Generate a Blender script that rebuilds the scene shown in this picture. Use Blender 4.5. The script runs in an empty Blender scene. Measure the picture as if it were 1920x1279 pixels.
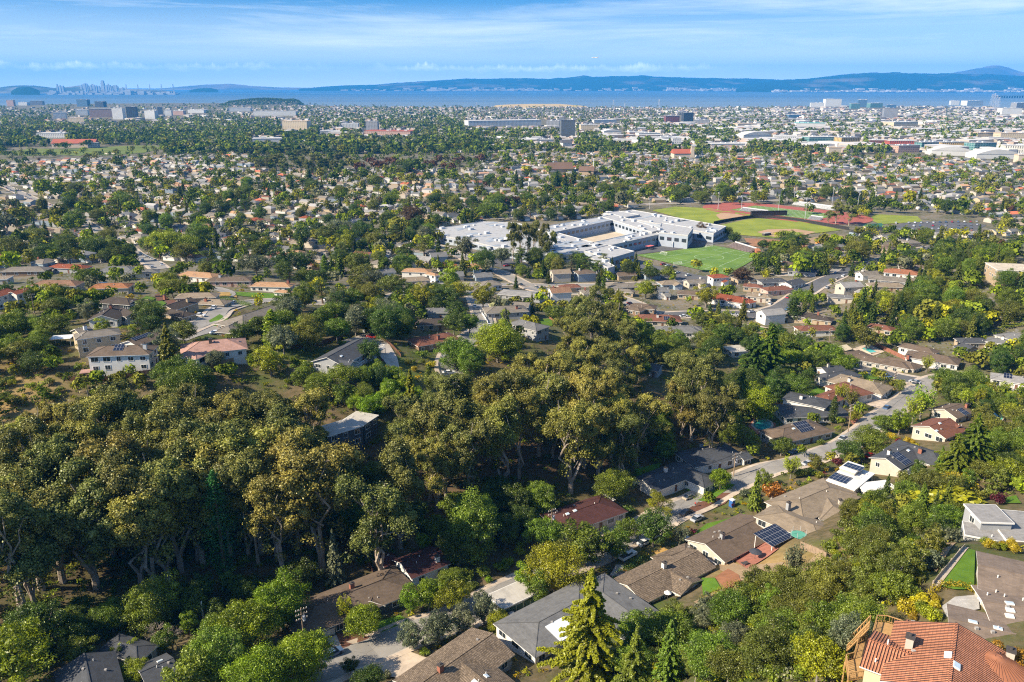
SUN_E=5.0; SKY_E=0.095; HAZE=4.6e-5; HAZEC=(.055,.41,1.0); EXPO=0.95
SKYTINT=(.13,.40,.74); CLOUDC=(6.6,7.1,7.5); CLOUDB=(16.5,16.2,15.8); CLOUDS=(6.,7.,8.4); HORC=(11.,11.4,11.)
import bpy, math, random
import numpy as np
from mathutils import Vector, Matrix
from mathutils.geometry import delaunay_2d_cdt
R = math.radians
random.seed(7); rng = np.random.default_rng(7)
scn = bpy.context.scene
COL = scn.collection
# ---------------------------------------------------------------- camera geometry (photo is 1920 x 1279)
FPX, PITCH, CAMZ = 1493.0, R(17.87), 150.0
cp, sp = math.cos(PITCH), math.sin(PITCH)
def ray(px, py):
    u = (px-960)/FPX; v = (py-639.5)/FPX
    return np.array([u, cp - v*sp, -sp - v*cp])
def proj(P):
    x, y, z = P[0], P[1], P[2]-CAMZ
    d = y*cp - z*sp
    if d <= 1: return (-9999, -9999)
    return (960 + FPX*x/d, 639.5 - FPX*(y*sp + z*cp)/d)
def atdrop(px, py, drop):
    d = ray(px, py); t = drop/(-d[2]); return d[0]*t, d[1]*t, CAMZ-drop
# ---------------------------------------------------------------- terrain
CP = [(100,650,85),(250,640,85),(400,650,85),(300,580,88),(150,590,88),(480,600,88),(0,550,95),(300,510,105),(450,545,104),(100,510,106),
(530,540,106),(600,560,106),(520,640,93),(200,440,128),(450,460,126),(650,500,120),(0,440,126),(700,450,127),(0,750,92),(150,750,93),
(0,660,90),(60,600,90),(600,1000,118),(300,1050,116),(600,1100,118),(0,900,100),(150,950,106),(100,1100,112),(450,940,111),(650,830,103),(700,790,101),
(500,820,100),(300,820,98),(650,1120,117),(790,1060,118),(650,670,90),(700,720,95),(720,660,92),(830,640,100),(950,600,110),(820,690,99),(870,590,108),
(870,920,114),(760,900,113),(1000,800,108),(1000,900,116),(1100,720,113),(1000,700,106),(1250,720,117),(1260,820,117),(1200,900,119),(1350,930,120),(1550,850,121),
(1400,800,121),(1690,740,122),(1600,680,123),(1500,640,124),(1300,640,122),(1150,590,122),(1480,580,125),(1600,510,127),(1750,470,127),(1310,490,127),
(1100,440,128),(800,520,119),(1000,520,125),(900,540,118),(1200,540,126),(1890,510,97),(1920,480,97),(1820,530,107),(1760,560,112),(1700,590,119),(1900,620,116),(1850,640,120),
(1780,660,121),(1880,700,120),(1820,760,118),(1920,760,110),(1890,820,102),(1800,860,103),(1760,830,112),(1700,880,109),(1620,900,110),(1520,960,113),(1380,1010,117),(1250,1080,116),
(1170,1020,120),(1070,1170,115),(950,1130,118),(870,1240,114),(700,1220,116),(400,1200,116),(165,1250,115),(0,1250,113),(450,1279,115),(1450,1130,107),
(1600,1050,98),(1700,960,94),(1850,1000,82),(1850,1090,73),(1790,1080,75),(1830,1060,73),(1760,1105,76),(1812,1030,74),(1870,1150,72),(1800,1165,72),(1925,1100,72),(1925,1040,74),(1740,1220,69),(1900,1220,68),(1900,1150,71),(1640,1180,78),(1580,1240,86),(1450,1240,97),(1250,1250,106),(1100,1260,111),
(960,1400,100),(500,1450,100),(1500,1450,78),(1800,1450,58),(0,1450,100),(-500,650,80),(-500,900,80),(-500,1200,90),(-700,500,110),(2300,700,105),(2300,900,85),(2400,1150,60),(2300,500,95),
(-500,440,127),(2300,430,125),(2300,380,130)]
cw = [atdrop(*c) for c in CP]
for px in range(-700, 2700, 170):
    for d, z in ((820,21.5),(1100,19),(1500,15),(2200,10),(3200,6),(4600,3.2),(6500,2.5)):
        a = math.atan2((px-960)/FPX, 1); cw.append((d*math.sin(a), d*math.cos(a), z))
for a in range(-75, 76, 25):
    cw.append((25*math.sin(R(a)), 25*math.cos(R(a)), 92))
cw = np.array(cw)
CA = np.arctan2(cw[:,0], cw[:,1]); CL = np.log(np.hypot(cw[:,0], cw[:,1])); CZ = cw[:,2]
def shore_y(px):
    return np.interp(px, [-400,0,100,300,420,560,640,800,1200,1500,1600,1920,2400],[195,193,191,191,192,195,199,201.5,202,199,196,196,197])
def shore_d(az):
    px = 960 + FPX*np.tan(np.clip(az,-1.1,1.1))*1.05
    dep = PITCH - np.arctan((639.5-shore_y(px))/FPX)
    return CAMZ/np.tan(dep)
NA, A0, A1 = 501, R(-75), R(75)
LR = np.concatenate([np.arange(math.log(14), math.log(1000), 0.0105), np.arange(math.log(1000), math.log(9000), 0.02)])
AZ = np.linspace(A0, A1, NA)
gA, gL = np.meshgrid(AZ, LR)
num = np.zeros_like(gA); den = np.zeros_like(gA)
for a, l, z in zip(CA, CL, CZ):
    w = 1.0/((gA-a)**2 + (gL-l)**2 + 0.0006)**2
    num += w*z; den += w
GZ = num/den
def blur(A, k, ax):
    P = np.pad(A, [(k,k) if i==ax else (0,0) for i in range(2)], mode='edge'); c = np.cumsum(P, ax); c = np.concatenate([np.zeros_like(c.take([0],ax)), c], ax)
    n = A.shape[ax]; return (c.take(range(2*k+1, 2*k+1+n), ax) - c.take(range(0, n), ax))/(2*k+1)
for _ in range(3):
    GZ = blur(blur(GZ, 7, 0), 8, 1)
gx, gy = np.exp(gL)*np.sin(gA), np.exp(gL)*np.cos(gA)
nz = 0.5*np.sin(gx*0.11+1.3*np.sin(gy*0.05))*np.sin(gy*0.09+0.7) + 0.35*np.sin(gx*0.23+gy*0.17)
GZ += nz*np.clip((700-np.exp(gL))/500, 0, 1)*0.8
sd = shore_d(gA)
GZ = np.where(np.exp(gL) > sd, -4.0, GZ)
def terr(x, y):
    a = (np.arctan2(x, y)-A0)/(A1-A0)*(NA-1); l = np.log(np.maximum(np.hypot(x, y), 14.01))
    j = np.clip(np.searchsorted(LR, l)-1, 0, len(LR)-2)
    fj = np.clip((l-LR[j])/(LR[j+1]-LR[j]), 0, 1)
    a = np.clip(a, 0, NA-1.001); i = a.astype(int) if hasattr(a, 'astype') else int(a); fi = a-i
    return (GZ[j,i]*(1-fi)+GZ[j,i+1]*fi)*(1-fj) + (GZ[j+1,i]*(1-fi)+GZ[j+1,i+1]*fi)*fj
def tz(x, y): return float(terr(np.array([x]), np.array([y]))[0])
TS = np.exp(np.linspace(math.log(30), math.log(9500), 900))
def G(px, py, H=0.0):
    d = ray(px, py); d = d/np.hypot(d[0], d[1])
    P = TS[:,None]*d; f = P[:,2]+CAMZ - terr(P[:,0], P[:,1]) - H
    k = np.nonzero(f < 0)[0]
    if len(k) == 0: return Vector((P[-1,0], P[-1,1], tz(P[-1,0], P[-1,1])))
    k = k[0]
    if k == 0: t = TS[0]
    else: t = TS[k-1] + (TS[k]-TS[k-1])*f[k-1]/(f[k-1]-f[k])
    x, y = d[0]*t, d[1]*t
    return Vector((x, y, tz(x, y)))
def onz(px, py, z):
    d = ray(px, py); t = (z-CAMZ)/d[2]; return Vector((d[0]*t, d[1]*t, z))
# ---------------------------------------------------------------- object helpers
def tag(o, label=None, cat=None, group=None, kind=None):
    if label: o['label'] = label
    if cat: o['category'] = cat
    if group: o['group'] = group
    if kind: o['kind'] = kind
    return o
def empty(name, loc, rz=0):
    o = bpy.data.objects.new(name, None); o.location = loc; o.rotation_euler = (0,0,rz); o.empty_display_size = 0.5
    COL.objects.link(o); return o
class MB:
    def __init__(s): s.v=[]; s.f=[]; s.m=[]; s.uv=[]; s.smooth=False
    def face(s, pts, m=0, uv=None):
        k=len(s.v); s.v += [tuple(p) for p in pts]; s.f.append(tuple(range(k, k+len(pts)))); s.m.append(m)
        s.uv += uv if uv else [(0,0)]*len(pts)
    def box(s, c, d, m=0, rz=0, ax=None):
        if ax is None: ax=(Vector((math.cos(rz),math.sin(rz),0)), Vector((-math.sin(rz),math.cos(rz),0)), Vector((0,0,1)))
        c=Vector(c); X,Y,Z=[ax[i]*(d[i]/2) for i in range(3)]
        P=[c-X-Y-Z,c+X-Y-Z,c+X+Y-Z,c-X+Y-Z,c-X-Y+Z,c+X-Y+Z,c+X+Y+Z,c-X+Y+Z]
        k=len(s.v); s.v += [tuple(p) for p in P]
        for q in ((3,2,1,0),(4,5,6,7),(0,1,5,4),(1,2,6,5),(2,3,7,6),(3,0,4,7)):
            s.f.append(tuple(k+i for i in q)); s.m.append(m)
            if q==(4,5,6,7) or q==(3,2,1,0): s.uv += [(0,0),(d[0],0),(d[0],d[1]),(0,d[1])]
            else:
                w = d[0] if q in ((0,1,5,4),(2,3,7,6)) else d[1]
                s.uv += [(0,0),(w,0),(w,d[2]),(0,d[2])]
    def tube(s, pts, rad, n=6, m=0, cap=True):
        pts=[Vector(p) for p in pts]; k0=len(s.v)
        for i,p in enumerate(pts):
            t=(pts[min(i+1,len(pts)-1)]-pts[max(i-1,0)]); t = t.normalized() if t.length>1e-6 else Vector((0,0,1))
            a=t.orthogonal().normalized(); b=t.cross(a); r=rad[i] if hasattr(rad,'__len__') else rad
            for j in range(n):
                q=2*math.pi*j/n; s.v.append(tuple(p+(a*math.cos(q)+b*math.sin(q))*r))
        for i in range(len(pts)-1):
            for j in range(n):
                s.f.append((k0+i*n+j,k0+i*n+(j+1)%n,k0+(i+1)*n+(j+1)%n,k0+(i+1)*n+j)); s.m.append(m); s.uv+=[(0,0)]*4
        if cap:
            s.f.append(tuple(k0+(len(pts)-1)*n+j for j in range(n))); s.m.append(m); s.uv+=[(0,0)]*n
            s.f.append(tuple(k0+n-1-j for j in range(n))); s.m.append(m); s.uv+=[(0,0)]*n
    def lathe(s, c, prof, n=16, m=0):
        k0=len(s.v)
        for r,z in prof:
            for j in range(n):
                q=2*math.pi*j/n; s.v.append((c[0]+r*math.cos(q),c[1]+r*math.sin(q),c[2]+z))
        for i in range(len(prof)-1):
            for j in range(n):
                s.f.append((k0+i*n+j,k0+i*n+(j+1)%n,k0+(i+1)*n+(j+1)%n,k0+(i+1)*n+j)); s.m.append(m); s.uv+=[(0,0)]*4
    def mesh(s, name, mats):
        me=bpy.data.meshes.new(name); me.from_pydata(s.v,[],s.f)
        for mt in mats: me.materials.append(mt)
        me.polygons.foreach_set('material_index', s.m)
        u=me.uv_layers.new(name='UVMap'); u.data.foreach_set('uv', np.array(s.uv,dtype=np.float32).ravel())
        if s.smooth: me.polygons.foreach_set('use_smooth',[True]*len(s.f))
        me.update(); return me
    def build(s, name, mats, parent=None, loc=(0,0,0), rz=0):
        if not s.f: return None
        o=bpy.data.objects.new(name, s.mesh(name, mats if isinstance(mats,(list,tuple)) else [mats])); o.location=loc; o.rotation_euler=(0,0,rz)
        COL.objects.link(o)
        if parent: o.parent=parent
        return o
def mobj(name, me, parent=None, loc=(0,0,0)):
    o=bpy.data.objects.new(name, me); o.location=loc; COL.objects.link(o)
    if parent: o.parent=parent
    return o
def copy_tree(o, parent=None):
    c=o.copy(); COL.objects.link(c); c.parent=parent
    for ch in o.children: copy_tree(ch, c)
    return c
# ---------------------------------------------------------------- materials
def newmat(name):
    m=bpy.data.materials.new(name); m.use_nodes=True; nt=m.node_tree; nt.nodes.clear()
    out=nt.nodes.new('ShaderNodeOutputMaterial'); return m, nt, out
def N(nt, t, **kw):
    n=nt.nodes.new('ShaderNode'+t)
    for k,v in kw.items():
        if k in n.inputs: n.inputs[k].default_value=v
        else: setattr(n,k,v)
    return n
def L(nt, a, b): nt.links.new(a, b)
def rgba(c): return (c[0],c[1],c[2],1)
def mul(c,k): return tuple(min(1,x*k) for x in c)
def mixc(nt, fac, a, b, mode='MIX'):
    n=nt.nodes.new('ShaderNodeMix'); n.data_type='RGBA'; n.blend_type=mode
    for s,val in ((n.inputs[0],fac),(n.inputs[6],a),(n.inputs[7],b)):
        if isinstance(val,(int,float)): s.default_value=val
        elif isinstance(val,tuple): s.default_value=rgba(val)
        else: L(nt,val,s)
    return n.outputs[2]
def ramp(nt, fac, stops):
    n=nt.nodes.new('ShaderNodeValToRGB'); L(nt,fac,n.inputs[0]); e=n.color_ramp.elements
    e[0].position=stops[0][0]; e[0].color=rgba(stops[0][1]) if isinstance(stops[0][1],tuple) else (stops[0][1],)*3+(1,)
    e[1].position=stops[-1][0]; e[1].color=rgba(stops[-1][1]) if isinstance(stops[-1][1],tuple) else (stops[-1][1],)*3+(1,)
    for p,c in stops[1:-1]:
        x=e.new(p); x.color=rgba(c) if isinstance(c,tuple) else (c,c,c,1)
    return n.outputs[0]
def noise(nt, vec, scale, detail=3, rough=.5):
    n=N(nt,'TexNoise',Scale=scale,Detail=detail,Roughness=rough); L(nt,vec,n.inputs['Vector']); return n.outputs['Fac']
def fin(nt, out, col, rough=.85, spec=.3, bump=None, bd=.05, metal=0):
    b=N(nt,'BsdfPrincipled',Roughness=rough,Metallic=metal); b.inputs['Specular IOR Level'].default_value=spec
    if isinstance(col,tuple): b.inputs['Base Color'].default_value=rgba(col)
    else: L(nt,col,b.inputs['Base Color'])
    if bump is not None:
        bp=N(nt,'Bump',Distance=bd); L(nt,bump,bp.inputs['Height']); L(nt,bp.outputs[0],b.inputs['Normal'])
    L(nt,b.outputs[0],out.inputs[0]); return b
MC={}
def mat(name, c, var=.18, scale=.6, rough=.85, spec=.3, metal=0):
    if name in MC: return MC[name]
    m,nt,out=newmat(name); g=N(nt,'NewGeometry').outputs['Position']
    f=noise(nt,g,scale,5,.6); f2=noise(nt,g,scale*7,2)
    col=mixc(nt, ramp(nt,f,[(.3,0.),(.7,1.)]), mul(c,1-var), mul(c,1+var))
    col=mixc(nt, ramp(nt,f2,[(.35,0.),(.65,1.)]), col, mul(c,1-var*.6), 'MIX') if var>.25 else col
    fin(nt,out,col,rough,spec,metal=metal); MC[name]=m; return m
def roofmat(name, c, kind='shingle'):
    if name in MC: return MC[name]
    m,nt,out=newmat(name); uv=N(nt,'UVMap').outputs[0]; g=N(nt,'NewGeometry').outputs['Position']
    br=N(nt,'TexBrick'); L(nt,uv,br.inputs['Vector'])
    br.inputs['Scale'].default_value=1
    a={'shingle':(.9,.3,.012,.86,1.1,.72),'shake':(.32,.42,.03,.6,1.3,.4),'tile':(.34,.42,.03,.82,1.15,.6),'flat':(6,6,.01,.95,1.05,.8)}[kind]
    br.inputs['Brick Width'].default_value=a[0]; br.inputs['Row Height'].default_value=a[1]; br.inputs['Mortar Size'].default_value=a[2]
    br.inputs['Color1'].default_value=rgba(mul(c,a[3])); br.inputs['Color2'].default_value=rgba(mul(c,a[4])); br.inputs['Mortar'].default_value=rgba(mul(c,a[5]))
    f=noise(nt,g,.35,6,.65)
    col=mixc(nt,ramp(nt,f,[(.3,.78),(.5,1.),(.72,1.22)]),(0,0,0),br.outputs[0])
    n=nt.nodes.new('ShaderNodeMix'); n.data_type='RGBA'; n.blend_type='MULTIPLY'; n.inputs[0].default_value=1
    L(nt,br.outputs[0],n.inputs[6]); L(nt,ramp(nt,f,[(.3,.66),(.5,.92),(.72,1.)]),n.inputs[7]); col=n.outputs[2]
    st=N(nt,'TexNoise',Scale=1.0,Detail=4.0); mp=N(nt,'Mapping'); mp.inputs['Scale'].default_value=(2.2,.25,1); L(nt,uv,mp.inputs[0]); L(nt,mp.outputs[0],st.inputs['Vector'])
    col=mixc(nt,ramp(nt,st.outputs['Fac'],[(.45,0.),(.75,.35)]),col,mul(c,.55))
    bump=None; bd=.03
    if kind=='tile':
        w=N(nt,'TexWave',Scale=.92); w.wave_type='BANDS'; w.bands_direction='X'; L(nt,uv,w.inputs['Vector']); bump=w.outputs['Fac']; bd=.22
        col=mixc(nt,ramp(nt,w.outputs['Fac'],[(0.,.3),(.35,0.)]),col,mul(c,.5))
    elif kind=='shake': bump=br.outputs['Fac']; bd=-.06
    fin(nt,out,col,.85 if kind!='flat' else .7,.25,bump,bd); MC[name]=m; return m
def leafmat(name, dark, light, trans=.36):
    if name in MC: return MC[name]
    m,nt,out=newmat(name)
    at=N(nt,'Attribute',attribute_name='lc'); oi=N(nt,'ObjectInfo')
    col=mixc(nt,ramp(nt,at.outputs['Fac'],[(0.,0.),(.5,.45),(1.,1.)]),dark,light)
    hs=N(nt,'HueSaturation'); mr=N(nt,'MapRange'); mr.inputs['To Min'].default_value=.49; mr.inputs['To Max'].default_value=.53
    L(nt,oi.outputs['Random'],mr.inputs[0]); L(nt,mr.outputs[0],hs.inputs['Hue']); L(nt,col,hs.inputs['Color'])
    mr2=N(nt,'MapRange'); mr2.inputs['To Min'].default_value=.78; mr2.inputs['To Max'].default_value=1.2
    mm=N(nt,'Math',operation='FRACT'); m2=N(nt,'Math',operation='MULTIPLY'); m2.inputs[1].default_value=7.31
    L(nt,oi.outputs['Random'],m2.inputs[0]); L(nt,m2.outputs[0],mm.inputs[0]); L(nt,mm.outputs[0],mr2.inputs[0]); L(nt,mr2.outputs[0],hs.inputs['Value'])
    d=N(nt,'BsdfDiffuse'); t=N(nt,'BsdfTranslucent'); mx=N(nt,'MixShader'); mx.inputs[0].default_value=trans
    L(nt,hs.outputs[0],d.inputs[0]); L(nt,hs.outputs[0],t.inputs[0]); L(nt,d.outputs[0],mx.inputs[1]); L(nt,t.outputs[0],mx.inputs[2])
    gl=N(nt,'BsdfGlossy',Roughness=.45); gl.inputs[0].default_value=(.9,.95,.8,1); m3=N(nt,'MixShader'); m3.inputs[0].default_value=.035
    L(nt,mx.outputs[0],m3.inputs[1]); L(nt,gl.outputs[0],m3.inputs[2]); L(nt,m3.outputs[0],out.inputs[0]); MC[name]=m; return m
def attrmat(name, rough=.9, trans=0):
    m,nt,out=newmat(name); at=N(nt,'Attribute',attribute_name='col')
    if trans:
        d=N(nt,'BsdfDiffuse'); t=N(nt,'BsdfTranslucent'); mx=N(nt,'MixShader'); mx.inputs[0].default_value=trans
        L(nt,at.outputs[0],d.inputs[0]); L(nt,at.outputs[0],t.inputs[0]); L(nt,d.outputs[0],mx.inputs[1]); L(nt,t.outputs[0],mx.inputs[2]); L(nt,mx.outputs[0],out.inputs[0])
    else: fin(nt,out,at.outputs[0],rough,.2)
    return m
def glass(name='window_glass', c=(.03,.04,.05)):
    if name in MC: return MC[name]
    m,nt,out=newmat(name); fin(nt,out,c,.08,.8); MC[name]=m; return m
# ---------------------------------------------------------------- ground sheet
def poly_contains(poly, px, py):
    inside=False; n=len(poly); j=n-1
    for i in range(n):
        xi,yi=poly[i]; xj,yj=poly[j]
        if (yi>py)!=(yj>py) and px < (xj-xi)*(py-yi)/(yj-yi)+xi: inside=not inside
        j=i
    return inside
def make_ground():
    nL=len(LR); V=np.stack([gx,gy,GZ],-1).reshape(-1,3)
    idx=np.arange(nL*NA).reshape(nL,NA)
    F=np.stack([idx[:-1,:-1],idx[:-1,1:],idx[1:,1:],idx[1:,:-1]],-1).reshape(-1,4)
    me=bpy.data.meshes.new('ground'); me.vertices.add(len(V)); me.vertices.foreach_set('co',V.ravel())
    me.loops.add(F.size); me.loops.foreach_set('vertex_index',F.ravel()); me.polygons.add(len(F))
    me.polygons.foreach_set('loop_start',np.arange(0,F.size,4)); me.polygons.foreach_set('use_smooth',np.ones(len(F),bool))
    # what covers the soil: r = dry grass, g = leaf litter, b = town
    d=np.hypot(V[:,0],V[:,1]); den=V[:,1]*cp-(V[:,2]-CAMZ)*sp; den=np.where(den>1,den,1)
    PX=960+FPX*V[:,0]/den; PY=639.5-FPX*(V[:,1]*sp+(V[:,2]-CAMZ)*cp)/den
    C=np.zeros((len(V),4),np.float32); C[:,3]=1
    C[:,2]=np.clip((d-330)/120,0,1)
    for (cx,cy,rx,ry) in ((-10,745,110,60),(-120,720,110,90),(1400,1050,90,50),(1470,1075,80,45),(1640,1040,60,40),(60,870,60,60)):
        C[:,0]=np.maximum(C[:,0],np.clip(1.5-np.hypot((PX-cx)/rx,(PY-cy)/ry),0,1))
    for (cx,cy,rx,ry) in ((500,950,520,150),(1050,820,260,100),(1250,780,120,60)):
        C[:,1]=np.maximum(C[:,1],np.clip(1.6-np.hypot((PX-cx)/rx,(PY-cy)/ry),0,1)*(d<300))
    a=me.color_attributes.new('cover','FLOAT_COLOR','POINT'); a.data.foreach_set('color',C.ravel()); me.update()
    m,nt,out=newmat('soil'); g=N(nt,'NewGeometry').outputs['Position']; at=N(nt,'Attribute',attribute_name='cover'); sp_=N(nt,'SeparateColor'); L(nt,at.outputs['Color'],sp_.inputs[0])
    n1=noise(nt,g,.045,7,.65); n2=noise(nt,g,.5,5,.6); n3=noise(nt,g,.013,5,.6)
    base=mixc(nt,ramp(nt,n2,[(.35,0.),(.65,1.)]),(.085,.075,.035),(.17,.13,.075))
    base=mixc(nt,ramp(nt,n1,[(.45,0.),(.6,1.)]),base,(.075,.10,.025))
    town=mixc(nt,ramp(nt,n1,[(.38,0.),(.62,1.)]),(.085,.09,.035),(.20,.165,.115))
    town=mixc(nt,ramp(nt,n2,[(.5,0.),(.62,1.)]),town,(.2,.19,.18))
    c=mixc(nt,sp_.outputs[2],base,town)
    dry=mixc(nt,ramp(nt,n2,[(.3,0.),(.7,1.)]),(.30,.19,.075),(.42,.29,.13))
    dry=mixc(nt,ramp(nt,n1,[(.35,.6),(.6,0.)]),dry,(.13,.12,.045))
    c=mixc(nt,sp_.outputs[0],c,dry)
    lit=mixc(nt,ramp(nt,n2,[(.3,0.),(.7,1.)]),(.07,.05,.03),(.15,.10,.06)); c=mixc(nt,sp_.outputs[1],c,lit)
    fin(nt,out,c,.95,.1,n2,.25); me.materials.append(m)
    tag(mobj('ground',me),kind='structure')
make_ground()
def water():
    m,nt,out=newmat('bay_water'); g=N(nt,'NewGeometry').outputs['Position']
    mp=N(nt,'Mapping'); mp.inputs['Scale'].default_value=(.00012,.0011,1); L(nt,g,mp.inputs[0])
    f=N(nt,'TexNoise',Scale=1.0,Detail=4.0); L(nt,mp.outputs[0],f.inputs['Vector'])
    col=mixc(nt,ramp(nt,f.outputs['Fac'],[(.35,0.),(.65,1.)]),(.03,.08,.14),(.10,.15,.18))
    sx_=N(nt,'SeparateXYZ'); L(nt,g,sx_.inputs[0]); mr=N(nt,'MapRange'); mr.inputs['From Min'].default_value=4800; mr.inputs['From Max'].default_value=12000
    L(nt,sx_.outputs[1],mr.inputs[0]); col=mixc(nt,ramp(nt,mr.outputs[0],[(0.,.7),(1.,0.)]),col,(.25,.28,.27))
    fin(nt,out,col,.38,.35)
    b=MB(); n=24
    for i in range(n):
        for j in range(n):
            x0=-38000+i*76000/n; x1=x0+76000/n; y0=3500+j*28000/n; y1=y0+28000/n
            b.face([(x0,y0,0),(x1,y0,0),(x1,y1,0),(x0,y1,0)])
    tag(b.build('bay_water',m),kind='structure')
water()
def terr_v(pts): 
    a=np.array(pts); return terr(a[:,0],a[:,1])
LAWNPX=[]
def drape(name, poly, m, off=.12, step=4., kind='structure', world=False, parent=None, zfix=None):
    if not world: LAWNPX.append([tuple(q[:2]) for q in poly])
    P=[Vector(p[:2]) for p in poly] if world else [G(*p).to_2d() for p in poly]
    xs=[p.x for p in P]; ys=[p.y for p in P]; inn=[]
    W=[(p.x,p.y) for p in P]
    x=min(xs)+step/2
    while x<max(xs):
        y=min(ys)+step/2
        while y<max(ys):
            if poly_contains(W,x,y): inn.append(Vector((x,y)))
            y+=step
        x+=step
    n=len(P); E=[]; B=[]
    for i in range(n):
        a,b=P[i],P[(i+1)%n]; k=max(1,int((b-a).length/step)); B += [a+(b-a)*(j/k) for j in range(k)]
    E=[(i,(i+1)%len(B)) for i in range(len(B))]
    v,e,f,_,_,_=delaunay_2d_cdt(B+inn,E,[],1,1e-4)
    z=terr_v([(p.x,p.y) for p in v])+off if zfix is None else [zfix]*len(v)
    mb=MB(); mb.v=[(p.x,p.y,float(q)) for p,q in zip(v,z)]; mb.f=[tuple(t) for t in f]; mb.m=[0]*len(f); mb.uv=[(v[i].x,v[i].y) for t in f for i in t]
    # make normals face up
    for i,t in enumerate(mb.f):
        a,b,c=(Vector(mb.v[k]) for k in t[:3])
        if (b-a).cross(c-a).z<0: mb.f[i]=tuple(reversed(t))
    o=mb.build(name,m,parent)
    if o and kind: tag(o,kind=kind)
    return o
ROADS=[]  # world polylines with half width, for keeping things off them
def smooth(P, seg=5.):
    out=[]
    n=len(P)
    for i in range(n-1):
        p0,p1,p2,p3=P[max(i-1,0)],P[i],P[i+1],P[min(i+2,n-1)]
        k=max(2,int((p2-p1).length/seg))
        for j in range(k):
            t=j/k; out.append(.5*((2*p1)+(p2-p0)*t+(2*p0-5*p1+4*p2-p3)*t*t+(3*p1-p0-3*p2+p3)*t**3))
    out.append(P[-1]); return out
def strip(name, P, w0, w1, m, off, nx=4, kind='structure', wall=0, parent=None):
    """a band from offset w0 to w1 (metres, right positive) along world polyline P"""
    mb=MB(); rows=[]
    for i,p in enumerate(P):
        t=(P[min(i+1,len(P)-1)]-P[max(i-1,0)]).normalized(); nn=Vector((t.y,-t.x)); rows.append([p+nn*(w0+(w1-w0)*j/nx) for j in range(nx+1)])
    flat=[q for r in rows for q in r]; z=terr_v([(q.x,q.y) for q in flat])
    # level across
    z=z.reshape(len(rows),nx+1); z=z*.0+np.maximum(z,z.mean(1,keepdims=True))+off
    k=nx+1
    mb.v=[(q.x,q.y,float(zz)) for q,zz in zip(flat,z.ravel())]
    for i in range(len(P)-1):
        for j in range(nx):
            a=i*k+j; mb.f.append((a,a+1,a+k+1,a+k)); mb.m.append(0); mb.uv+=[(0,i),(1,i),(1,i+1),(0,i+1)]
        if wall:
            for j,s in ((0,1),(nx,-1)):
                a=i*k+j; b=len(mb.v); mb.v+=[mb.v[a],mb.v[a+k],(mb.v[a+k][0],mb.v[a+k][1],mb.v[a+k][2]-wall),(mb.v[a][0],mb.v[a][1],mb.v[a][2]-wall)]
                mb.f.append((b,b+1,b+2,b+3) if s>0 else (b+3,b+2,b+1,b)); mb.m.append(0); mb.uv+=[(0,0)]*4
    if rows and True:
        a,b,c=(Vector(mb.v[q]) for q in mb.f[0][:3])
        if (b-a).cross(c-a).z<0: mb.f=[tuple(reversed(q)) for q in mb.f]
    o=mb.build(name,m,parent); 
    if kind: tag(o,kind=kind)
    return o
def asphalt(name,c):
    if name in MC: return MC[name]
    m,nt,out=newmat(name); g=N(nt,'NewGeometry').outputs['Position']
    f=noise(nt,g,.12,6,.7); f2=noise(nt,g,1.5,4)
    col=mixc(nt,ramp(nt,f,[(.3,0.),(.7,1.)]),mul(c,.8),mul(c,1.18)); 
    v=N(nt,'TexVoronoi',Scale=.16); v.feature='DISTANCE_TO_EDGE'; L(nt,g,v.inputs['Vector'])
    col=mixc(nt,ramp(nt,v.outputs[0],[(0.,.75),(.012,0.)]),col,mul(c,.42))
    col=mixc(nt,ramp(nt,f2,[(.6,0.),(.75,.4)]),col,mul(c,.65))
    fin(nt,out,col,.9,.2); MC[name]=m; return m
ASPH=asphalt('asphalt',(.27,.255,.235)); ASPH2=asphalt('asphalt_dark',(.115,.115,.12)); CONC=mat('concrete',(.42,.38,.33),.2,.4); CONC2=mat('concrete_warm',(.46,.38,.30),.2,.5)
BRICKP=mat('brick_paving',(.32,.13,.09),.25,.8); TANP=mat('tan_earth',(.34,.24,.14),.3,.3)
def lawnmat(name,c,sc=.25):
    if name in MC: return MC[name]
    m,nt,out=newmat(name); g=N(nt,'NewGeometry').outputs['Position']
    f=noise(nt,g,sc,5,.6); f2=noise(nt,g,4,3)
    col=mixc(nt,ramp(nt,f,[(.3,0.),(.7,1.)]),mul(c,.75),(c[0]*1.45,c[1]*1.2,c[2]*1.1)); col=mixc(nt,ramp(nt,f2,[(.3,.35),(.6,0.)]),col,mul(c,.6))
    fin(nt,out,col,.9,.15,f2,.05); MC[name]=m; return m
LAWN=lawnmat('lawn_green',(.09,.19,.02)); LAWN2=lawnmat('lawn_field',(.21,.275,.045),.05); TURF=lawnmat('turf_green',(.125,.235,.05),.05); GOLFG=lawnmat('golf_grass',(.13,.18,.04),.02); DRYL=lawnmat('dry_lawn',(.36,.26,.09))
DIRT=mat('infield_dirt',(.42,.27,.16),.12,.1); TRACK=mat('track_red',(.34,.10,.075),.1,.1); WHITE=mat('white_paint',(.78,.78,.76),.04,1.)
BARE=mat('bare_earth',(.33,.17,.09),.3,.15)
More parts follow.
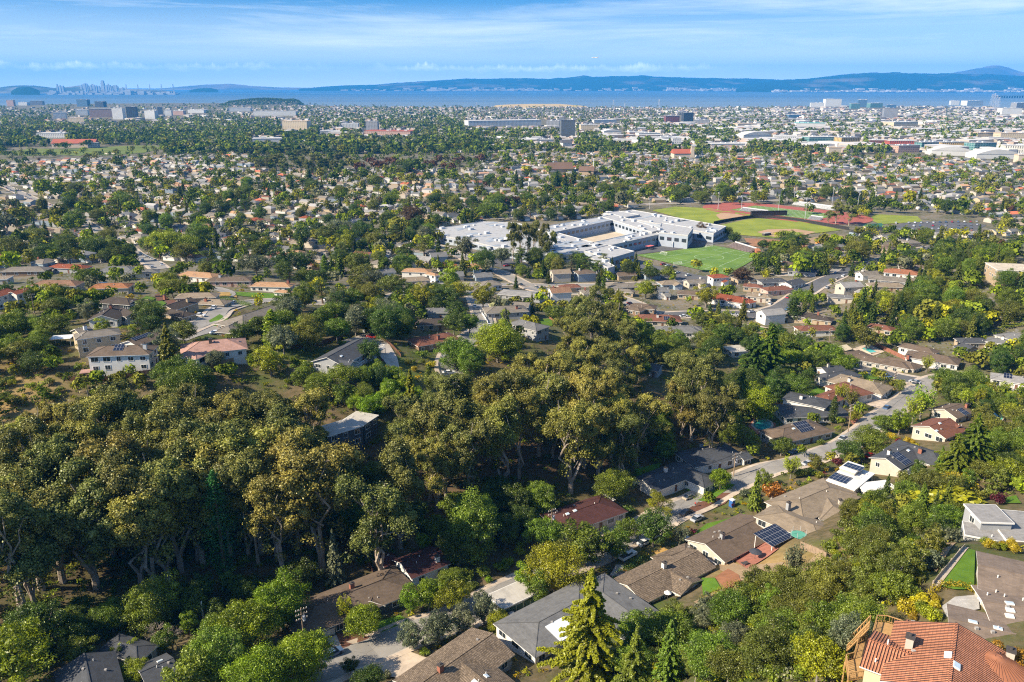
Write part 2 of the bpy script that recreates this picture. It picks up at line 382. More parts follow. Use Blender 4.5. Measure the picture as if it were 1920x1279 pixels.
def road(name, pix, w, m=ASPH, walks=True, seg=4., off=.14, P=None):
    P=P or smooth([G(*p).to_2d() for p in pix],seg)
    strip(name,P,-w/2,w/2,m,off); ROADS.append((P,w/2+(2 if walks else .5)))
    if walks:
        strip('kerb',P,-w/2-.35,-w/2,CONC,off+.14,1,wall=.4); strip('kerb',P,w/2,w/2+.35,CONC,off+.14,1,wall=.4)
        strip('pavement',P,-w/2-1.9,-w/2-.35,CONC2,off+.12,1,wall=.4); strip('pavement',P,w/2+.35,w/2+1.9,CONC2,off+.12,1,wall=.4)
    return P
RMAIN=road('road',[(560,1290),(640,1243),(735,1205),(860,1160),(985,1098),(1085,1050),(1190,1000),(1290,950),(1400,897),(1500,868),(1580,838),(1640,795),(1700,750),(1738,718)],8.2)
RN=road('road',[(1738,718),(1670,705),(1620,688),(1560,665),(1500,645),(1440,622),(1380,610)],8.5,ASPH2)
RU=road('road',[(1225,592),(1290,590),(1360,588),(1420,590),(1470,575),(1510,548),(1560,522),(1620,500),(1690,478),(1760,463),(1840,455),(1930,452)],12,ASPH2)
RUB=road('road',[(1225,592),(1190,570),(1140,555),(1060,548),(1010,545),(975,530),(940,512),(900,500),(865,480),(820,462),(770,452)],9.5,ASPH)
RC=road('road',[(860,728),(845,690),(862,650),(905,615),(900,575),(880,550),(800,545),(720,560)],8.5,ASPH)
RL=road('road',[(330,630),(365,612),(400,596),(415,580),(460,568),(520,563),(580,570),(660,560),(720,560)],8.,ASPH)
RL2=road('road',[(392,566),(430,552),(400,540),(370,545)],6.5,ASPH,False)
RN1=road('road',[(300,505),(270,485),(240,465),(215,450),(180,430),(150,412),(110,395),(60,372),(0,345)],9.,ASPH,True)
REX=road('road',[(1738,718),(1800,705),(1880,725),(1960,750)],8.,ASPH)
drape('parking_lot',[(1655,430),(1700,417),(1790,415),(1850,422),(1825,437),(1740,442),(1680,440)],ASPH2,.2,12)
drape('parking_lot',[(880,472),(960,482),(1010,505),(1000,520),(930,500),(890,490)],ASPH2,.2,8)
drape('schoolyard',[(1150,468),(1235,448),(1300,442),(1400,450),(1330,460),(1190,478)],ASPH2,.2,10)
drape('parking_lot',[(1200,492),(1245,502),(1330,520),(1340,535),(1270,535),(1200,505)],ASPH2,.2,10)
drape('driveway',[(305,632),(330,608),(375,600),(440,606),(395,625),(350,640)],ASPH,.2,5)
drape('driveway',[(640,640),(690,625),(725,640),(745,672),(752,705),(738,710),(722,680),(700,655)],CONC,.25,3)
drape('driveway',[(608,1200),(660,1180),(690,1192),(640,1225)],CONC,.22,3)
drape('driveway',[(700,1245),(765,1222),(815,1240),(770,1275),(725,1270)],CONC2,.22,3)
drape('driveway',[(945,1150),(1010,1125),(1060,1140),(1010,1180),(960,1180)],CONC2,.25,3)
drape('patio',[(1370,1045),(1400,1025),(1440,1018),(1460,1030),(1440,1045),(1400,1068)],BRICKP,.3,3)
drape('driveway',[(1140,1015),(1165,1003),(1185,1000),(1160,1022)],BRICKP,.22,3)
drape('driveway',[(1140,1085),(1155,1060),(1170,1060),(1162,1090)],CONC,.22,3)
drape('driveway',[(1440,930),(1465,918),(1480,945),(1450,950)],CONC,.25,3)
drape('driveway',[(1485,858),(1520,842),(1530,862),(1500,872)],CONC,.25,3)
drape('driveway',[(1588,668),(1605,662),(1622,678),(1602,682)],BRICKP,.25,3)
drape('driveway',[(1590,785),(1640,783),(1630,800),(1600,797)],BRICKP,.25,3)
drape('driveway',[(1595,745),(1650,742),(1680,755),(1640,765)],CONC2,.25,3)
drape('driveway',[(1645,592),(1700,595),(1715,605),(1680,612)],CONC2,.25,4)
drape('garden_bed',[(1330,925),(1378,925),(1360,945),(1300,965),(1290,955)],mat('mulch',(.15,.07,.045),.3,1),.2,3)
drape('garden_bed',[(630,1190),(665,1185),(695,1195),(672,1215),(645,1225)],mat('mulch',(.15,.07,.045),.3,1),.3,3)
for p in ([(1285,915),(1330,898),(1378,910),(1330,943),(1300,938)],[(1300,1003),(1325,983),(1395,963),(1398,968),(1360,990),(1345,1003)],
          [(1300,1015),(1318,1003),(1345,1005),(1320,1018),(1305,1020)],[(690,1170),(750,1155),(768,1165),(750,1185),(700,1190)],
          [(1315,1085),(1340,1085),(1352,1105),(1318,1118)],[(392,602),(412,590),(428,598),(420,612),(395,612)],[(260,565),(275,555),(292,560),(278,575)],[(283,572),(300,562),(312,570),(295,580)],
          [(440,548),(520,552),(545,560),(520,562),(430,553)],[(1000,600),(1040,598),(1035,612),(1005,612)],[(1350,985),(1362,975),(1378,978),(1362,990)],
          [(1512,745),(1530,725),(1545,735),(1525,750)],[(1552,838),(1578,830),(1582,838),(1560,848)],[(1880,935),(1905,930),(1915,945),(1885,945)],[(1190,880),(1240,868),(1235,882),(1195,895)],
          [(1525,738),(1540,728),(1550,738),(1535,748)],[(1615,700),(1650,708),(1655,714),(1620,710)],[(1400,610),(1440,615),(1435,620),(1402,618)]):
    drape('lawn',p,LAWN,.26,3)
drape('lawn',[(1758,1100),(1812,1030),(1828,1035),(1826,1102),(1812,1108),(1790,1108)],LAWN,.3,3)
for p in ([(405,560),(445,558),(440,548),(400,550)],[(590,545),(650,540),(660,550),(600,556)],[(340,618),(300,622),(290,612),(330,608)],[(1225,1035),(1245,1028),(1265,1040),(1240,1052)],[(1680,600),(1720,600),(1715,612),(1690,612)]):
    drape('dry_lawn',p,DRYL,.24,4)
# creases on the slope: bare trails and patches
for p in ([(1345,1040),(1385,1060),(1420,1060),(1470,1055),(1450,1085),(1390,1090),(1350,1070)],[(1480,1090),(1530,1040),(1560,1045),(1530,1100),(1500,1120)],[(1300,1130),(1340,1110),(1380,1120),(1350,1150)],[(1745,1065),(1790,1010),(1800,1015),(1755,1075)]):
    drape('bare_slope',p,TANP,.2,4)
drape('red_earth_patch',[(1340,1085),(1365,1068),(1385,1080),(1390,1098),(1360,1105)],mat('red_earth',(.27,.12,.06),.2,.5),.32,3)
# playing fields
def lines(name,segs,m,w,off,parent=None,level=None):
    mb=MB()
    for a,b in segs:
        a=Vector(a[:2]); b=Vector(b[:2]); t=(b-a).normalized(); n=Vector((-t.y,t.x))*w/2; k=max(1,int((b-a).length/8))
        for i in range(k):
            p=a+(b-a)*i/k; q=a+(b-a)*(i+1)/k; c=[p-n,q-n,q+n,p+n]; z=terr_v([(u.x,u.y) for u in c])
            mb.face([(u.x,u.y,float(h)+off) for u,h in zip(c,z)])
    o=mb.build(name,m,parent); tag(o,kind='structure'); return o
SP=[(1192,479),(1339,461),(1428,479),(1363,517)]
drape('soccer_pitch',SP,TURF,.35,10); SPW=[G(*p).to_2d() for p in SP]
def bil(u,v,Q=SPW): return (Q[0]*(1-u)+Q[1]*u)*(1-v)+(Q[3]*(1-u)+Q[2]*u)*v
def rectl(u0,u1,v0,v1,Q=SPW): 
    c=[bil(u0,v0,Q),bil(u1,v0,Q),bil(u1,v1,Q),bil(u0,v1,Q)]; return [(c[i],c[(i+1)%4]) for i in range(4)]
seg=rectl(.05,.95,.05,.95)+[(bil(.05,.5),bil(.95,.5))]+rectl(.05,.95,.3,.3)[:0]
cc=bil(.5,.5); 
seg+=[(cc+Vector((math.cos(a),math.sin(a)))*11,cc+Vector((math.cos(a+.2618),math.sin(a+.2618)))*11) for a in [i*.2618 for i in range(24)]]
seg+=rectl(.25,.75,.05,.2)+rectl(.25,.75,.8,.95)+rectl(.05,.2,.25,.75)+rectl(.8,.95,.25,.75)
lines('pitch_lines',seg,mat('line_white',(.5,.62,.42),.05,1),.28,.42)
drape('sports_field',[(1222,395),(1265,388),(1330,391),(1395,400),(1425,408),(1395,411),(1335,420),(1300,416)],LAWN2,.35,14)
drape('sports_field',[(1350,423),(1395,413),(1420,410),(1500,416),(1562,428),(1578,432),(1535,437),(1452,447),(1375,440)],LAWN2,.35,14)
drape('infield',[(1342,404),(1352,400),(1382,402),(1395,406),(1372,411),(1350,412)],DIRT,.45,10)
drape('infield',[(1419,436),(1440,431),(1490,430),(1530,436),(1500,444),(1450,445)],DIRT,.45,8)
drape('infield_grass',[(1448,440),(1475,434),(1510,438),(1478,444)],LAWN2,.55,8)
drape('cleared_earth',[(1395,447),(1450,450),(1500,455),(1520,462),(1480,470),(1410,462),(1400,455)],BARE,.35,8)
drape('cleared_earth',[(1500,450),(1560,440),(1600,445),(1580,455),(1530,460)],TANP,.3,8)
fa=G(1396,390.5).to_2d(); fb=G(1548,408).to_2d(); ax_=(fb-fa).normalized(); nx_=Vector((-ax_.y,ax_.x)); fc=(fa+fb)/2
def stad(r,hl,n=16):
    out=[]
    for i in range(n+1): a=-math.pi/2+math.pi*i/n; out.append(fc+ax_*(hl+r*math.cos(a))+nx_*r*math.sin(a))
    for i in range(n+1): a=math.pi/2+math.pi*i/n; out.append(fc+ax_*(-hl+r*math.cos(a))+nx_*r*math.sin(a))
    return out
FHL=(fb-fa).length/2-12
drape('running_track',stad(50,FHL+6),TRACK,.35,12,world=True)
drape('track_infield',stad(37,FHL+6),TRACK,.42,12,world=True)
drape('football_field',[fc+ax_*s*(FHL+14)+nx_*t*26 for s,t in ((-1,-1),(1,-1),(1,1),(-1,1))],TURF,.5,12,world=True)
seg=[]
for i in range(-10,11): p=fc+ax_*i*(FHL+9)/10; seg.append((p-nx_*23,p+nx_*23))
for t in (-23,23): seg.append((fc-ax_*(FHL+9)+nx_*t,fc+ax_*(FHL+9)+nx_*t))
lines('yard_lines',seg,mat('line_white',(.5,.62,.42),.05,1),.6,.62)
drape('sports_field',[(1640,402),(1720,406),(1730,416),(1650,421),(1630,412)],LAWN2,.3,12)
for p in ([(8,286),(60,279),(95,279),(90,291),(50,293),(10,290)],[(92,280),(160,278),(165,288),(150,293),(95,290)],[(160,279),(230,274),(290,273),(302,279),(270,287),(200,292),(165,290)],[(300,266),(318,264),(320,271),(302,271)],[(12,262),(30,261),(32,268),(15,268)]):
    drape('golf_fairway',p,GOLFG,.4,22)
drape('golf_bunker',[(195,288),(215,286),(218,289),(200,290)],mat('sand',(.6,.52,.38),.05,1),.6,12)
drape('lawn',[(1248,322),(1262,320),(1268,326),(1250,327)],GOLFG,.4,12); drape('lawn',[(612,322),(640,321),(645,327),(615,328)],GOLFG,.4,14)
# the golden marsh beyond the shore
mb=MB(); 
MP=[onz(x,y,0) for x,y in ((918,202.5),(930,197.5),(990,196),(1060,196),(1098,199),(1106,202.5),(1010,203.5))]
ctr=sum(MP,Vector())/len(MP)
for i in range(len(MP)):
    a,b=MP[i],MP[(i+1)%len(MP)]; a2=ctr+(a-ctr)*.75+Vector((0,0,7)); b2=ctr+(b-ctr)*.75+Vector((0,0,7)); mb.face([a,b,b2,a2]); mb.face([a2,b2,ctr+Vector((0,0,9))])
tag(mb.build('marsh_land',mat('golden_marsh',(.5,.36,.16),.15,.01)),kind='structure')
# ---------------------------------------------------------------- far shore: hills, city, islands
def hills(name, prof, D, depth, m, amp=.16, sc=7., seed=1, base=0):
    """a range of hills: ridge at distance D follows the profile (px, py) of its skyline"""
    xs=np.arange(prof[0][0],prof[-1][0]+1,6.); ys=np.interp(xs,[p[0] for p in prof],[p[1] for p in prof])
    r=np.random.default_rng(seed); V=[];F=[]
    rows=15; k=len(xs)
    ph=r.uniform(0,6.28,12); fr=r.uniform(.008,.12,12)
    for j in range(rows):
        t=j/(rows-1); d=D-depth*.45+depth*t
        for x,y in zip(xs,ys):
            dr=ray(x,y); H=CAMZ+dr[2]/dr[1]*D
            s=math.sin(min(1,t/.5)*math.pi/2)**.9 if t<.5 else math.cos((t-.5)/.5*math.pi/2)
            nzv=sum(math.sin(x*fr[q]*(1+.25*q/12)+ph[q]+j*(.6+.17*q)) for q in range(12))/6
            edge=1-abs(t-.5)*2
            hh=base+(H-base)*s*(1+amp*nzv*(1-edge)**.5*1.3 if t<.5 else 1)+ (r.normal()*H*.012 if t<=.5 else 0)
            yy=d; xx=dr[0]/dr[1]*d; V.append((xx,yy,max(hh,-3) if t not in(0,1) else -3))
    for j in range(rows-1):
        for i in range(k-1): a=j*k+i; F.append((a,a+1,a+k+1,a+k))
    mb=MB(); mb.v=V; mb.f=F; mb.m=[0]*len(F); mb.uv=[(0,0)]*(4*len(F)); mb.smooth=True
    return tag(mb.build(name,m),kind='structure')
def hillmat(name,dk,lt,lo,hi,sc):
    m,nt,out=newmat(name); g=N(nt,'NewGeometry').outputs['Position']; mp=N(nt,'Mapping'); mp.inputs['Scale'].default_value=(sc,sc,sc*5); L(nt,g,mp.inputs[0])
    f=N(nt,'TexNoise',Scale=1.,Detail=7.,Roughness=.6); L(nt,mp.outputs[0],f.inputs['Vector'])
    fin(nt,out,mixc(nt,ramp(nt,f.outputs['Fac'],[(lo,0.),(hi,1.)]),dk,lt),.95,.1); return m
HM=hillmat('hill_cover',(.012,.035,.012),(.16,.13,.09),.56,.68,.0006); HM2=hillmat('hill_grass',(.10,.09,.05),(.28,.20,.13),.4,.6,.0006); HM3=hillmat('city_hill',(.06,.08,.06),(.3,.28,.25),.44,.58,.0009)
hills('mountain',[(1700,158),(1760,141),(1800,134),(1830,129),(1855,124),(1868,122),(1880,123),(1900,130),(1920,136),(1960,139),(2050,143),(2200,156)],27000,5000,HM2,.10,seed=3)
hills('hills_far_side',[(300,166),(380,159),(430,157),(470,161),(520,164),(600,165),(640,161)],26000,4000,HM2,.1,seed=9)
hills('hills_far_side',[(560,167),(600,163),(650,160),(700,159),(750,155),(800,152),(850,149),(900,148),(950,147),(1000,147),(1030,148),(1060,146),(1085,143),(1095,141.5),(1110,144),(1150,143),(1200,142),(1240,144),(1300,146),(1400,147),(1450,149),(1500,151),(1560,158),(1620,166)],22500,6000,HM,.16,seed=5)
hills('hills_far_side',[(1380,166),(1420,157),(1470,150),(1520,147),(1560,142),(1600,137.5),(1640,136),(1700,137),(1760,138),(1850,139),(1920,142),(2000,145),(2150,150),(2300,158)],19500,6000,HM,.14,seed=6)
hills('city_hills',[(-200,163),(-100,158),(-40,162),(0,164),(20,161),(45,160),(70,161),(100,165),(130,163),(150,160),(185,163),(230,166),(260,168),(330,171)],15500,2500,HM3,.12,seed=7)
hills('city_hills',[(20,172),(30,165),(45,162.5),(60,164),(70,168),(78,172)],12800,900,HM,.05,seed=8)
hills('island',[(355,169.5),(370,166),(390,165),(400,166),(412,169.5)],17000,700,HM,.05,seed=11)
hills('wooded_headland',[(415,196),(430,188.5),(445,187.5),(460,185.5),(480,184),(500,183.5),(520,184.5),(535,186),(550,185),(560,188),(570,196)],6600,500,HM3,.03,seed=12)
# far towns as pale specks along the opposite shore
fr=random.Random(3); FT=MB(); tcol=[]
def tbox(mb,px,D,z0,w,h,d=None):
    dr=ray(px,160); x=dr[0]/dr[1]*D; mb.box((x,D,z0+h/2),(w,d or w,h)); 
for i in range(900):
    px=fr.choice([fr.uniform(640,1600),fr.uniform(800,1000),fr.uniform(1250,1470),fr.uniform(1600,1930)]); D=fr.uniform(18800,20300) if px<1450 else fr.uniform(16200,17300)
    tbox(FT,px,D,fr.uniform(0,18 if fr.random()<.8 else 60),fr.uniform(30,170),fr.uniform(8,30))
tag(FT.build('far_town',mat('far_white',(.42,.40,.37),.1,.001)),kind='stuff')
FT=MB()
for i in range(160):
    px=fr.uniform(90,330); tbox(FT,px,fr.uniform(12600,13600),0,fr.uniform(25,110),fr.uniform(8,26) if fr.random()<.8 else fr.uniform(30,60))
tag(FT.build('far_town',mat('far_grey',(.40,.42,.44),.1,.001)),kind='stuff')
GREYT=mat('tower_grey',(.42,.46,.50),.15,.01)
SKY=[(107,164,158),(112,166,160),(117,166,161),(152,165,159),(156,165,158),(159,165,156.5),(162,165,156.5),(165,166,160),(170,167,160),(173,168,157.5),(176,168,159),(180,168,160.5),(185,168,161),(193,169,151),(196,169,161),(199,169,160),(203,170,157),(206,170,160),(209,170,161),(213,170,160),(217,170,159.5),(220,170,162),(228,171,164),(231,171,164)]
for i,(px,yb,yt) in enumerate(SKY):
    D=14300+(i%5)*160; top=CAMZ+ray(px,yt)[2]/ray(px,yt)[1]*D; w=(34 if i in (5,6) else 24+(i*7)%16); b=MB()
    x=ray(px,160)[0]/ray(px,160)[1]*D
    b.box((0,0,top*.46),(w,w,top*.92)); b.box((0,0,top*.96),(w*.7,w*.7,top*.1))
    if px==193: b=MB(); b.box((0,0,top*.4),(52,52,top*.8)); b.box((0,0,top*.87),(44,44,top*.14)); b.box((0,0,top*.97),(32,32,top*.07))
    o=b.build('skyscraper',GREYT,None,(x,D,0))
    nm=['tallest skyscraper with stepped top on the far skyline','twin slab skyscraper on the far skyline'][0 if px==193 else 1] if px in (193,159) else None
    tag(o,nm or f"slender grey skyscraper, {['first','second','third','fourth','fifth','sixth','seventh','eighth','ninth','tenth','eleventh','twelfth','thirteenth','fourteenth','fifteenth','sixteenth','seventeenth','eighteenth','nineteenth','twentieth','twenty-first','twenty-second','twenty-third','twenty-fourth'][i]} along the far city skyline from the left",'skyscraper','towers of the city skyline')
# long low bridges
b=MB(); a=onz(1862,184,0); c=onz(2000,185.5,0); D=9500
p0=Vector((ray(1862,180)[0]/ray(1862,180)[1]*D,D,0)); p1=Vector((ray(2050,180)[0]/ray(2050,180)[1]*9900,9900,0))
n=40
for i in range(n):
    q=p0.lerp(p1,(i+.5)/n); b.box((q.x,q.y,22),((p1-p0).length/n+4,24,4),rz=math.atan2(p1.y-p0.y,p1.x-p0.x)); b.box((q.x,q.y,9),(5,20,24))
tag(b.build('causeway_bridge',mat('bridge_dark',(.10,.11,.12),.1,.01)),'long low causeway bridge crossing the bay at the right edge','bridge')
b=MB()
for i in range(5):
    x=ray(236+i*22,160)[0]/ray(236,160)[1]*16000; b.box((x,16000,75),(14,14,150)); 
b.box((ray(285,160)[0]*16000/ray(285,160)[1],16000,60),(1500,14,8))
tag(b.build('suspension_bridge',GREYT),'faint suspension bridge with tall towers beside the far city','bridge')
# lattice pylons at the shore
def pylon(px,yt,yb,label,rows=1):
    g=G(px,yb); top=onz(px,yt,0); D=math.hypot(g.x,g.y); d=ray(px,yt); H=CAMZ+d[2]/math.hypot(d[0],d[1])*D-g.z
    o=empty('pylon',g); b=MB(); w=H*.12
    for sx in (-1,1):
        for sy in (-1,1): b.tube([(sx*w,sy*w,0),(sx*w*.2,sy*w*.2,H)],.35,4)
    for k in range(7):
        z0=H*k/7; z1=H*(k+1)/7; w0=w*(1-.8*k/7); w1=w*(1-.8*(k+1)/7)
        for s in (-1,1): b.tube([(-w0,s*w0,z0),(w1,s*w1,z1)],.2,3); b.tube([(w0,s*w0,z0),(-w1,s*w1,z1)],.2,3)
    b.build('lattice',mat('galvanised',(.5,.5,.52),.05,1),o); a=MB()
    for z in (.75,.87,.97): a.box((0,0,H*z),(H*.28,.5,.6))
    a.build('crossarm',mat('galvanised',(.5,.5,.52),.05,1),o)
    tag(o,label,'pylon','pylons near the shore')
for q in ((1857,176,203,'lattice pylon, leftmost of the pylons by the causeway'),(1861,175,206,'tall lattice pylon at the causeway bridge, second of its line'),(1865,178,209,'lattice pylon at the causeway, third of its line'),(1869,182,212,'lattice pylon nearest the town in the line by the causeway'),
          (894,192,206,'thin pylon standing on the shore before the golden marsh'),(1150,188,203,'reddish lattice mast on the shore right of the golden marsh'),(1171,193,204,'short mast on the shore beside the reddish mast'),(1235,186,203,'thin pylon on the shore left of the white office block')): pylon(*q)
# airliner in the sky
D=2600; dr=ray(1116,108); P=Vector((dr[0]/dr[1]*D,D,CAMZ+dr[2]/dr[1]*D)); o=empty('airliner',P,R(14)); b=MB()
b.tube([(-11,0,0),(-9,0,0),(8,0,0),(11,0,.8)],[.5,1.3,1.3,.3],10); b.build('fuselage',WHITE,o); 
for s in (-1,1): b=MB(); b.box((1,s*5.5,-.3),(3,10,.3),rz=-s*.4); b.build('wing',WHITE,o)
b=MB(); b.box((10,0,2),(2.2,.25,3.4)); b.box((10,0,.8),(1.8,7,.2)); b.build('tail_fin',WHITE,o); tag(o,'small white airliner flying low above the far hills','airplane')
# ---------------------------------------------------------------- vegetation kit
def norm(a): return a/np.maximum(np.linalg.norm(a,axis=-1,keepdims=True),1e-6)
def blob(c,rad,n,size,r,low=-.55,flat=0.):
    d=norm(r.normal(size=(int(n*1.5),3))); d=d[d[:,2]>low][:n]; k=len(d)
    rr=(.45+.62*r.random((k,1))**.7+.12*r.normal(size=(k,1))).clip(.1,1.5); P=np.array(c)+d*np.array(rad)*rr
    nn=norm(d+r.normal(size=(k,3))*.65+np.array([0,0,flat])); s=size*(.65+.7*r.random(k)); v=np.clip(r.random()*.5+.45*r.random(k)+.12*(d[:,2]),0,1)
    return P,nn,s,v
def quads(parts):
    P=np.concatenate([p[0] for p in parts]); Nn=np.concatenate([p[1] for p in parts]); S=np.concatenate([p[2] for p in parts]); V=np.concatenate([p[3] for p in parts])
    return P,Nn,S,V
def qmesh(name,P,Nn,S,V,m,r,asp=.7,color=None):
    t=norm(np.cross(Nn,norm(r.normal(size=P.shape)))); b=np.cross(Nn,t); s=(S/2)[:,None]
    a1=t*s; b1=b*s*asp; bend=Nn*s*.25
    C=np.stack([P-a1-b1*.6,P+a1*.2-b1+bend,P+a1+b1*.5,P-a1*.3+b1+bend],1).reshape(-1,3).astype(np.float32)
    n=len(P); me=bpy.data.meshes.new(name); me.vertices.add(4*n); me.vertices.foreach_set('co',C.ravel()); me.loops.add(4*n); me.loops.foreach_set('vertex_index',np.arange(4*n)); me.polygons.add(n); me.polygons.foreach_set('loop_start',np.arange(0,4*n,4))
    if color is None:
        a=me.attributes.new('lc','FLOAT','FACE'); a.data.foreach_set('value',V.astype(np.float32))
    else:
        a=me.attributes.new('col','FLOAT_COLOR','FACE'); a.data.foreach_set('color',np.concatenate([color,np.ones((n,1))],1).astype(np.float32).ravel())
    me.materials.append(m); me.update(); return me
BARK=mat('bark_brown',(.12,.085,.06),.3,2); BARKP=mat('bark_pale',(.34,.28,.22),.35,.8); BARKG=mat('bark_grey',(.22,.19,.16),.25,2)
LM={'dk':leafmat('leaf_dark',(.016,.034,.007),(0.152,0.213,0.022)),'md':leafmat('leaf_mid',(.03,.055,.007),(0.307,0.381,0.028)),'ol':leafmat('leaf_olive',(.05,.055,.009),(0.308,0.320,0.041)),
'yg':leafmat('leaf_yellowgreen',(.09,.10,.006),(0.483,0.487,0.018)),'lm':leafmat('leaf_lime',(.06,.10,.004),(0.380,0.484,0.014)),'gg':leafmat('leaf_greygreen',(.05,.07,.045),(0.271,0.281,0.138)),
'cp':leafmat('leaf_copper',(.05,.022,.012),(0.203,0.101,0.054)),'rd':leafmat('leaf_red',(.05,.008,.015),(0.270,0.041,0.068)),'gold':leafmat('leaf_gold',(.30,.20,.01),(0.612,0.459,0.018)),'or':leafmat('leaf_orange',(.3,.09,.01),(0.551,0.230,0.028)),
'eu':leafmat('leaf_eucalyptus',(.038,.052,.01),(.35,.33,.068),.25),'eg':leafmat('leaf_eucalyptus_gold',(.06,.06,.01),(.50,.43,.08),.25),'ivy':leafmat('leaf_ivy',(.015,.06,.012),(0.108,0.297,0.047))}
KIT={}
def addkit(kind,crown,trunk,H,W,bark): KIT.setdefault(kind,[]).append((crown,trunk,H,W,bark))
def limb(mb,a,b,r0,r1,r,k=3):
    a=np.array(a,float); b=np.array(b,float); pts=[a+(b-a)*i/k+(r.normal(size=3)*np.linalg.norm(b-a)*.05 if 0<i<k else 0)+np.array([0,0,-.04*np.linalg.norm(b-a)*math.sin(math.pi*i/k)]) for i in range(k+1)]
    mb.tube(pts,[r0+(r1-r0)*i/k for i in range(k+1)],5,cap=False)
def mk_euc(s,H=30.,wide=.24):
    r=np.random.default_rng(100+s); parts=[]; mb=MB(); ns=r.integers(2,4); tops=[]
    base=[(0,0,-1),(0,0,H*.12)]; mb.tube(base,[.75,.6],7)
    stems=[]
    for i in range(ns):
        a=2*math.pi*(i+r.random()*.6)/ns; q=H*wide*.42*(.5+r.random()*.7); top=np.array([math.cos(a)*q,math.sin(a)*q,H*(.78+.16*r.random())]); stems.append(top)
        limb(mb,(0,0,H*.1),top,.45,.08,r,6)
    for i in range(11):
        st=stems[r.integers(ns)]; z=H*(.36+.54*r.random()**.8); t=z/H; env=H*wide*(.35+.75*math.sin(min(1,max(.05,(t-.2)/.75))*math.pi*.85))
        a=2*math.pi*(i+r.random())/3.6; q=env*(.25+.75*math.sqrt(r.random())); k=min(1,t/.9); C=np.array([st[0]*k*.7+math.cos(a)*q*.8,st[1]*k*.7+math.sin(a)*q*.8,z]); RB=H*(.065+.05*r.random())
        o=st*min(1,(z*.7)/st[2]); o[2]=z*.68; limb(mb,o,C,.2,.06,r,4)
        parts.append(blob(C,(RB*1.35,RB*1.35,RB*1.25),420,.36,r,-.9))
        for j in range(10):
            d=norm(r.normal(size=3)); d[2]=abs(d[2])*1.1-.35; c=C+d*RB*(.55+.6*r.random()); rad=H*(.020+.026*r.random()**1.5)
            parts.append(blob(c,(rad*1.15,rad*1.15,rad*(.8+.5*r.random())),int(70+2600*rad*rad/6),.40,r,-.8,.15)); limb(mb,C,c,.06,.02,r,2)
            if r.random()<.5: parts.append(blob(c-np.array([0,0,rad*1.2]),(rad*.5,rad*.5,rad*1.1),40,.34,r,-1))
    for i in range(16):
        c=np.array([r.normal()*H*wide*.3,r.normal()*H*wide*.3,H*(.2+.5*r.random())]); parts.append(blob(c,(1.5,1.5,1.2),60,.5,r,-1))
    addkit('euc',quads(parts),mb,H,H*wide*2,BARKP)
def mk_broad(s,H=10.,W=9.,nc=38,n=210,leaf=.32,kind='broad',low=.25,bark=None,sq=1.):
    r=np.random.default_rng(200+s); parts=[]; mb=MB(); zc=H*(low+1)/2; rz=H*(1-low)/2; mb.tube([(0,0,-.8),(.1,0,H*low*.8),(0,.1,zc)],[.035*H,.026*H,.015*H],6)
    for i in range(nc):
        u=r.random(); z=-1+2*(i+.5)/nc; rho=math.sqrt(1-z*z); a=i*2.39996+r.random()*.5; k=.62+.28*r.random()
        k*=1+.22*math.sin(a*2+s)+.12*r.normal(); c=np.array([W/2*rho*k*math.cos(a),W/2*rho*k*math.sin(a),zc+rz*z*min(1,k)*sq+.03*H*r.normal()]); rad=W*(.075+.10*r.random())
        parts.append(blob(c,(rad,rad,rad*.85),n,leaf,r,-.6,.1))
        if i%3==0: limb(mb,(0,0,H*low*.9),c,.012*H,.004*H,r,3)
    parts.append(blob((0,0,zc),(W*.33,W*.33,rz*.7),nc*n//6,leaf*1.3,r,-1))
    addkit(kind,quads(parts),mb,H,W,bark or BARKG)
def mk_conifer(s,H=20.,W=8.,kind='conifer',droop=.25,den=1.,leaf=.5,irr=.15):
    r=np.random.default_rng(300+s); mb=MB(); mb.tube([(0,0,-1),(0,0,H*.5),(0,0,H*.99)],[.022*H,.013*H,.002*H],7); parts=[]
    z=H*.08
    while z<H*.985:
        t=z/H; L_=W/2*(1-t)**.8*(1+irr*r.normal()); nb=max(4,int(9-4*t))
        for j in range(nb):
            a=2*math.pi*(j+r.random())/nb; Lb=max(.3,L_*(.7+.45*r.random())); k=max(8,int(Lb*26*den)); q=r.random(k)**.7; w=.12*Lb+.3
            x=q*Lb; y=(r.random(k)-.5)*2*w*(1.15-q); zz=z-droop*x*x/max(Lb,.1)*.9+r.normal(size=k)*.15+.12*x
            P=np.stack([x*math.cos(a)-y*math.sin(a),x*math.sin(a)+y*math.cos(a),zz],1); nn=norm(np.array([0,0,1.])+r.normal(size=(k,3))*.55+.5*np.stack([np.cos(np.full(k,a)),np.sin(np.full(k,a)),np.zeros(k)],1))
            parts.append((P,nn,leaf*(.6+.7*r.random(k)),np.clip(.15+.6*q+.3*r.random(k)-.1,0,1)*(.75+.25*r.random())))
            if t<.8: limb(mb,(0,0,z),(Lb*.8*math.cos(a),Lb*.8*math.sin(a),z-droop*Lb*.4),.005*H*(1-t)+.02,.01,r,2)
        z+=H*.026*(1+.4*r.random())
    addkit(kind,quads(parts),mb,H,W,BARK)
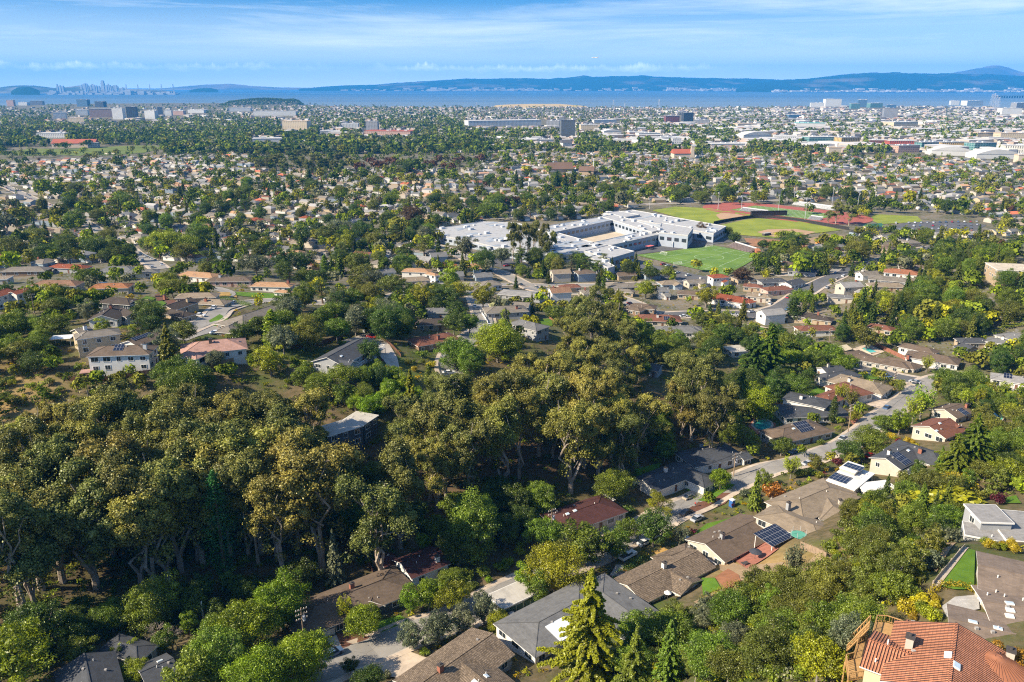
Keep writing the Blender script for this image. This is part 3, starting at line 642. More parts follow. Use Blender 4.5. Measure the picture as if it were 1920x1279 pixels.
def mk_pine(s,H=16.,W=11.):
    r=np.random.default_rng(400+s); mb=MB(); mb.tube([(0,0,-1),(.3,.1,H*.4),(0,.4,H*.85)],[.035*H,.022*H,.008*H],7); parts=[]
    for i in range(34):
        z=H*(.35+.6*r.random()); a=2*math.pi*r.random(); q=W/2*(.25+.75*r.random())*(1.15-(z/H-.35)); c=np.array([q*math.cos(a),q*math.sin(a),z]); rad=W*(.09+.06*r.random())
        parts.append(blob(c,(rad*1.3,rad*1.3,rad*.5),220,.3,r,-.5,.3)); limb(mb,(0,0,z*.85),c,.01*H,.005*H,r,3)
    addkit('pine',quads(parts),mb,H,W,BARK)
def mk_column(s,H=12.,W=3.,kind='column'):
    r=np.random.default_rng(500+s); mb=MB(); mb.tube([(0,0,-.6),(0,0,H*.9)],[.02*H,.004*H],5); parts=[]
    for i in range(34):
        t=(i+.5)/34; rr=W/2*min(1,(t*5)**.5)*(1-t**2.6)**.7; 
        for j in range(2): a=r.random()*6.28; parts.append(blob((rr*.4*math.cos(a),rr*.4*math.sin(a),H*(.05+.93*t)),(rr*.75+.1,rr*.75+.1,H*.035),60,.3,r,-.9,.2))
    addkit(kind,quads(parts),mb,H,W,BARK)
def mk_willow(s,H=9.,W=6.):
    r=np.random.default_rng(600+s); mb=MB(); parts=[]; mb.tube([(0,0,-.6),(0,0,H*.3)],[.25,.2],6)
    for i in range(60):
        a=r.random()*6.28; q=W/2*r.random()**.6; z1=H*(.55+.45*r.random()); k=46; t=np.linspace(0,1,k); x=q*(t**.6); z=H*.3+(z1-H*.3)*np.sin(t*2.1); z=np.where(t>.7,z-(t-.7)*H*.25,z)
        P=np.stack([x*math.cos(a),x*math.sin(a),z],1)+r.normal(size=(k,3))*.22; parts.append((P,norm(r.normal(size=(k,3))+[0,0,.4]),.34*(.6+.7*r.random(k)),np.clip(t*.7+.3*r.random(k),0,1))); limb(mb,(0,0,H*.25),(q*.8*math.cos(a),q*.8*math.sin(a),z1*.85),.07,.02,r,3)
    addkit('willow',quads(parts),mb,H,W,BARKG)
def mk_shrub(s,H=2.2,W=3.):
    r=np.random.default_rng(700+s); mb=MB(); parts=[]; 
    for i in range(11):
        a=r.random()*6.28; q=W*.33*math.sqrt(r.random()); c=(q*math.cos(a),q*math.sin(a),H*(.3+.35*r.random())); rad=W*(.16+.09*r.random()); parts.append(blob(c,(rad,rad,rad*.9),110,.22,r,-.7)); mb.tube([(0,0,-.4),c],[.05,.02],4,cap=False)
    addkit('shrub',quads(parts),mb,H,W,BARKG)
def mk_palm(s,H=9.):
    r=np.random.default_rng(800+s); mb=MB(); mb.tube([(0,0,-.5),(.2,0,H*.5),(.1,.1,H*.9)],[.3,.22,.2],7); parts=[]
    for j in range(26):
        a=r.random()*6.28; u=r.uniform(-.2,1.); k=40; t=np.linspace(.05,1,k); Lf=2.6; x=t*Lf*math.cos(u*.7); z=H*.9+Lf*u*.6*t-1.1*t*t*Lf*.6
        y=r.normal(size=k)*.16*(1.1-t); P=np.stack([x*math.cos(a)-y*math.sin(a),x*math.sin(a)+y*math.cos(a),z+r.normal(size=k)*.05],1); parts.append((P,norm(r.normal(size=(k,3))*.5+[0,0,1]),.34*np.ones(k),np.clip(t,0,1)))
    addkit('palm',quads(parts),mb,H,5.,BARKG)
def mk_bare(s,H=5.,W=6.):
    r=np.random.default_rng(900+s); mb=MB(); mb.tube([(0,0,-.5),(0,0,1.)],[.2,.16],6)
    def br(p,d,l,rad,n):
        q=p+d*l; limb(mb,p,q,rad,rad*.6,r,2)
        if n>0:
            for _ in range(3): br(q,norm(d+r.normal(size=3)*.5+np.array([0,0,.15])),l*.72,rad*.6,n-1)
    for _ in range(4): br(np.array([0,0,1.]),norm(r.normal(size=3)*.5+np.array([0,0,1.])),1.5,.1,3)
    addkit('bare',quads([blob((0,0,H*.7),(W*.4,W*.4,1.2),60,.25,r,-.2)]),mb,H,W,BARKP)
for i in range(7): mk_euc(i,30.,[.24,.28,.26,.21,.30,.25,.27][i])
for i in range(8): mk_broad(i,10.,[9,8.2,10.4,8.6,11,7.6,9.8,12][i],[38,26,44,30,46,24,36,50][i],sq=[1,1.1,.85,1,.8,1.15,.95,.75][i],low=[.25,.18,.3,.22,.28,.12,.2,.3][i])
for i in range(3): mk_broad(20+i,16.,[15,16,14][i],70,260,.36,'oak',.12)
for i in range(3): mk_conifer(i,20.,[8.,9.,7.][i])
for i in range(2): mk_conifer(10+i,24.,[12.5,11.][i],'redwood',.30,3.4,.36,.3)
for i in range(3): mk_pine(i)
for i in range(2): mk_column(i)
for i in range(2): mk_willow(i)
for i in range(5): mk_shrub(i,[2.2,2,2.4,1.8,2.6][i])
mk_palm(0); mk_bare(0); mk_column(7,24.,7.,'ivied')
PROTO={}
def plant_mesh(kind,i,col):
    k=(kind,i,col)
    if k not in PROTO:
        c,t,H,W,bark=KIT[kind][i]; kk=(kind,i)
        base=PROTO.get(kk)
        if base is None:
            r=np.random.default_rng(i); cm=qmesh(kind+'_crown',*c,LM[col],r); tm=t.mesh(kind+'_trunk',[bark]); base=(cm,tm); PROTO[kk]=base
        PROTO[k]=base
    return PROTO[k]
NAMES={'euc':('eucalyptus_tree','tree'),'broad':('broadleaf_tree','tree'),'oak':('oak_tree','tree'),'conifer':('conifer_tree','conifer'),'redwood':('redwood_tree','conifer'),'pine':('pine_tree','tree'),'column':('cypress_tree','cypress'),
'willow':('willow_tree','tree'),'shrub':('shrub','shrub'),'palm':('palm_tree','palm'),'bare':('bare_tree','tree'),'ivied':('ivied_tree','tree')}
CW={'dk':'dark green','md':'green','ol':'olive green','yg':'yellow-green','lm':'bright lime green','gg':'grey-green','cp':'copper brown','rd':'dark red','gold':'golden yellow','or':'orange','eu':'olive','eg':'golden olive','ivy':'ivy green'}
SW={'euc':'tall','broad':'round-crowned','oak':'broad','conifer':'pointed','redwood':'tall drooping','pine':'spreading','column':'slim','willow':'wispy','shrub':'low','palm':'','bare':'leafless','ivied':'ivy-covered'}
PLANTS=[]   # (object, kind, colour, world pos, H, label or None, priority)
PL_TODO=[]
def plant(kind,P,H,col,label=None,wf=1.,rz=None,var=None,pri=0):
    PL_TODO.append(dict(kind=kind,P=P,H=H,col=col,label=label,wf=wf,rz=random.random()*6.28 if rz is None else rz,var=random.randrange(len(KIT[kind])) if var is None else var,pri=pri))
def tree(kind,px,py,H,col,label=None,wf=1.,var=None,pri=5):
    """crown top at pixel px, py"""
    plant(kind,G(px,py,H),H,col,label,wf,None,var,pri)
# ---------------------------------------------------------------- houses
RC_={'slate':((.075,.08,.09),'shingle'),'grey':((.17,.17,.17),'shingle'),'lgrey':((.30,.29,.28),'shingle'),'brown':((.155,.115,.085),'shingle'),'dbrown':((.075,.06,.05),'shingle'),'tan':((.27,.215,.155),'shingle'),
'greytan':((.21,.185,.155),'shingle'),'shake':((.25,.19,.135),'shake'),'redbrown':((.20,.085,.055),'shingle'),'darkred':((.085,.035,.032),'shingle'),'orange':((.50,.22,.10),'tile'),'redtile':((.42,.12,.06),'tile'),'clay':((.56,.235,.13),'tile'),
'pink':((.42,.25,.20),'shingle'),'terra':((.38,.22,.14),'tile'),'orangetan':((.42,.25,.14),'shingle'),'hillbrown':((.235,.18,.14),'shingle'),'white':((.80,.78,.74),'flat'),'lflat':((.50,.47,.42),'flat'),'cream':((.6,.52,.4),'flat'),'dflat':((.10,.10,.11),'flat')}
def RM(k): return roofmat('roof_'+k,*RC_[k])
WC={'white':(.66,.64,.60),'cream':(.48,.43,.36),'beige':(.50,.40,.27),'grey':(.33,.34,.35),'dgrey':(.09,.10,.115),'brown':(.22,.15,.10),'pink':(.55,.38,.32),'blue':(.26,.32,.38),'green':(.20,.25,.18),'tan':(.40,.31,.21),'brick':(.30,.12,.08),'yellow':(.58,.49,.32)}
def WM(k): return mat('wall_'+k,WC[k],.07,.7,.8)
TRIM=mat('trim_white',(.75,.74,.70),.04,1,.6); TRIMD=mat('trim_dark',(.07,.06,.055),.05,1,.7); GL=glass(); DOORM=mat('door_paint',(.16,.08,.05),.1,2); GARM=mat('garage_white',(.68,.67,.64),.04,2)
SOLAR=None
def solarmat():
    m,nt,out=newmat('solar_cells'); uv=N(nt,'UVMap').outputs[0]; br=N(nt,'TexBrick',Scale=1.0); br.offset=0; L(nt,uv,br.inputs['Vector'])
    br.inputs['Brick Width'].default_value=1.0; br.inputs['Row Height'].default_value=1.65; br.inputs['Mortar Size'].default_value=.035
    for k,c in (('Color1',(.012,.016,.035)),('Color2',(.016,.02,.04)),('Mortar',(.35,.36,.38))): br.inputs[k].default_value=rgba(c)
    fin(nt,out,br.outputs[0],.12,.6); return m
SOLAR=solarmat()
HOUSES=[]  # (obj, px bbox, centre, radius)
FOOT=[]    # footprints (cx,cy,ax,ay,halfL,halfW)
def in_foot(x,y,mg=0.):
    for cx,cy,ax,ay,hl,hw in FOOT_NEAR(x,y):
        dx,dy=x-cx,y-cy; u=dx*ax+dy*ay; v=-dx*ay+dy*ax
        if abs(u)<hl+mg and abs(v)<hw+mg: return True
    return False
FG={}
def add_foot(c,a,hl,hw):
    t=(c.x,c.y,a.x,a.y,hl,hw); FOOT.append(t)
    r=max(hl,hw)+8
    for i in range(int((c.x-r)//20),int((c.x+r)//20)+1):
        for j in range(int((c.y-r)//20),int((c.y+r)//20)+1): FG.setdefault((i,j),[]).append(t)
def FOOT_NEAR(x,y): return FG.get((int(x//20),int(y//20)),())
RGRID={}
def road_index():
    for P,hw in ROADS:
        for i,p in enumerate(P): RGRID.setdefault((int(p.x//25),int(p.y//25)),[]).append((p.x,p.y,hw))
def on_road(x,y,mg=0.):
    i,j=int(x//25),int(y//25)
    for a in (i-1,i,i+1):
        for b in (j-1,j,j+1):
            for q in RGRID.get((a,b),()):
                if (q[0]-x)**2+(q[1]-y)**2<(q[2]+mg)**2: return True
    return False
class Wing: pass
def roof_geo(mb,w,o):
    """w: wing with c (centre xy rel), a (axis), L, W (eave size), h, rise, type. white edges in slot 1"""
    a=w.a; n=Vector((-a.y,a.x)); hl,hw=w.L/2,w.W/2; T=.16
    P=lambda u,v,z: Vector((w.c.x+a.x*u+n.x*v, w.c.y+a.y*u+n.y*v, z))
    h,r=w.h,w.rise; sl=math.hypot(hw,r)
    if w.type=='flat':
        mb.box((w.c.x,w.c.y,h+.16),(w.L,w.W,.32),1,ax=(Vector((a.x,a.y,0)),Vector((n.x,n.y,0)),Vector((0,0,1))))
        q=[P(-hl+.12,-hw+.12,h+.325),P(hl-.12,-hw+.12,h+.325),P(hl-.12,hw-.12,h+.325),P(-hl+.12,hw-.12,h+.325)]; mb.face(q,0,[(0,0),(w.L,0),(w.L,w.W),(0,w.W)]); return
    if w.type=='gable':
        for s in (-1,1):
            e0,e1,r0,r1=P(-hl,s*hw,h),P(hl,s*hw,h),P(-hl,0,h+r),P(hl,0,h+r); d=Vector((0,0,T))
            top=[e0+d,e1+d,r1+d,r0+d]; bot=[e0,e1,r1,r0]
            if s>0: top=top[::-1]; uv=[(0,sl),(w.L,sl),(w.L,0),(0,0)]
            else: uv=[(0,0),(w.L,0),(w.L,sl),(0,sl)]
            mb.face(top,0,uv); mb.face(bot if s>0 else bot[::-1],1)
            for x,y in ((e0,e1),(e1,r1),(r0,e0)):
                q=[x,y,y+d,x+d]; mb.face(q if s<0 else q[::-1],1)
        mb.box((w.c.x,w.c.y,h+r+T),(w.L,.32,.09),0,ax=(Vector((a.x,a.y,0)),Vector((n.x,n.y,0)),Vector((0,0,1))))
        return
    ins=min(hw*1.0,hl-.2)
    r0,r1=P(-hl+ins,0,h+r+T),P(hl-ins,0,h+r+T); c=[P(-hl,-hw,h+T),P(hl,-hw,h+T),P(hl,hw,h+T),P(-hl,hw,h+T)]; b=[p-Vector((0,0,T)) for p in c]; LL=w.L
    mb.face([c[0],c[1],r1,r0],0,[(0,0),(LL,0),(LL-ins,sl),(ins,sl)]); mb.face([c[2],c[3],r0,r1],0,[(0,0),(LL,0),(LL-ins,sl),(ins,sl)])
    mb.face([c[1],c[2],r1],0,[(0,0),(w.W,0),(hw,sl)]); mb.face([c[3],c[0],r0],0,[(0,0),(w.W,0),(hw,sl)])
    for i in range(4): j=(i+1)%4; mb.face([b[i],b[j],c[j],c[i]],1)
    mb.face(b[::-1],1)
    for e,rr in ((c[0],r0),(c[3],r0),(c[1],r1),(c[2],r1)): mb.tube([e,rr],.10,4,0)
    mb.tube([r0,r1],.11,4,0)
def wall_geo(mb,w,z0=-3.5):
    a=w.a; n=Vector((-a.y,a.x)); oh=.55 if w.type!='flat' else .3; hl,hw=w.L/2-oh,w.W/2-oh
    P=lambda u,v,z: Vector((w.c.x+a.x*u+n.x*v, w.c.y+a.y*u+n.y*v, z))
    h=w.h+(.12 if w.type!='flat' else 0); q=[(-hl,-hw),(hl,-hw),(hl,hw),(-hl,hw)]
    for i in range(4): u,v=q[i]; u2,v2=q[(i+1)%4]; mb.face([P(u,v,z0),P(u2,v2,z0),P(u2,v2,h),P(u,v,h)],0,[(0,0),(abs(u2-u)+abs(v2-v),0),(abs(u2-u)+abs(v2-v),h-z0),(0,h-z0)])
    if w.type=='gable':
        hh=w.h+w.rise*(hw/(w.W/2))
        mb.face([P(-hl,hw,h),P(-hl,-hw,h),P(-hl,0,w.h+w.rise-.02)],0); mb.face([P(hl,-hw,h),P(hl,hw,h),P(hl,0,w.h+w.rise-.02)],0)
    w.hl,w.hw=hl,hw
def house(spec,near=True,name='house'):
    lab,rk,wk,h,wings,ft=spec; ft=ft or {}
    sl=ft.get('slope',.36); two=h>4.6
    x1,y1,x2,y2,W=wings[0][:5]; typ=wings[0][5]
    rise=0 if typ=='flat' else W/2*sl
    g=G((x1+x2)/2,(y1+y2)/2,h+rise); base=g.copy(); base.z+=ft.get('dz',0.1)
    WS=[]
    for k,wg in enumerate(wings):
        wx1,wy1,wx2,wy2,WW,tp=wg[:6]; hh=wg[6] if len(wg)>6 else h-.13*k if k<4 else h-.1; rr=0 if tp=='flat' else WW/2*(wg[7] if len(wg)>7 else sl)
        p=onz(wx1,wy1,base.z+hh+rr); q=onz(wx2,wy2,base.z+hh+rr); ax=Vector((q.x-p.x,q.y-p.y)); Lr=ax.length; ax.normalize()
        w=Wing(); w.a=ax; w.type=tp; w.h=hh; w.rise=rr; w.W=WW+.04*k; w.L=Lr+(WW if tp=='hip' else 0)+.03*k; w.c=(p.to_2d()+q.to_2d())/2-base.to_2d(); WS.append(w)
        add_foot(w.c+base.to_2d(),ax,w.L/2,w.W/2)
    o=empty(name,base); b=MB(); r=MB()
    for w in WS: wall_geo(b,w,-4.5 if near else -3); roof_geo(r,w,o)
    b.build('wall',WM(wk),o); rm=RM(rk); trim=TRIMD if ft.get('dtrim') else TRIM; ro=r.build('roof',[rm,trim],o)
    def inside(p,me):
        for w in WS:
            if w is me: continue
            d=p-w.c; u=d.dot(w.a); v=-d.x*w.a.y+d.y*w.a.x
            if abs(u)<w.W*0+w.L/2-.2 and abs(v)<w.W/2-.2: return True
        return False
    # windows and doors
    rnd=random.Random(int(abs(base.x*7+base.y*13))); doordone=False; cnt=0
    cam2=Vector((-base.x,-base.y)).normalized()
    for w in WS:
        n=Vector((-w.a.y,w.a.x))
        for side in range(4):
            nrm=(-n,w.a,n,-w.a)[side]; ln=(w.hl if side%2==0 else w.hw)*2; dirv=w.a if side%2==0 else n; off=w.hw if side%2==0 else w.hl
            face=nrm.dot(cam2)
            if not near and face<.1: continue
            step=3.4 if near else 5.; k=max(1,int(ln/step)); 
            for lv in range(2 if w.h>4.6 else 1):
                zb=w.h-1.95-lv*2.8
                for i in range(k):
                    t=-ln/2+ln*(i+.5)/k; c=w.c+nrm*off+dirv*t
                    if inside(c+nrm*.25,w): continue
                    if near and rnd.random()<.12: continue
                    if not near and cnt>=4: continue
                    X=Vector((dirv.x,dirv.y,0)); Yv=Vector((nrm.x,nrm.y,0)); Z=Vector((0,0,1)); ax=(X,Yv,Z)
                    if lv==(1 if w.h>4.6 else 0) and not doordone and face>.2 and near and i==k//2:
                        m=MB(); m.box(Vector((c.x,c.y,zb+.15))+Yv*.03,(1.0,.10,2.1),ax=ax); d=m.build('door',DOORM,o); m=MB(); m.box(Vector((c.x,c.y,zb+.1))+Yv*.1+X*.38,(.08,.08,.2),ax=ax); m.build('handle',TRIM,d); doordone=True; continue
                    ww=rnd.choice((1.2,1.6,2.2)) if ln/k>2.6 else 1.; hh=1.25 if rnd.random()<.75 else 1.5; cnt+=1
                    m=MB(); cc=Vector((c.x,c.y,zb+hh/2+.1))
                    if near:
                        m.box(cc+Yv*.02,(ww+.22,.08,.11),ax=ax) if 0 else None
                        for dz in (-hh/2-.06,hh/2+.06): m.box(cc+Yv*.03+Z*dz,(ww+.24,.10,.12),ax=ax)
                        for dx in (-ww/2-.06,ww/2+.06,0): m.box(cc+Yv*.03+X*dx,(.12 if dx else .06,.09,hh),ax=ax)
                        fo=m.build('window',TRIM,o); m=MB(); m.box(cc+Yv*.01,(ww-.002,.04,hh-.002),ax=ax); m.build('pane',GL,fo)
                    else:
                        m.box(cc+Yv*.02,(ww+.3,.06,hh+.3),0,ax=ax); m.box(cc+Yv*.04,(ww,.06,hh),1,ax=ax); m.build('window',[TRIM,GL],o)
    # surfaces of the roof under a pixel
    def hit(px,py):
        d=Vector(ray(px,py)); O=Vector((0,0,CAMZ))-base; best=None
        for w in WS:
            a3=Vector((w.a.x,w.a.y,0)); n3=Vector((-w.a.y,w.a.x,0)); c3=Vector((w.c.x,w.c.y,0)); hl,hw=w.L/2,w.W/2
            pl=[]
            if w.type=='flat': pl=[(c3+Vector((0,0,w.h+.33)),Vector((0,0,1)),a3)]
            else:
                for s in (-1,1):
                    nn=(n3*s*w.rise+Vector((0,0,hw))).normalized(); pl.append((c3+Vector((0,0,w.h+w.rise+.16)),nn,a3))
            for p0,nn,aa in pl:
                dn=d.dot(nn)
                if dn>=0: continue
                t=(p0-O).dot(nn)/dn; P=O+d*t; q=P-c3; u=q.dot(a3); v=q.dot(n3)
                if abs(u)<=hl+.3 and abs(v)<=hw+.3 and (w.type=='flat' or abs(v)<.05 or (v>0)==(nn.dot(n3)>0)):
                    if best is None or t<best[0]: best=(t,P,nn,aa)
        if best is None:
            w=WS[0]; P=onz(px,py,base.z+w.h+w.rise*.6)-base; return P,Vector((0,0,1)),Vector((w.a.x,w.a.y,0))
        return best[1:]
    for cpx,cpy,ck in ft.get('chim',()):
        P,nn,aa=hit(cpx,cpy+6*(1 if near else .5)); m=MB(); s=1.05
        m.box(P+Vector((0,0,.35)),(s,s*.8,2.1),ax=(aa,Vector((-aa.y,aa.x,0)),Vector((0,0,1)))); ch=m.build('chimney',WM(ck),o if ro is None else ro)
        m=MB(); m.box(P+Vector((0,0,1.47)),(s+.2,s+.0,.14),ax=(aa,Vector((-aa.y,aa.x,0)),Vector((0,0,1)))); m.tube([P+Vector((0,0,1.5)),P+Vector((0,0,1.85))],.18,8); m.build('chimney_cap',TRIMD,o)
    for spx,spy in ft.get('sky',()):
        P,nn,aa=hit(spx,spy); m=MB(); m.box(P+nn*.08,(1.1,.8,.2),0,ax=(aa,nn.cross(aa),nn)); m.box(P+nn*.19,(.95,.65,.04),1,ax=(aa,nn.cross(aa),nn)); m.build('skylight',[TRIM,mat('skylight_glass',(.5,.6,.68),.05,1,.15)],o)
    for s in ft.get('solar',()):
        P,nn,aa=hit(s[0],s[1]); up=nn.cross(aa); nu,nv=s[2],s[3]
        m=MB(); m.box(P+nn*.14,(nu*1.0,nv*1.65,.06),0,ax=(aa,up,nn)); m.build('solar_array',SOLAR,o)
    if near:
        for i in range(ft.get('vents',4)):
            w=WS[rnd.randrange(len(WS))]; n=Vector((-w.a.y,w.a.x)); u=rnd.uniform(-.35,.35)*w.L; v=rnd.uniform(-.35,.35)*w.W; z=w.h+w.rise*(1-abs(v)/(w.W/2))+.16 if w.type!='flat' else w.h+.33
            p=w.c+w.a*u+n*v; m=MB(); P=Vector((p.x,p.y,z))
            if rnd.random()<.6: m.tube([P-Vector((0,0,.2)),P+Vector((0,0,.45))],.09,6); m.build('vent_pipe',TRIM,o)
            else: m.box(P+Vector((0,0,.15)),(.45,.35,.4)); m.build('roof_vent',mat('vent_grey',(.35,.33,.31),.1,1),o)
        for w in WS[:1]:
            if w.type!='flat': pass
    gx_=ft.get('garage')
    if gx_:
        w=WS[gx_[0]]; n=Vector((-w.a.y,w.a.x)); side=gx_[1]; nrm=(-n,w.a,n,-w.a)[side]; dirv=w.a if side%2==0 else n; off=w.hw if side%2==0 else w.hl
        c=w.c+nrm*off+dirv*gx_[2]; X=Vector((dirv.x,dirv.y,0)); Yv=Vector((nrm.x,nrm.y,0)); m=MB(); m.box(Vector((c.x,c.y,1.1))+Yv*.06,(4.8,.1,2.3),ax=(X,Yv,Vector((0,0,1)))); m.build('garage_door',GARM,o)
    tag(o,lab,'house' if not ft.get('cat') else ft['cat'],ft.get('group'))
    pts=[proj(base+Vector((w.c.x+sx*w.L/2*w.a.x-sy*w.W/2*w.a.y,w.c.y+sx*w.L/2*w.a.y+sy*w.W/2*w.a.x,z))) for w in WS for sx in (-1,1) for sy in (-1,1) for z in (0.8,w.h+w.rise)]
    bb=(min(p[0] for p in pts),min(p[1] for p in pts),max(p[0] for p in pts),max(p[1] for p in pts)); HOUSES.append((bb,base.length if 0 else math.hypot(base.x,base.y)))
    return o,base,WS,hit
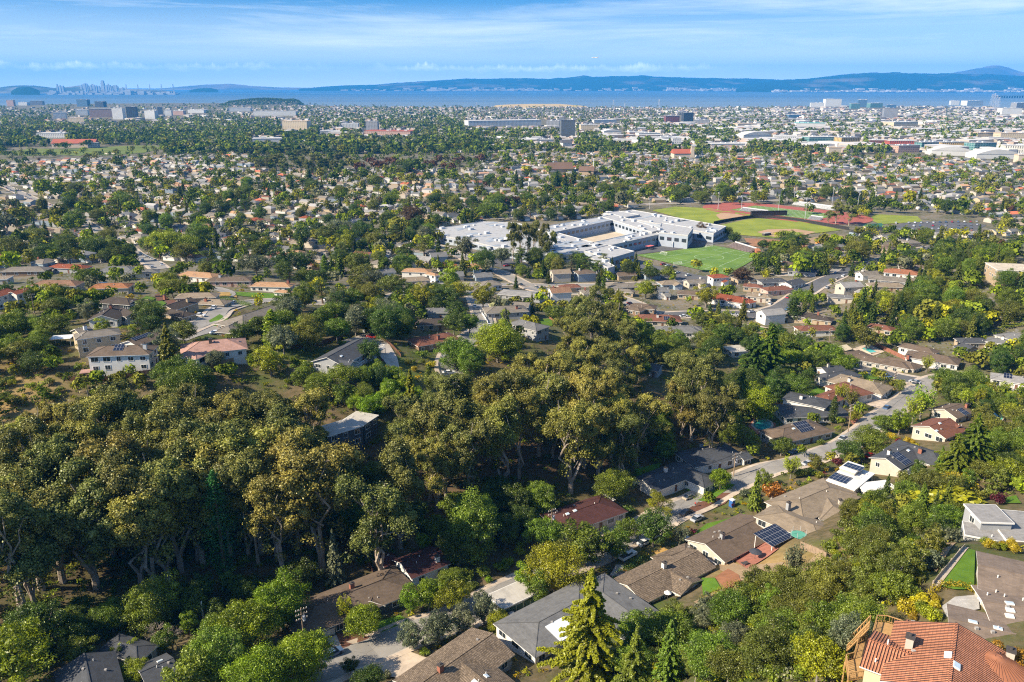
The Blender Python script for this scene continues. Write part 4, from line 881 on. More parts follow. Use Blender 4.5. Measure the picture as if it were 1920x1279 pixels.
# ---------------------------------------------------------------- the houses one can tell apart in the photo
Hs=[
("white two-storey house with red tile roof, cut off by the left edge",'redtile','white',5.6,[(-25,553,14,541,8,'gable'),(20,548,50,540,6,'gable')],{}),
("small dark hip-roofed house behind the white gable end",'dbrown','dgrey',3.,[(207,558,238,560,9,'hip'),(236,562,250,566,6,'gable')],{}),
("charcoal-roofed house with a white gable end above the beige two-storey house",'dbrown','white',3.,[(190,592,214,573,11,'gable'),(226,578,252,585,7.5,'gable')],{'chim':[(208,572,'brick')],'garage':(0,0,-2)}),
("beige two-storey house with tan roof on the slope beside the dry grass",'greytan','beige',6.,[(140,618,168,612,9,'gable'),(163,622,200,617,8,'hip')],{'chim':[(160,612,'white')]}),
("white two-storey house with solar panels and balcony above the eucalyptus grove",'brown','white',5.6,[(200,650,258,648,10,'hip'),(240,640,292,622,8,'gable')],{'solar':[(223,652,3,2),(266,631,8,1)],'chim':[(272,646,'white')]}),
("house with salmon pink hip roof and white walls at the cul-de-sac",'pink','white',3.6,[(375,641,424,636,13,'hip'),(425,638,448,640,7,'gable'),(352,660,366,662,6,'hip')],{'chim':[(395,637,'redd' if 0 else 'brown')]}),
("low house with long dark brown roofs beside the terraced vegetable beds",'dbrown','tan',2.8,[(310,574,358,558,9,'gable'),(322,580,345,585,7,'hip')],{'chim':[(352,560,'tan'),(309,553,'brick')]}),
("flat tan-roofed house under the bend of the upper hill street",'tan','tan',2.8,[(347,550,392,549,8,'hip'),(388,561,412,562,8,'hip')],{'chim':[(386,559,'brick')]}),
("large grey-brown hip-roofed house with green lawn by the white car",'greytan','brown',3.,[(455,591,508,574,15,'hip'),(428,612,452,600,8,'hip')],{}),
("orange hip-roofed white house left of the brown-roofed one on the upper street",'orangetan','white',3.,[(352,509,394,512,10,'hip')],{}),
("brown hip-roofed pinkish house between two orange-roofed houses",'brown','pink',3.,[(403,520,458,519,9,'hip')],{'chim':[(412,514,'white')]}),
("tan-orange hip-roofed white house with a garage at the end of the upper street",'orangetan','white',3.,[(488,529,534,530,9,'hip'),(524,544,540,545,5,'hip')],{'chim':[(540,524,'brick')]}),
("large slate grey hip-roofed house above the clipped round bush",'grey','white',3.,[(205,500,238,500,11,'hip'),(245,507,284,505,8,'hip')],{}),
("long brick-red roofed house left of the slate grey hip roof",'redtile','grey',3.,[(108,495,152,497,9,'hip')],{}),
("brown-grey roofed house left of the brick-red roofed house",'greytan','brown',3.,[(22,501,74,500,10,'hip')],{}),
("terracotta-tan roofed house half hidden by the dark oak thicket",'terra','cream',3.,[(82,526,132,526,10,'hip')],{}),
("red-orange roofed house with a small solar array behind the oak thicket",'orange','cream',3.,[(188,532,228,531,9,'hip')],{'solar':[(194,530,4,1)]}),
("flat grey roofed house at the left edge near the wide olive tree",'greytan','brown',3.,[(-5,483,46,482,9,'flat')],{}),
("pale tan flat-roofed house at the left edge above the grey-green bush",'tan','cream',3.,[(-10,522,20,521,8,'flat')],{}),
("long slate grey house with white deck railing above the terraced garden",'slate','grey',3.2,[(612,671,680,634,13,'gable'),(634,675,662,679,7.5,'gable'),(672,646,697,643,7,'gable')],{'sky':[(640,668)]}),
("dark three-storey house with flat roof and arched windows among the eucalyptus trees",'lflat','dgrey',8.2,[(602,812,670,792,8,'flat'),(655,781,697,789,8,'flat',7.2)],{'vents':8}),
("grey gabled house with white walls by the bright lime tree cluster",'grey','white',4.,[(712,506,738,503,9,'gable')],{}),
("tan-roofed white two-storey house behind the bright lime tree",'orangetan','white',5.2,[(768,503,796,504,9,'hip'),(806,511,816,513,5,'hip')],{}),
("light tan-roofed house in front of the tan-roofed two-storey one",'tan','cream',3.,[(756,521,792,519,9,'hip'),(784,531,798,528,8,'gable')],{}),
("grey hip-roofed house with a red brick chimney above the yellow-leaved tree",'greytan','grey',3.4,[(928,575,968,573,11,'hip'),(962,566,994,568,8,'gable')],{'chim':[(969,573,'brick')]}),
("grey-roofed white two-storey house behind the yellow-leaved tree",'grey','grey',5.,[(978,600,1003,606,10,'hip')],{}),
("reddish-brown hip-roofed house among the trees at the hill centre",'redbrown','brown',3.,[(796,631,830,625,11,'hip')],{'chim':[(822,630,'brick')]}),
("brown roofed house in tree shade behind the reddish-brown one",'dbrown','tan',3.,[(797,599,832,597,9,'hip')],{}),
("small grey house in tree shade below the lower school street",'grey','grey',3.,[(806,578,834,578,8,'hip')],{}),
("wide pale grey low roof below the school approach road",'lgrey','grey',3.,[(958,546,998,549,13,'hip')],{'slope':.15}),
("olive-tan roofed house above the rightmost eucalyptus crown group",'greytan','tan',3.,[(1150,532,1188,531,9,'hip'),(1158,541,1180,543,7,'hip')],{}),
("grey two-storey house with a white garage by the round pale green trees",'grey','white',5.,[(1232,539,1254,539,8,'gable'),(1245,551,1257,551,5,'gable',2.6)],{}),
("small rust-roofed house by the bare planted strip",'redbrown','tan',3.,[(1060,534,1076,533,8,'hip')],{}),
("brown-roofed house with dark gables above the red-brown solar roof",'brown','brown',3.,[(1194,569,1216,571,9,'hip'),(1180,574,1196,577,7,'hip')],{}),
("red-brown hip-roofed house with small solar panels and white chimney",'redbrown','cream',3.,[(1212,590,1256,591,12,'hip')],{'chim':[(1233,589,'white')],'solar':[(1250,597,3,2)]}),
("long slate grey hip-roofed house in front of the red-brown solar roof",'grey','white',3.,[(1248,612,1294,613,10,'hip')],{}),
("tan roof peeking out behind the columnar trees of the grove",'tan','cream',3.,[(1182,653,1198,656,8,'hip')],{}),
("dark roofed house in tree shade beside the curving side street",'slate','grey',3.,[(1220,683,1240,686,8,'gable')],{}),
("brown-roofed house left of the red-tiled white house",'brown','tan',3.,[(1284,545,1304,546,9,'hip')],{}),
("white house with a bright red tile roof on the curved street",'redtile','white',3.2,[(1350,551,1388,557,12,'hip'),(1388,558,1404,562,7,'hip')],{'chim':[(1393,555,'brick')]}),
("small rusty brown roof beside the utility pole by the pitch",'redbrown','tan',3.,[(1406,532,1418,533,8,'hip')],{}),
("tan hip-roofed house right of the red-tiled white house",'tan','cream',3.,[(1414,549,1434,551,9,'hip')],{'chim':[(1424,548,'white')]}),
("pinkish brown roofed house below the grey gabled house",'redbrown','pink',3.,[(1444,538,1470,536,9,'hip')],{}),
("slate grey hip-roofed house nearest to the soccer pitch corner",'slate','grey',3.,[(1436,523,1462,522,9,'hip')],{}),
("slate grey gabled house with a white gable on the curved road",'slate','white',3.4,[(1472,529,1500,522,10,'gable')],{}),
("slate grey low-roofed house under the pale grey flat roof",'slate','grey',3.,[(1492,502,1518,504,10,'hip')],{}),
("pale grey flat-roofed house right of the dark grove by the pitch",'lgrey','white',3.,[(1516,497,1550,501,8,'flat')],{}),
("brown-roofed pale green house with yellow bush by the road",'brown','green',3.,[(1530,491,1572,492,8,'gable')],{}),
("grey-roofed house near the digging machine on cleared earth",'grey','grey',3.,[(1562,478,1612,476,8,'hip')],{}),
("wide brown-roofed house on the corner below the parking lot",'brown','tan',3.,[(1632,458,1662,462,10,'hip'),(1668,458,1700,456,8,'hip')],{}),
("vivid red tile roofed house beside the curved road",'clay','white',3.,[(1676,504,1708,507,11,'hip')],{}),
("brown-roofed house just behind the vivid red tile roof",'brown','tan',3.,[(1698,496,1735,498,8,'hip')],{}),
("grey hip-roofed house behind the vivid red tile roof by the forest",'grey','grey',3.,[(1712,484,1738,479,10,'hip'),(1738,476,1762,472,9,'hip')],{}),
("grey-tan roofed house in front of the vivid red tile roof",'greytan','grey',3.,[(1645,517,1692,521,10,'hip')],{}),
("tan-roofed house in front of the grey-tan roof by the curved road",'tan','tan',3.,[(1642,530,1684,531,9,'hip')],{}),
("grey ranch house with white walls at the traffic junction",'grey','cream',3.,[(1567,552,1594,554,9,'hip')],{'slope':.22}),
("dark brown hip-roofed house by the big curve of the road",'dbrown','tan',3.,[(1494,585,1522,588,9,'hip'),(1526,591,1548,594,8,'hip')],{'chim':[(1534,583,'brick')]}),
("rose-brown roofed white house behind the wooden pole street",'redbrown','white',3.,[(1510,611,1552,610,9,'hip')],{}),
("red-brown roofed house hidden in forest by the dry cul-de-sac",'redbrown','tan',3.,[(1644,608,1662,611,8,'hip')],{}),
("brown hip-roofed house with brick drive and turquoise pool behind it",'brown','cream',3.,[(1588,661,1610,658,9,'hip'),(1612,665,1690,679,8.5,'hip'),(1676,671,1706,679,9,'hip')],{'garage':(0,0,0)}),
("brown-roofed white house with a red brick chimney beside the dark grey roof",'brown','white',3.,[(1706,645,1742,653,8,'hip'),(1725,660,1775,668,11,'hip')],{'chim':[(1702,665,'brick')]}),
("dark slate roofed house right of the brown roofs under the forest edge",'slate','tan',3.2,[(1800,642,1826,650,9,'gable'),(1812,634,1838,634,8,'hip')],{'chim':[(1794,640,'tan')]}),
("grey-roofed house under the forest edge near the right border",'grey','white',3.,[(1868,634,1892,638,8,'hip'),(1902,624,1930,632,12,'hip')],{'chim':[(1880,630,'white')]}),
("grey hip-roofed house with solar panel at the right border",'lgrey','white',3.,[(1882,702,1915,707,9,'hip')],{'solar':[(1890,705,3,2)]}),
("dark slate gabled house with white-trimmed gable by the mid street",'slate','white',4.4,[(1540,690,1578,685,8,'gable'),(1552,701,1590,695,8,'hip')],{'chim':[(1553,682,'cream')]}),
("wide tan hip-roofed house between the slate gabled and rust roofs",'tan','white',3.2,[(1590,705,1636,716,13,'hip')],{'chim':[(1592,709,'white')]}),
("rust-brown pyramid-roofed house below the wide tan roof",'redbrown','white',3.2,[(1552,740,1572,733,9,'hip'),(1588,720,1598,724,12,'hip')],{}),
("square dark slate house with raised white clerestory band",'slate','white',2.7,[(1490,766,1552,764,13,'hip'),(1498,743,1530,750,10,'hip',4.6)],{'slope':.16,'chim':[(1502,742,'white')]}),
("brown hip-roofed house with solar array beside the round pool",'brown','grey',3.,[(1470,804,1518,793,12,'hip')],{'solar':[(1506,800,6,3)],'sky':[(1488,804)]}),
("house with brown roof, solar panels and brick chimney at the far lawn drive",'brown','cream',3.2,[(1770,768,1802,757,10,'gable')],{'chim':[(1812,758,'brick')],'solar':[(1806,772,3,2)]}),
("reddish-brown gabled house with shadowed roof above the slate solar house",'redbrown','cream',3.2,[(1742,800,1782,785,12,'gable'),(1775,788,1800,800,8,'gable')],{'sky':[(1762,794),(1756,808)]}),
("slate grey house with solar panels, white chimney and red car in front",'slate','cream',3.2,[(1660,860,1704,838,10,'gable'),(1706,834,1750,848,11,'hip'),(1690,882,1738,888,5.5,'flat',2.6)],{'solar':[(1690,860,4,3)],'chim':[(1667,846,'white'),(1725,843,'brick')],'sky':[(1703,845)]}),
("white flat-roofed modern house with two dark solar arrays",'white','cream',3.,[(1568,887,1622,905,14,'flat'),(1582,872,1612,882,6,'flat',4.3),(1632,905,1658,924,10,'flat')],{'solar':[(1576,897,5,3),(1601,876,5,2)],'sky':[(1645,914)]}),
("wide tan hip-roofed house between the white roof and the solar pergola",'tan','cream',3.,[(1500,938,1555,915,13,'hip'),(1470,962,1525,985,11,'hip'),(1545,925,1562,950,10,'hip')],{'chim':[(1478,945,'grey'),(1575,940,'cream')],'slope':.26}),
("long brown gabled house with a pale gable end facing the patio",'brown','cream',3.,[(1322,1021,1426,970,13,'gable')],{'chim':[(1354,1003,'grey')],'slope':.3}),
("weathered shake-roofed house with white-trimmed wings and shaded patio",'shake','cream',3.,[(1176,1099,1309,1033,11.5,'gable'),(1244,1066,1298,1094,9,'gable'),(1258,1043,1285,1032,7,'hip'),(1280,1077,1330,1052,4.5,'flat',2.5)],{'chim':[(1245,1058,'white')],'slope':.3}),
("slate grey low house with a pale square roof panel behind the tall redwood",'grey','white',3.,[(1010,1168,1085,1128,14,'hip'),(1130,1112,1185,1152,13,'hip')],{'slope':.16}),
("dark slate gabled house with white trim above the green lawn",'slate','white',3.,[(1205,901,1288,868,10.5,'gable'),(1288,880,1316,892,8,'hip')],{'chim':[(1248,878,'white')]}),
("dark slate hip-roofed house shaded by trees beside the round bush",'slate','white',3.,[(1312,846,1352,838,12,'hip'),(1384,853,1402,848,5.5,'gable',2.6)],{'chim':[(1315,832,'grey')]}),
("dark maroon-roofed house with a white lattice pergola",'darkred','cream',3.,[(1068,962,1122,944,12,'hip')],{'sky':[(1064,964),(1078,958)],'slope':.28}),
("maroon-roofed white gabled house with white chimney in the canyon shade",'darkred','white',3.6,[(752,1057,826,1029,10,'gable'),(712,1048,740,1040,6,'gable',2.7)],{'chim':[(820,1046,'white')]}),
("wide brown hip-roofed house with brick chimney and white garage door",'brown','dgrey',3.,[(590,1138,716,1088,13,'hip'),(706,1102,694,1128,7,'gable')],{'chim':[(660,1097,'brick')],'garage':(0,0,-9),'slope':.3}),
("long shake-roofed house at the bottom centre with small chimney and skylights",'shake','grey',3.,[(775,1292,924,1188,12.5,'gable'),(866,1243,925,1292,11,'gable')],{'chim':[(826,1252,'brick')],'sky':[(912,1268),(890,1279)],'slope':.3}),
("charcoal gabled roof beside the yellow-green bushes at the bottom left",'slate','dgrey',3.,[(157,1226,172,1296,11,'gable')],{}),
("charcoal roofed house shaded by the bright green trees at bottom left",'slate','grey',3.,[(262,1262,325,1234,9,'gable'),(222,1203,256,1213,6,'hip')],{'sky':[(300,1240)]}),
("grey low-pitched house with raised roof block at the right hillside edge",'lgrey','grey',2.6,[(1862,984,1960,992,12,'flat'),(1822,964,1884,966,7,'flat',4.2),(1806,992,1920,1014,5.5,'flat',2.3)],{'dz':-1.6,'slope':.12,'chim':[(1834,975,'white')],'sky':[(1890,983)]}),
("sprawling brown-roofed hillside house with many skylights beside the green lawn",'hillbrown','cream',2.6,[(1833,1060,1960,1090,11.5,'gable'),(1841,1128,1960,1144,10,'gable',2.4),(1778,1160,1940,1200,9,'gable',2.2)],{'dz':-.9,'sky':[(1893,1132),(1894,1145),(1893,1156),(1824,1167),(1871,1179)],'vents':12,'slope':.14}),
("wide tan commercial roof on the wooded hill at the right edge",'cream','tan',7.,[(1858,500,1930,503,20,'flat')],{'cat':'building','vents':8}),
("white-roofed low house hidden behind the big pine clump",'lflat','white',3.,[(1364,656,1398,653,9,'flat')],{}),
("grey hip-roofed house left of the gold-tinged eucalyptus",'grey','white',3.,[(1286,611,1304,612,9,'hip')],{}),
]
HO={}
for s in Hs: HO[s[0]]=house(s)
road_index()
# the orange-tiled house and its deck
lab="orange clay-tiled house with round turret roof and wooden deck"
s=(lab,'clay','yellow',5.4,[(1794,1170,1779,1290,13.5,'gable',5.4,.34),(1752,1243,1628,1199,8,'gable',4.9,.34),(1736,1187,1692,1170,4.6,'gable',4.9,.34)],{'vents':9,'sky':[(1793,1249),(1778,1229)],'chim':[(1704,1206,'cream'),(1892,1232,'cream')]})
o,base,WS,hit=house(s); CLAYT=RM('clay')
b=MB(); tc_=onz(1868,1252,base.z+5.6)-base; b.lathe(tc_,[(3.3,0),(3.35,.15),(.35,1.5),(.3,1.55),(0,1.6)],40); b.build('turret_roof',CLAYT,o); b=MB(); b.lathe(tc_,[(2.9,-9),(2.9,0)],28); b.build('turret_wall',WM('yellow'),o)
for i in range(40):
    a=2*math.pi*i/40
b=MB()
for i in range(40): a=2*math.pi*i/40; b.tube([tc_+Vector((3.33*math.cos(a),3.33*math.sin(a),.17)),tc_+Vector((.35*math.cos(a),.35*math.sin(a),1.54))],.07,4)
b.build('turret_ribs',CLAYT,o)
WOOD=mat('deck_wood',(.42,.25,.10),.2,1.5); WOODD=mat('wood_dark',(.14,.07,.045),.3,1.2); WOODG=mat('wood_weathered',(.30,.22,.15),.25,1.)
def deck(label,pix,z,m=WOOD,rail=True,name='deck',rm=None,base_=None):
    P=[onz(x,y,z) for x,y in pix]; c=sum(P,Vector())/len(P); c.z=tz(c.x,c.y); o=empty(name,c); b=MB()
    top=[p-c for p in P]; b.face(top if (top[1]-top[0]).cross(top[2]-top[1]).z>0 else top[::-1]); b.face([p-Vector((0,0,.2)) for p in (top[::-1] if (top[1]-top[0]).cross(top[2]-top[1]).z>0 else top)])
    for i in range(len(top)):
        p,q=top[i],top[(i+1)%len(top)]; b.face([p-Vector((0,0,.2)),q-Vector((0,0,.2)),q,p])
    b.build('deck_floor',m,o)
    for p in top:
        pz=tz(p.x+c.x,p.y+c.y)-c.z-.5; b=MB(); b.tube([(p.x,p.y,pz),(p.x,p.y,p.z-.1)],.12,6); b.build('post',m,o)
    if rail:
        for i in range(len(top)-1):
            p,q=top[i],top[i+1]; b=MB(); d=(q-p); n_=max(2,int(d.length/.3)); b.tube([p+Vector((0,0,1.05)),q+Vector((0,0,1.05))],.07,4); b.tube([p+Vector((0,0,.2)),q+Vector((0,0,.2))],.04,4)
            for k in range(n_+1): r_=p+d*k/n_; b.tube([r_,r_+Vector((0,0,1.05))],.06 if k%6==0 else .028,4,cap=False)
            b.build('railing',rm or m,o)
    tag(o,label,'deck'); return o
deck("upper wooden deck with railing between the orange-tiled gables",[(1692,1196),(1690,1176),(1662,1167),(1643,1166),(1634,1198)],base.z+2.6)
deck("lower wooden terrace with railing left of the orange-tiled house",[(1625,1200),(1608,1208),(1600,1236),(1585,1240),(1590,1275),(1622,1270)],base.z-.2)
# outdoor stair between the decks
a=onz(1630,1172,base.z+2.3); c=onz(1588,1215,base.z-2.2); o2=empty('outdoor_stairs',c); b=MB(); n_=22; d=a-c; hd=Vector((d.x,d.y,0)).normalized(); sdv=Vector((-hd.y,hd.x,0))
for i in range(n_): p=d*(i+.5)/n_; b.box(p,(d.length/n_*.8,1.5,.08),ax=(hd,sdv,Vector((0,0,1))))
b.build('treads',WOOD,o2)
for s_ in (-1,1):
    b=MB(); b.tube([sdv*s_*.8,d+sdv*s_*.8],.1,4); b.tube([sdv*s_*.8+Vector((0,0,1)),d+sdv*s_*.8+Vector((0,0,1))],.07,4)
    for i in range(8): p=d*i/7+sdv*s_*.8; b.tube([p,p+Vector((0,0,1))],.05,4)
    b.build('railing',WOOD,o2)
tag(o2,'wooden outdoor stairs running down beside the deck of the orange-tiled house','stairs')
# long carport with green doors
sp_=("long flat-roofed garage row with dark green doors beside the street",'lflat','green',2.8,[(927,1131,993,1101,6.5,'flat')],{'cat':'garage','vents':0})
o,base,WS,_=house(sp_,near=False,name='garage_row'); w=WS[0]; n=Vector((-w.a.y,w.a.x)); 
if n.dot(Vector((-base.x,-base.y)))<0: n=-n
for i in range(5):
    c=w.c+n*w.hw+w.a*(w.L*(-.5+(i+.5)/5)); b=MB(); b.box((c.x+n.x*.08,c.y+n.y*.08,1.1),(w.L/5-.5,.12,2.3),ax=(Vector((w.a.x,w.a.y,0)),Vector((n.x,n.y,0)),Vector((0,0,1)))); b.build('garage_door',mat('door_green',(.035,.075,.05),.1,1),o)
# pale panel on the slate house
o,base,WS,hit=HO["slate grey low house with a pale square roof panel behind the tall redwood"]
P,nn,aa=hit(1054,1180); b=MB(); b.box(P+nn*.1,(5.4,5.,.12),ax=(aa,nn.cross(aa),nn)); b.build('pale_roof_panel',mat('pale_panel',(.62,.66,.70),.04,1),o)
# white deck railing of the long slate house
o,base,WS,hit=HO["long slate grey house with white deck railing above the terraced garden"]
deck("white-railed deck along the front of the long slate house",[(664,688),(716,650),(722,652),(662,696)],base.z+.8,mat('deck_grey',(.3,.29,.28),.1,1),True,'deck',TRIM)
# solar pergola
def pergola(label,px,py,L_,W_,H,ang,m_roof,m_post,lattice=False,cat='pergola',name='pergola',tilt=0.):
    c=G(px,py,H); o=empty(name,c,ang); b=MB()
    if lattice:
        n_=int(L_/.55)
        for i in range(n_+1): b.box((-L_/2+i*L_/n_,0,H+.1),(.1,W_,.14))
        b.build('lattice_top',m_roof,o); b=MB()
        for s_ in (-1,1): b.box((0,s_*W_*.42,H-.06),(L_,.14,.18))
        b.build('beam',m_post,o)
    else:
        X=Vector((1,0,0)); Y=Vector((0,math.cos(tilt),math.sin(tilt))); b.box((0,0,H),(L_,W_,.08),ax=(X,Y,X.cross(Y))); b.build('panel_roof',m_roof,o); b=MB()
        for i in range(5): b.box((-L_/2+.3+i*(L_-.6)/4,0,H-.16),(.1,W_,.2),ax=(X,Y,X.cross(Y)))
        b.build('beam',m_post,o)
    for sx_ in (-1,1):
        for sy_ in (-1,1): b=MB(); b.box((sx_*L_*.45,sy_*W_*.42,(H-.2)/2-.4),(.15,.15,H+.4)); b.build('post',m_post,o)
    tag(o,label,cat); return o
aB=lambda p,q: (lambda a,b: math.atan2(b.y-a.y,b.x-a.x))(G(*p),G(*q))
sa=aB((1322,1040),(1426,989))
pergola('pergola roofed with a grid of dark solar panels over the brick patio',1451,1003,8.4,6.,2.9,sa,SOLAR,TRIM,tilt=.12)
pergola('white lattice pergola beside the dark maroon roof',1125,940,8.,4.5,2.8,aB((1068,970),(1122,950)),TRIM,TRIM,True)
pergola('white-roofed round-edged pergola left of the beige two-storey house',116,632,7.,5.,2.8,.2,WHITE,TRIM)
pergola('small garden shelter with a pink roof below the white two-storey house',163,696,4.,4.,2.4,.3,RM('pink'),WOODD,name='garden_shelter',cat='shelter')
pergola('dark timber shade structure above the round pool',1392,868,5,3,2.4,.3,TRIMD,TRIMD) if 0 else None
pergola('cream sailcloth canopy next to the turquoise pool',1585,652,6,4,2.4,.5,mat('canvas',(.55,.47,.34),.1,1),WOODG,name='canopy',cat='canopy',tilt=.35)
# pools
POOL=None
def poolmat(n,c):
    m,nt,out=newmat(n); g=N(nt,'NewGeometry').outputs['Position']; f=noise(nt,g,1.2,3); fin(nt,out,mixc(nt,f,mul(c,.8),mul(c,1.15)),.06,.5,f,.05); return m
PA=poolmat('pool_turquoise',(.10,.50,.47)); PB=poolmat('pool_teal',(.03,.26,.26))
def pool(label,pix,m,rim=.8):
    P=[G(*p).to_2d() for p in pix]; P=smooth(P+[P[0]],1.5)[:-1] if len(pix)>4 else P; c=sum(P,Vector((0,0)))/len(P); z=max(tz(p.x,p.y) for p in P)+.12; o=empty('swimming_pool',(c.x,c.y,z)); b=MB()
    q=[Vector((p.x-c.x,p.y-c.y,.0)) for p in P]; ar=sum(q[i].x*q[(i+1)%len(q)].y-q[(i+1)%len(q)].x*q[i].y for i in range(len(q)))
    if ar<0: q=q[::-1]
    b.face(q); b.build('pool_water',m,o); b=MB()
    for i in range(len(q)):
        a,d=q[i],q[(i+1)%len(q)]; a2,d2=a*(1+rim/a.length),d*(1+rim/d.length); u=Vector((0,0,.12)); b.face([a+u,d+u,d2+u,a2+u][::-1]); b.face([a-u,d-u,d+u,a+u]); b.face([a2-u*8,d2-u*8,d2+u,a2+u][::-1])
    b.build('pool_rim',CONC2,o); tag(o,label,'pool')
pool('turquoise rectangular pool behind the brown hip-roofed house',[(1616,656),(1626,651),(1647,660),(1632,664)],PA)
pool('round teal pool inside brick paving beside the solar-roofed brown house',[(1412,800),(1418,793),(1430,791),(1443,795),(1446,801),(1438,808),(1424,809)],PB)
pool('small teal pool glinting behind the rust-roofed houses at the right',[(1862,782),(1872,777),(1882,783),(1876,790),(1866,789)],PA)
drape('patio',[(1402,800),(1412,788),(1432,785),(1455,795),(1450,810),(1420,815)],BRICKP,.25,3)
drape('patio',[(1598,655),(1628,645),(1658,660),(1630,670)],CONC2,.2,3)
# school
SCH=mat('school_wall',(.34,.38,.44),.06,.2,.7); ROOFW=roofmat('roof_membrane',(.54,.54,.54),'flat'); ROOFG=mat('roof_grey_panel',(.30,.34,.39),.08,.05,.6)
def block(o,base,pix,h,m_roof,m_wall,name_r='roof',name_w='wall',win=True):
    P=[onz(x,y,base.z+h) for x,y in pix]; P=[p-base for p in P]; ar=sum(P[i].x*P[(i+1)%len(P)].y-P[(i+1)%len(P)].x*P[i].y for i in range(len(P)))
    if ar<0: P=P[::-1]
    b=MB(); b.face([Vector((p.x,p.y,h+.02)) for p in P]); 
    for i in range(len(P)):
        a,c=P[i],P[(i+1)%len(P)]; b.face([Vector((a.x,a.y,h-.7)),Vector((c.x,c.y,h-.7)),Vector((c.x,c.y,h+.02)),Vector((a.x,a.y,h+.02))])
        d=(c-a); d.z=0; Lw=d.length; dd=d.normalized(); nn=Vector((dd.y,-dd.x,0)); b.box((a+c)/2*1+Vector((0,0,0))-nn*.2+Vector((0,0,h+.25-(a.z+c.z)/2)),(Lw,.35,.5),ax=(dd,-nn,Vector((0,0,1))))
    ro=b.build(name_r,m_roof,o); b=MB()
    for i in range(len(P)):
        a,c=P[i],P[(i+1)%len(P)]; d=(c-a); d.z=0; dd=d.normalized(); nn=Vector((dd.y,-dd.x,0)); a=a-nn*.06; c=c-nn*.06
        b.face([Vector((a.x,a.y,-4)),Vector((c.x,c.y,-4)),Vector((c.x,c.y,h-.68)),Vector((a.x,a.y,h-.68))])
    b.build(name_w,m_wall,o)
    if win:
        for i in range(len(P)):
            a,c=P[i],P[(i+1)%len(P)]; d=(c-a); d.z=0; Lw=d.length; dd=d.normalized(); nn=Vector((dd.y,-dd.x,0))
            if Lw<12 or nn.dot(Vector((-base.x,-base.y,0)).normalized())<-.2: continue
            k=min(14,int(Lw/6))
            for j in range(k):
                p=a+dd*Lw*(j+.5)/k; b=MB(); b.box(Vector((p.x,p.y,h*.5))+nn*.02,(Lw/k*.6,.12,h*.32),ax=(dd,-nn,Vector((0,0,1)))); b.build('window',GL,o)
    cx=sum((p for p in P),Vector())/len(P); r_=max((p-cx).length for p in P)
    return ro
def clutter(o,base,pix,h,n_,seed,big=False):
    r_=random.Random(seed); W_=[onz(x,y,base.z+h) for x,y in pix]; PP=[(p.x,p.y) for p in W_]; x0,x1=min(p[0] for p in PP),max(p[0] for p in PP); y0,y1=min(p[1] for p in PP),max(p[1] for p in PP); k=0; t=0
    while k<n_ and t<4000:
        t+=1; x,y=r_.uniform(x0,x1),r_.uniform(y0,y1)
        if not poly_contains(PP,x,y): continue
        k+=1; b=MB()
        if big: b.box((x-base.x,y-base.y,h+.10),(r_.uniform(6,16),r_.uniform(3,7),.1),rz=SCHA); b.build('roof_panel',ROOFG,o)
        else: s_=r_.uniform(1.2,3.2); b.box((x-base.x,y-base.y,h+s_*.3),(s_*1.3,s_,s_*.6+.1),rz=SCHA); b.build('rooftop_unit',mat('hvac',(.55,.56,.57),.08,.5,.5),o)
sb=G(1000,470,7); o=empty('school_building',sb)
e0=onz(808,430,sb.z+7); e1=onz(905,416,sb.z+7); SCHA=math.atan2((e1-e0).y,(e1-e0).x)
BL=[([(806,431),(905,416),(968,418),(1036,438),(1062,452),(1000,482),(880,452),(830,443)],5.6),([(1026,424),(1128,407),(1150,413),(1036,437)],6.6),
([(1104,457),(1222,431),(1238,440),(1122,466)],6.),([(1128,406.5),(1150,402),(1243,430),(1222,436)],6.9),([(1030,440),(1048,437.5),(1104,453),(1150,463),(1095,475),(1002,482),(1040,458)],5.8),
([(1095,471),(1140,460),(1190,472),(1143,486)],7.4),([(1105,482),(1118,478),(1153,500),(1140,504)],7.6),([(1240,418),(1300,428),(1290,442),(1235,436)],8.6)]
for i,(p,h) in enumerate(BL): block(o,sb,p,h+.02*i,ROOFW,SCH)
for i,(p,h) in enumerate(BL): clutter(o,sb,p,h+.02*i,(26,10,8,8,14,7,2,4)[i],i); 
for i in (0,1,2,4): clutter(o,sb,BL[i][0],BL[i][1]+.02*i,(26,9,8,0,14)[i],50+i,True)
tag(o,'sprawling white-roofed school building around an open courtyard','school')
drape('courtyard',[(1048,436),(1150,414),(1225,434),(1105,456)],mat('courtyard_tan',(.50,.42,.31),.15,.1),.5,12)
gb=G(1250,420,10); o=empty('gymnasium',gb)
GP=[(1130,401),(1185,394),(1362,425),(1338,439)]
block(o,gb,GP,8.,ROOFW,SCH); block(o,gb,[(1132,400),(1160,396),(1200,403),(1172,408)],9.6,ROOFW,SCH); clutter(o,gb,GP,8.,24,77); clutter(o,gb,GP,8.,14,78,True)
tag(o,'long blue-walled gymnasium wing at the back of the school','school building')
for q in (([(1236,446),(1262,442),(1290,448),(1262,455)],4.5,'white prefab hall beside the small soccer field goal'),([(1245,444),(1258,441),(1270,444),(1256,447)],3.6,'small blue-white shed behind the prefab hall')):
    g0=G(*q[0][0],q[1]); o=empty('school_hall',g0); block(o,g0,*q[:2],ROOFW,SCH); tag(o,q[2],'building')
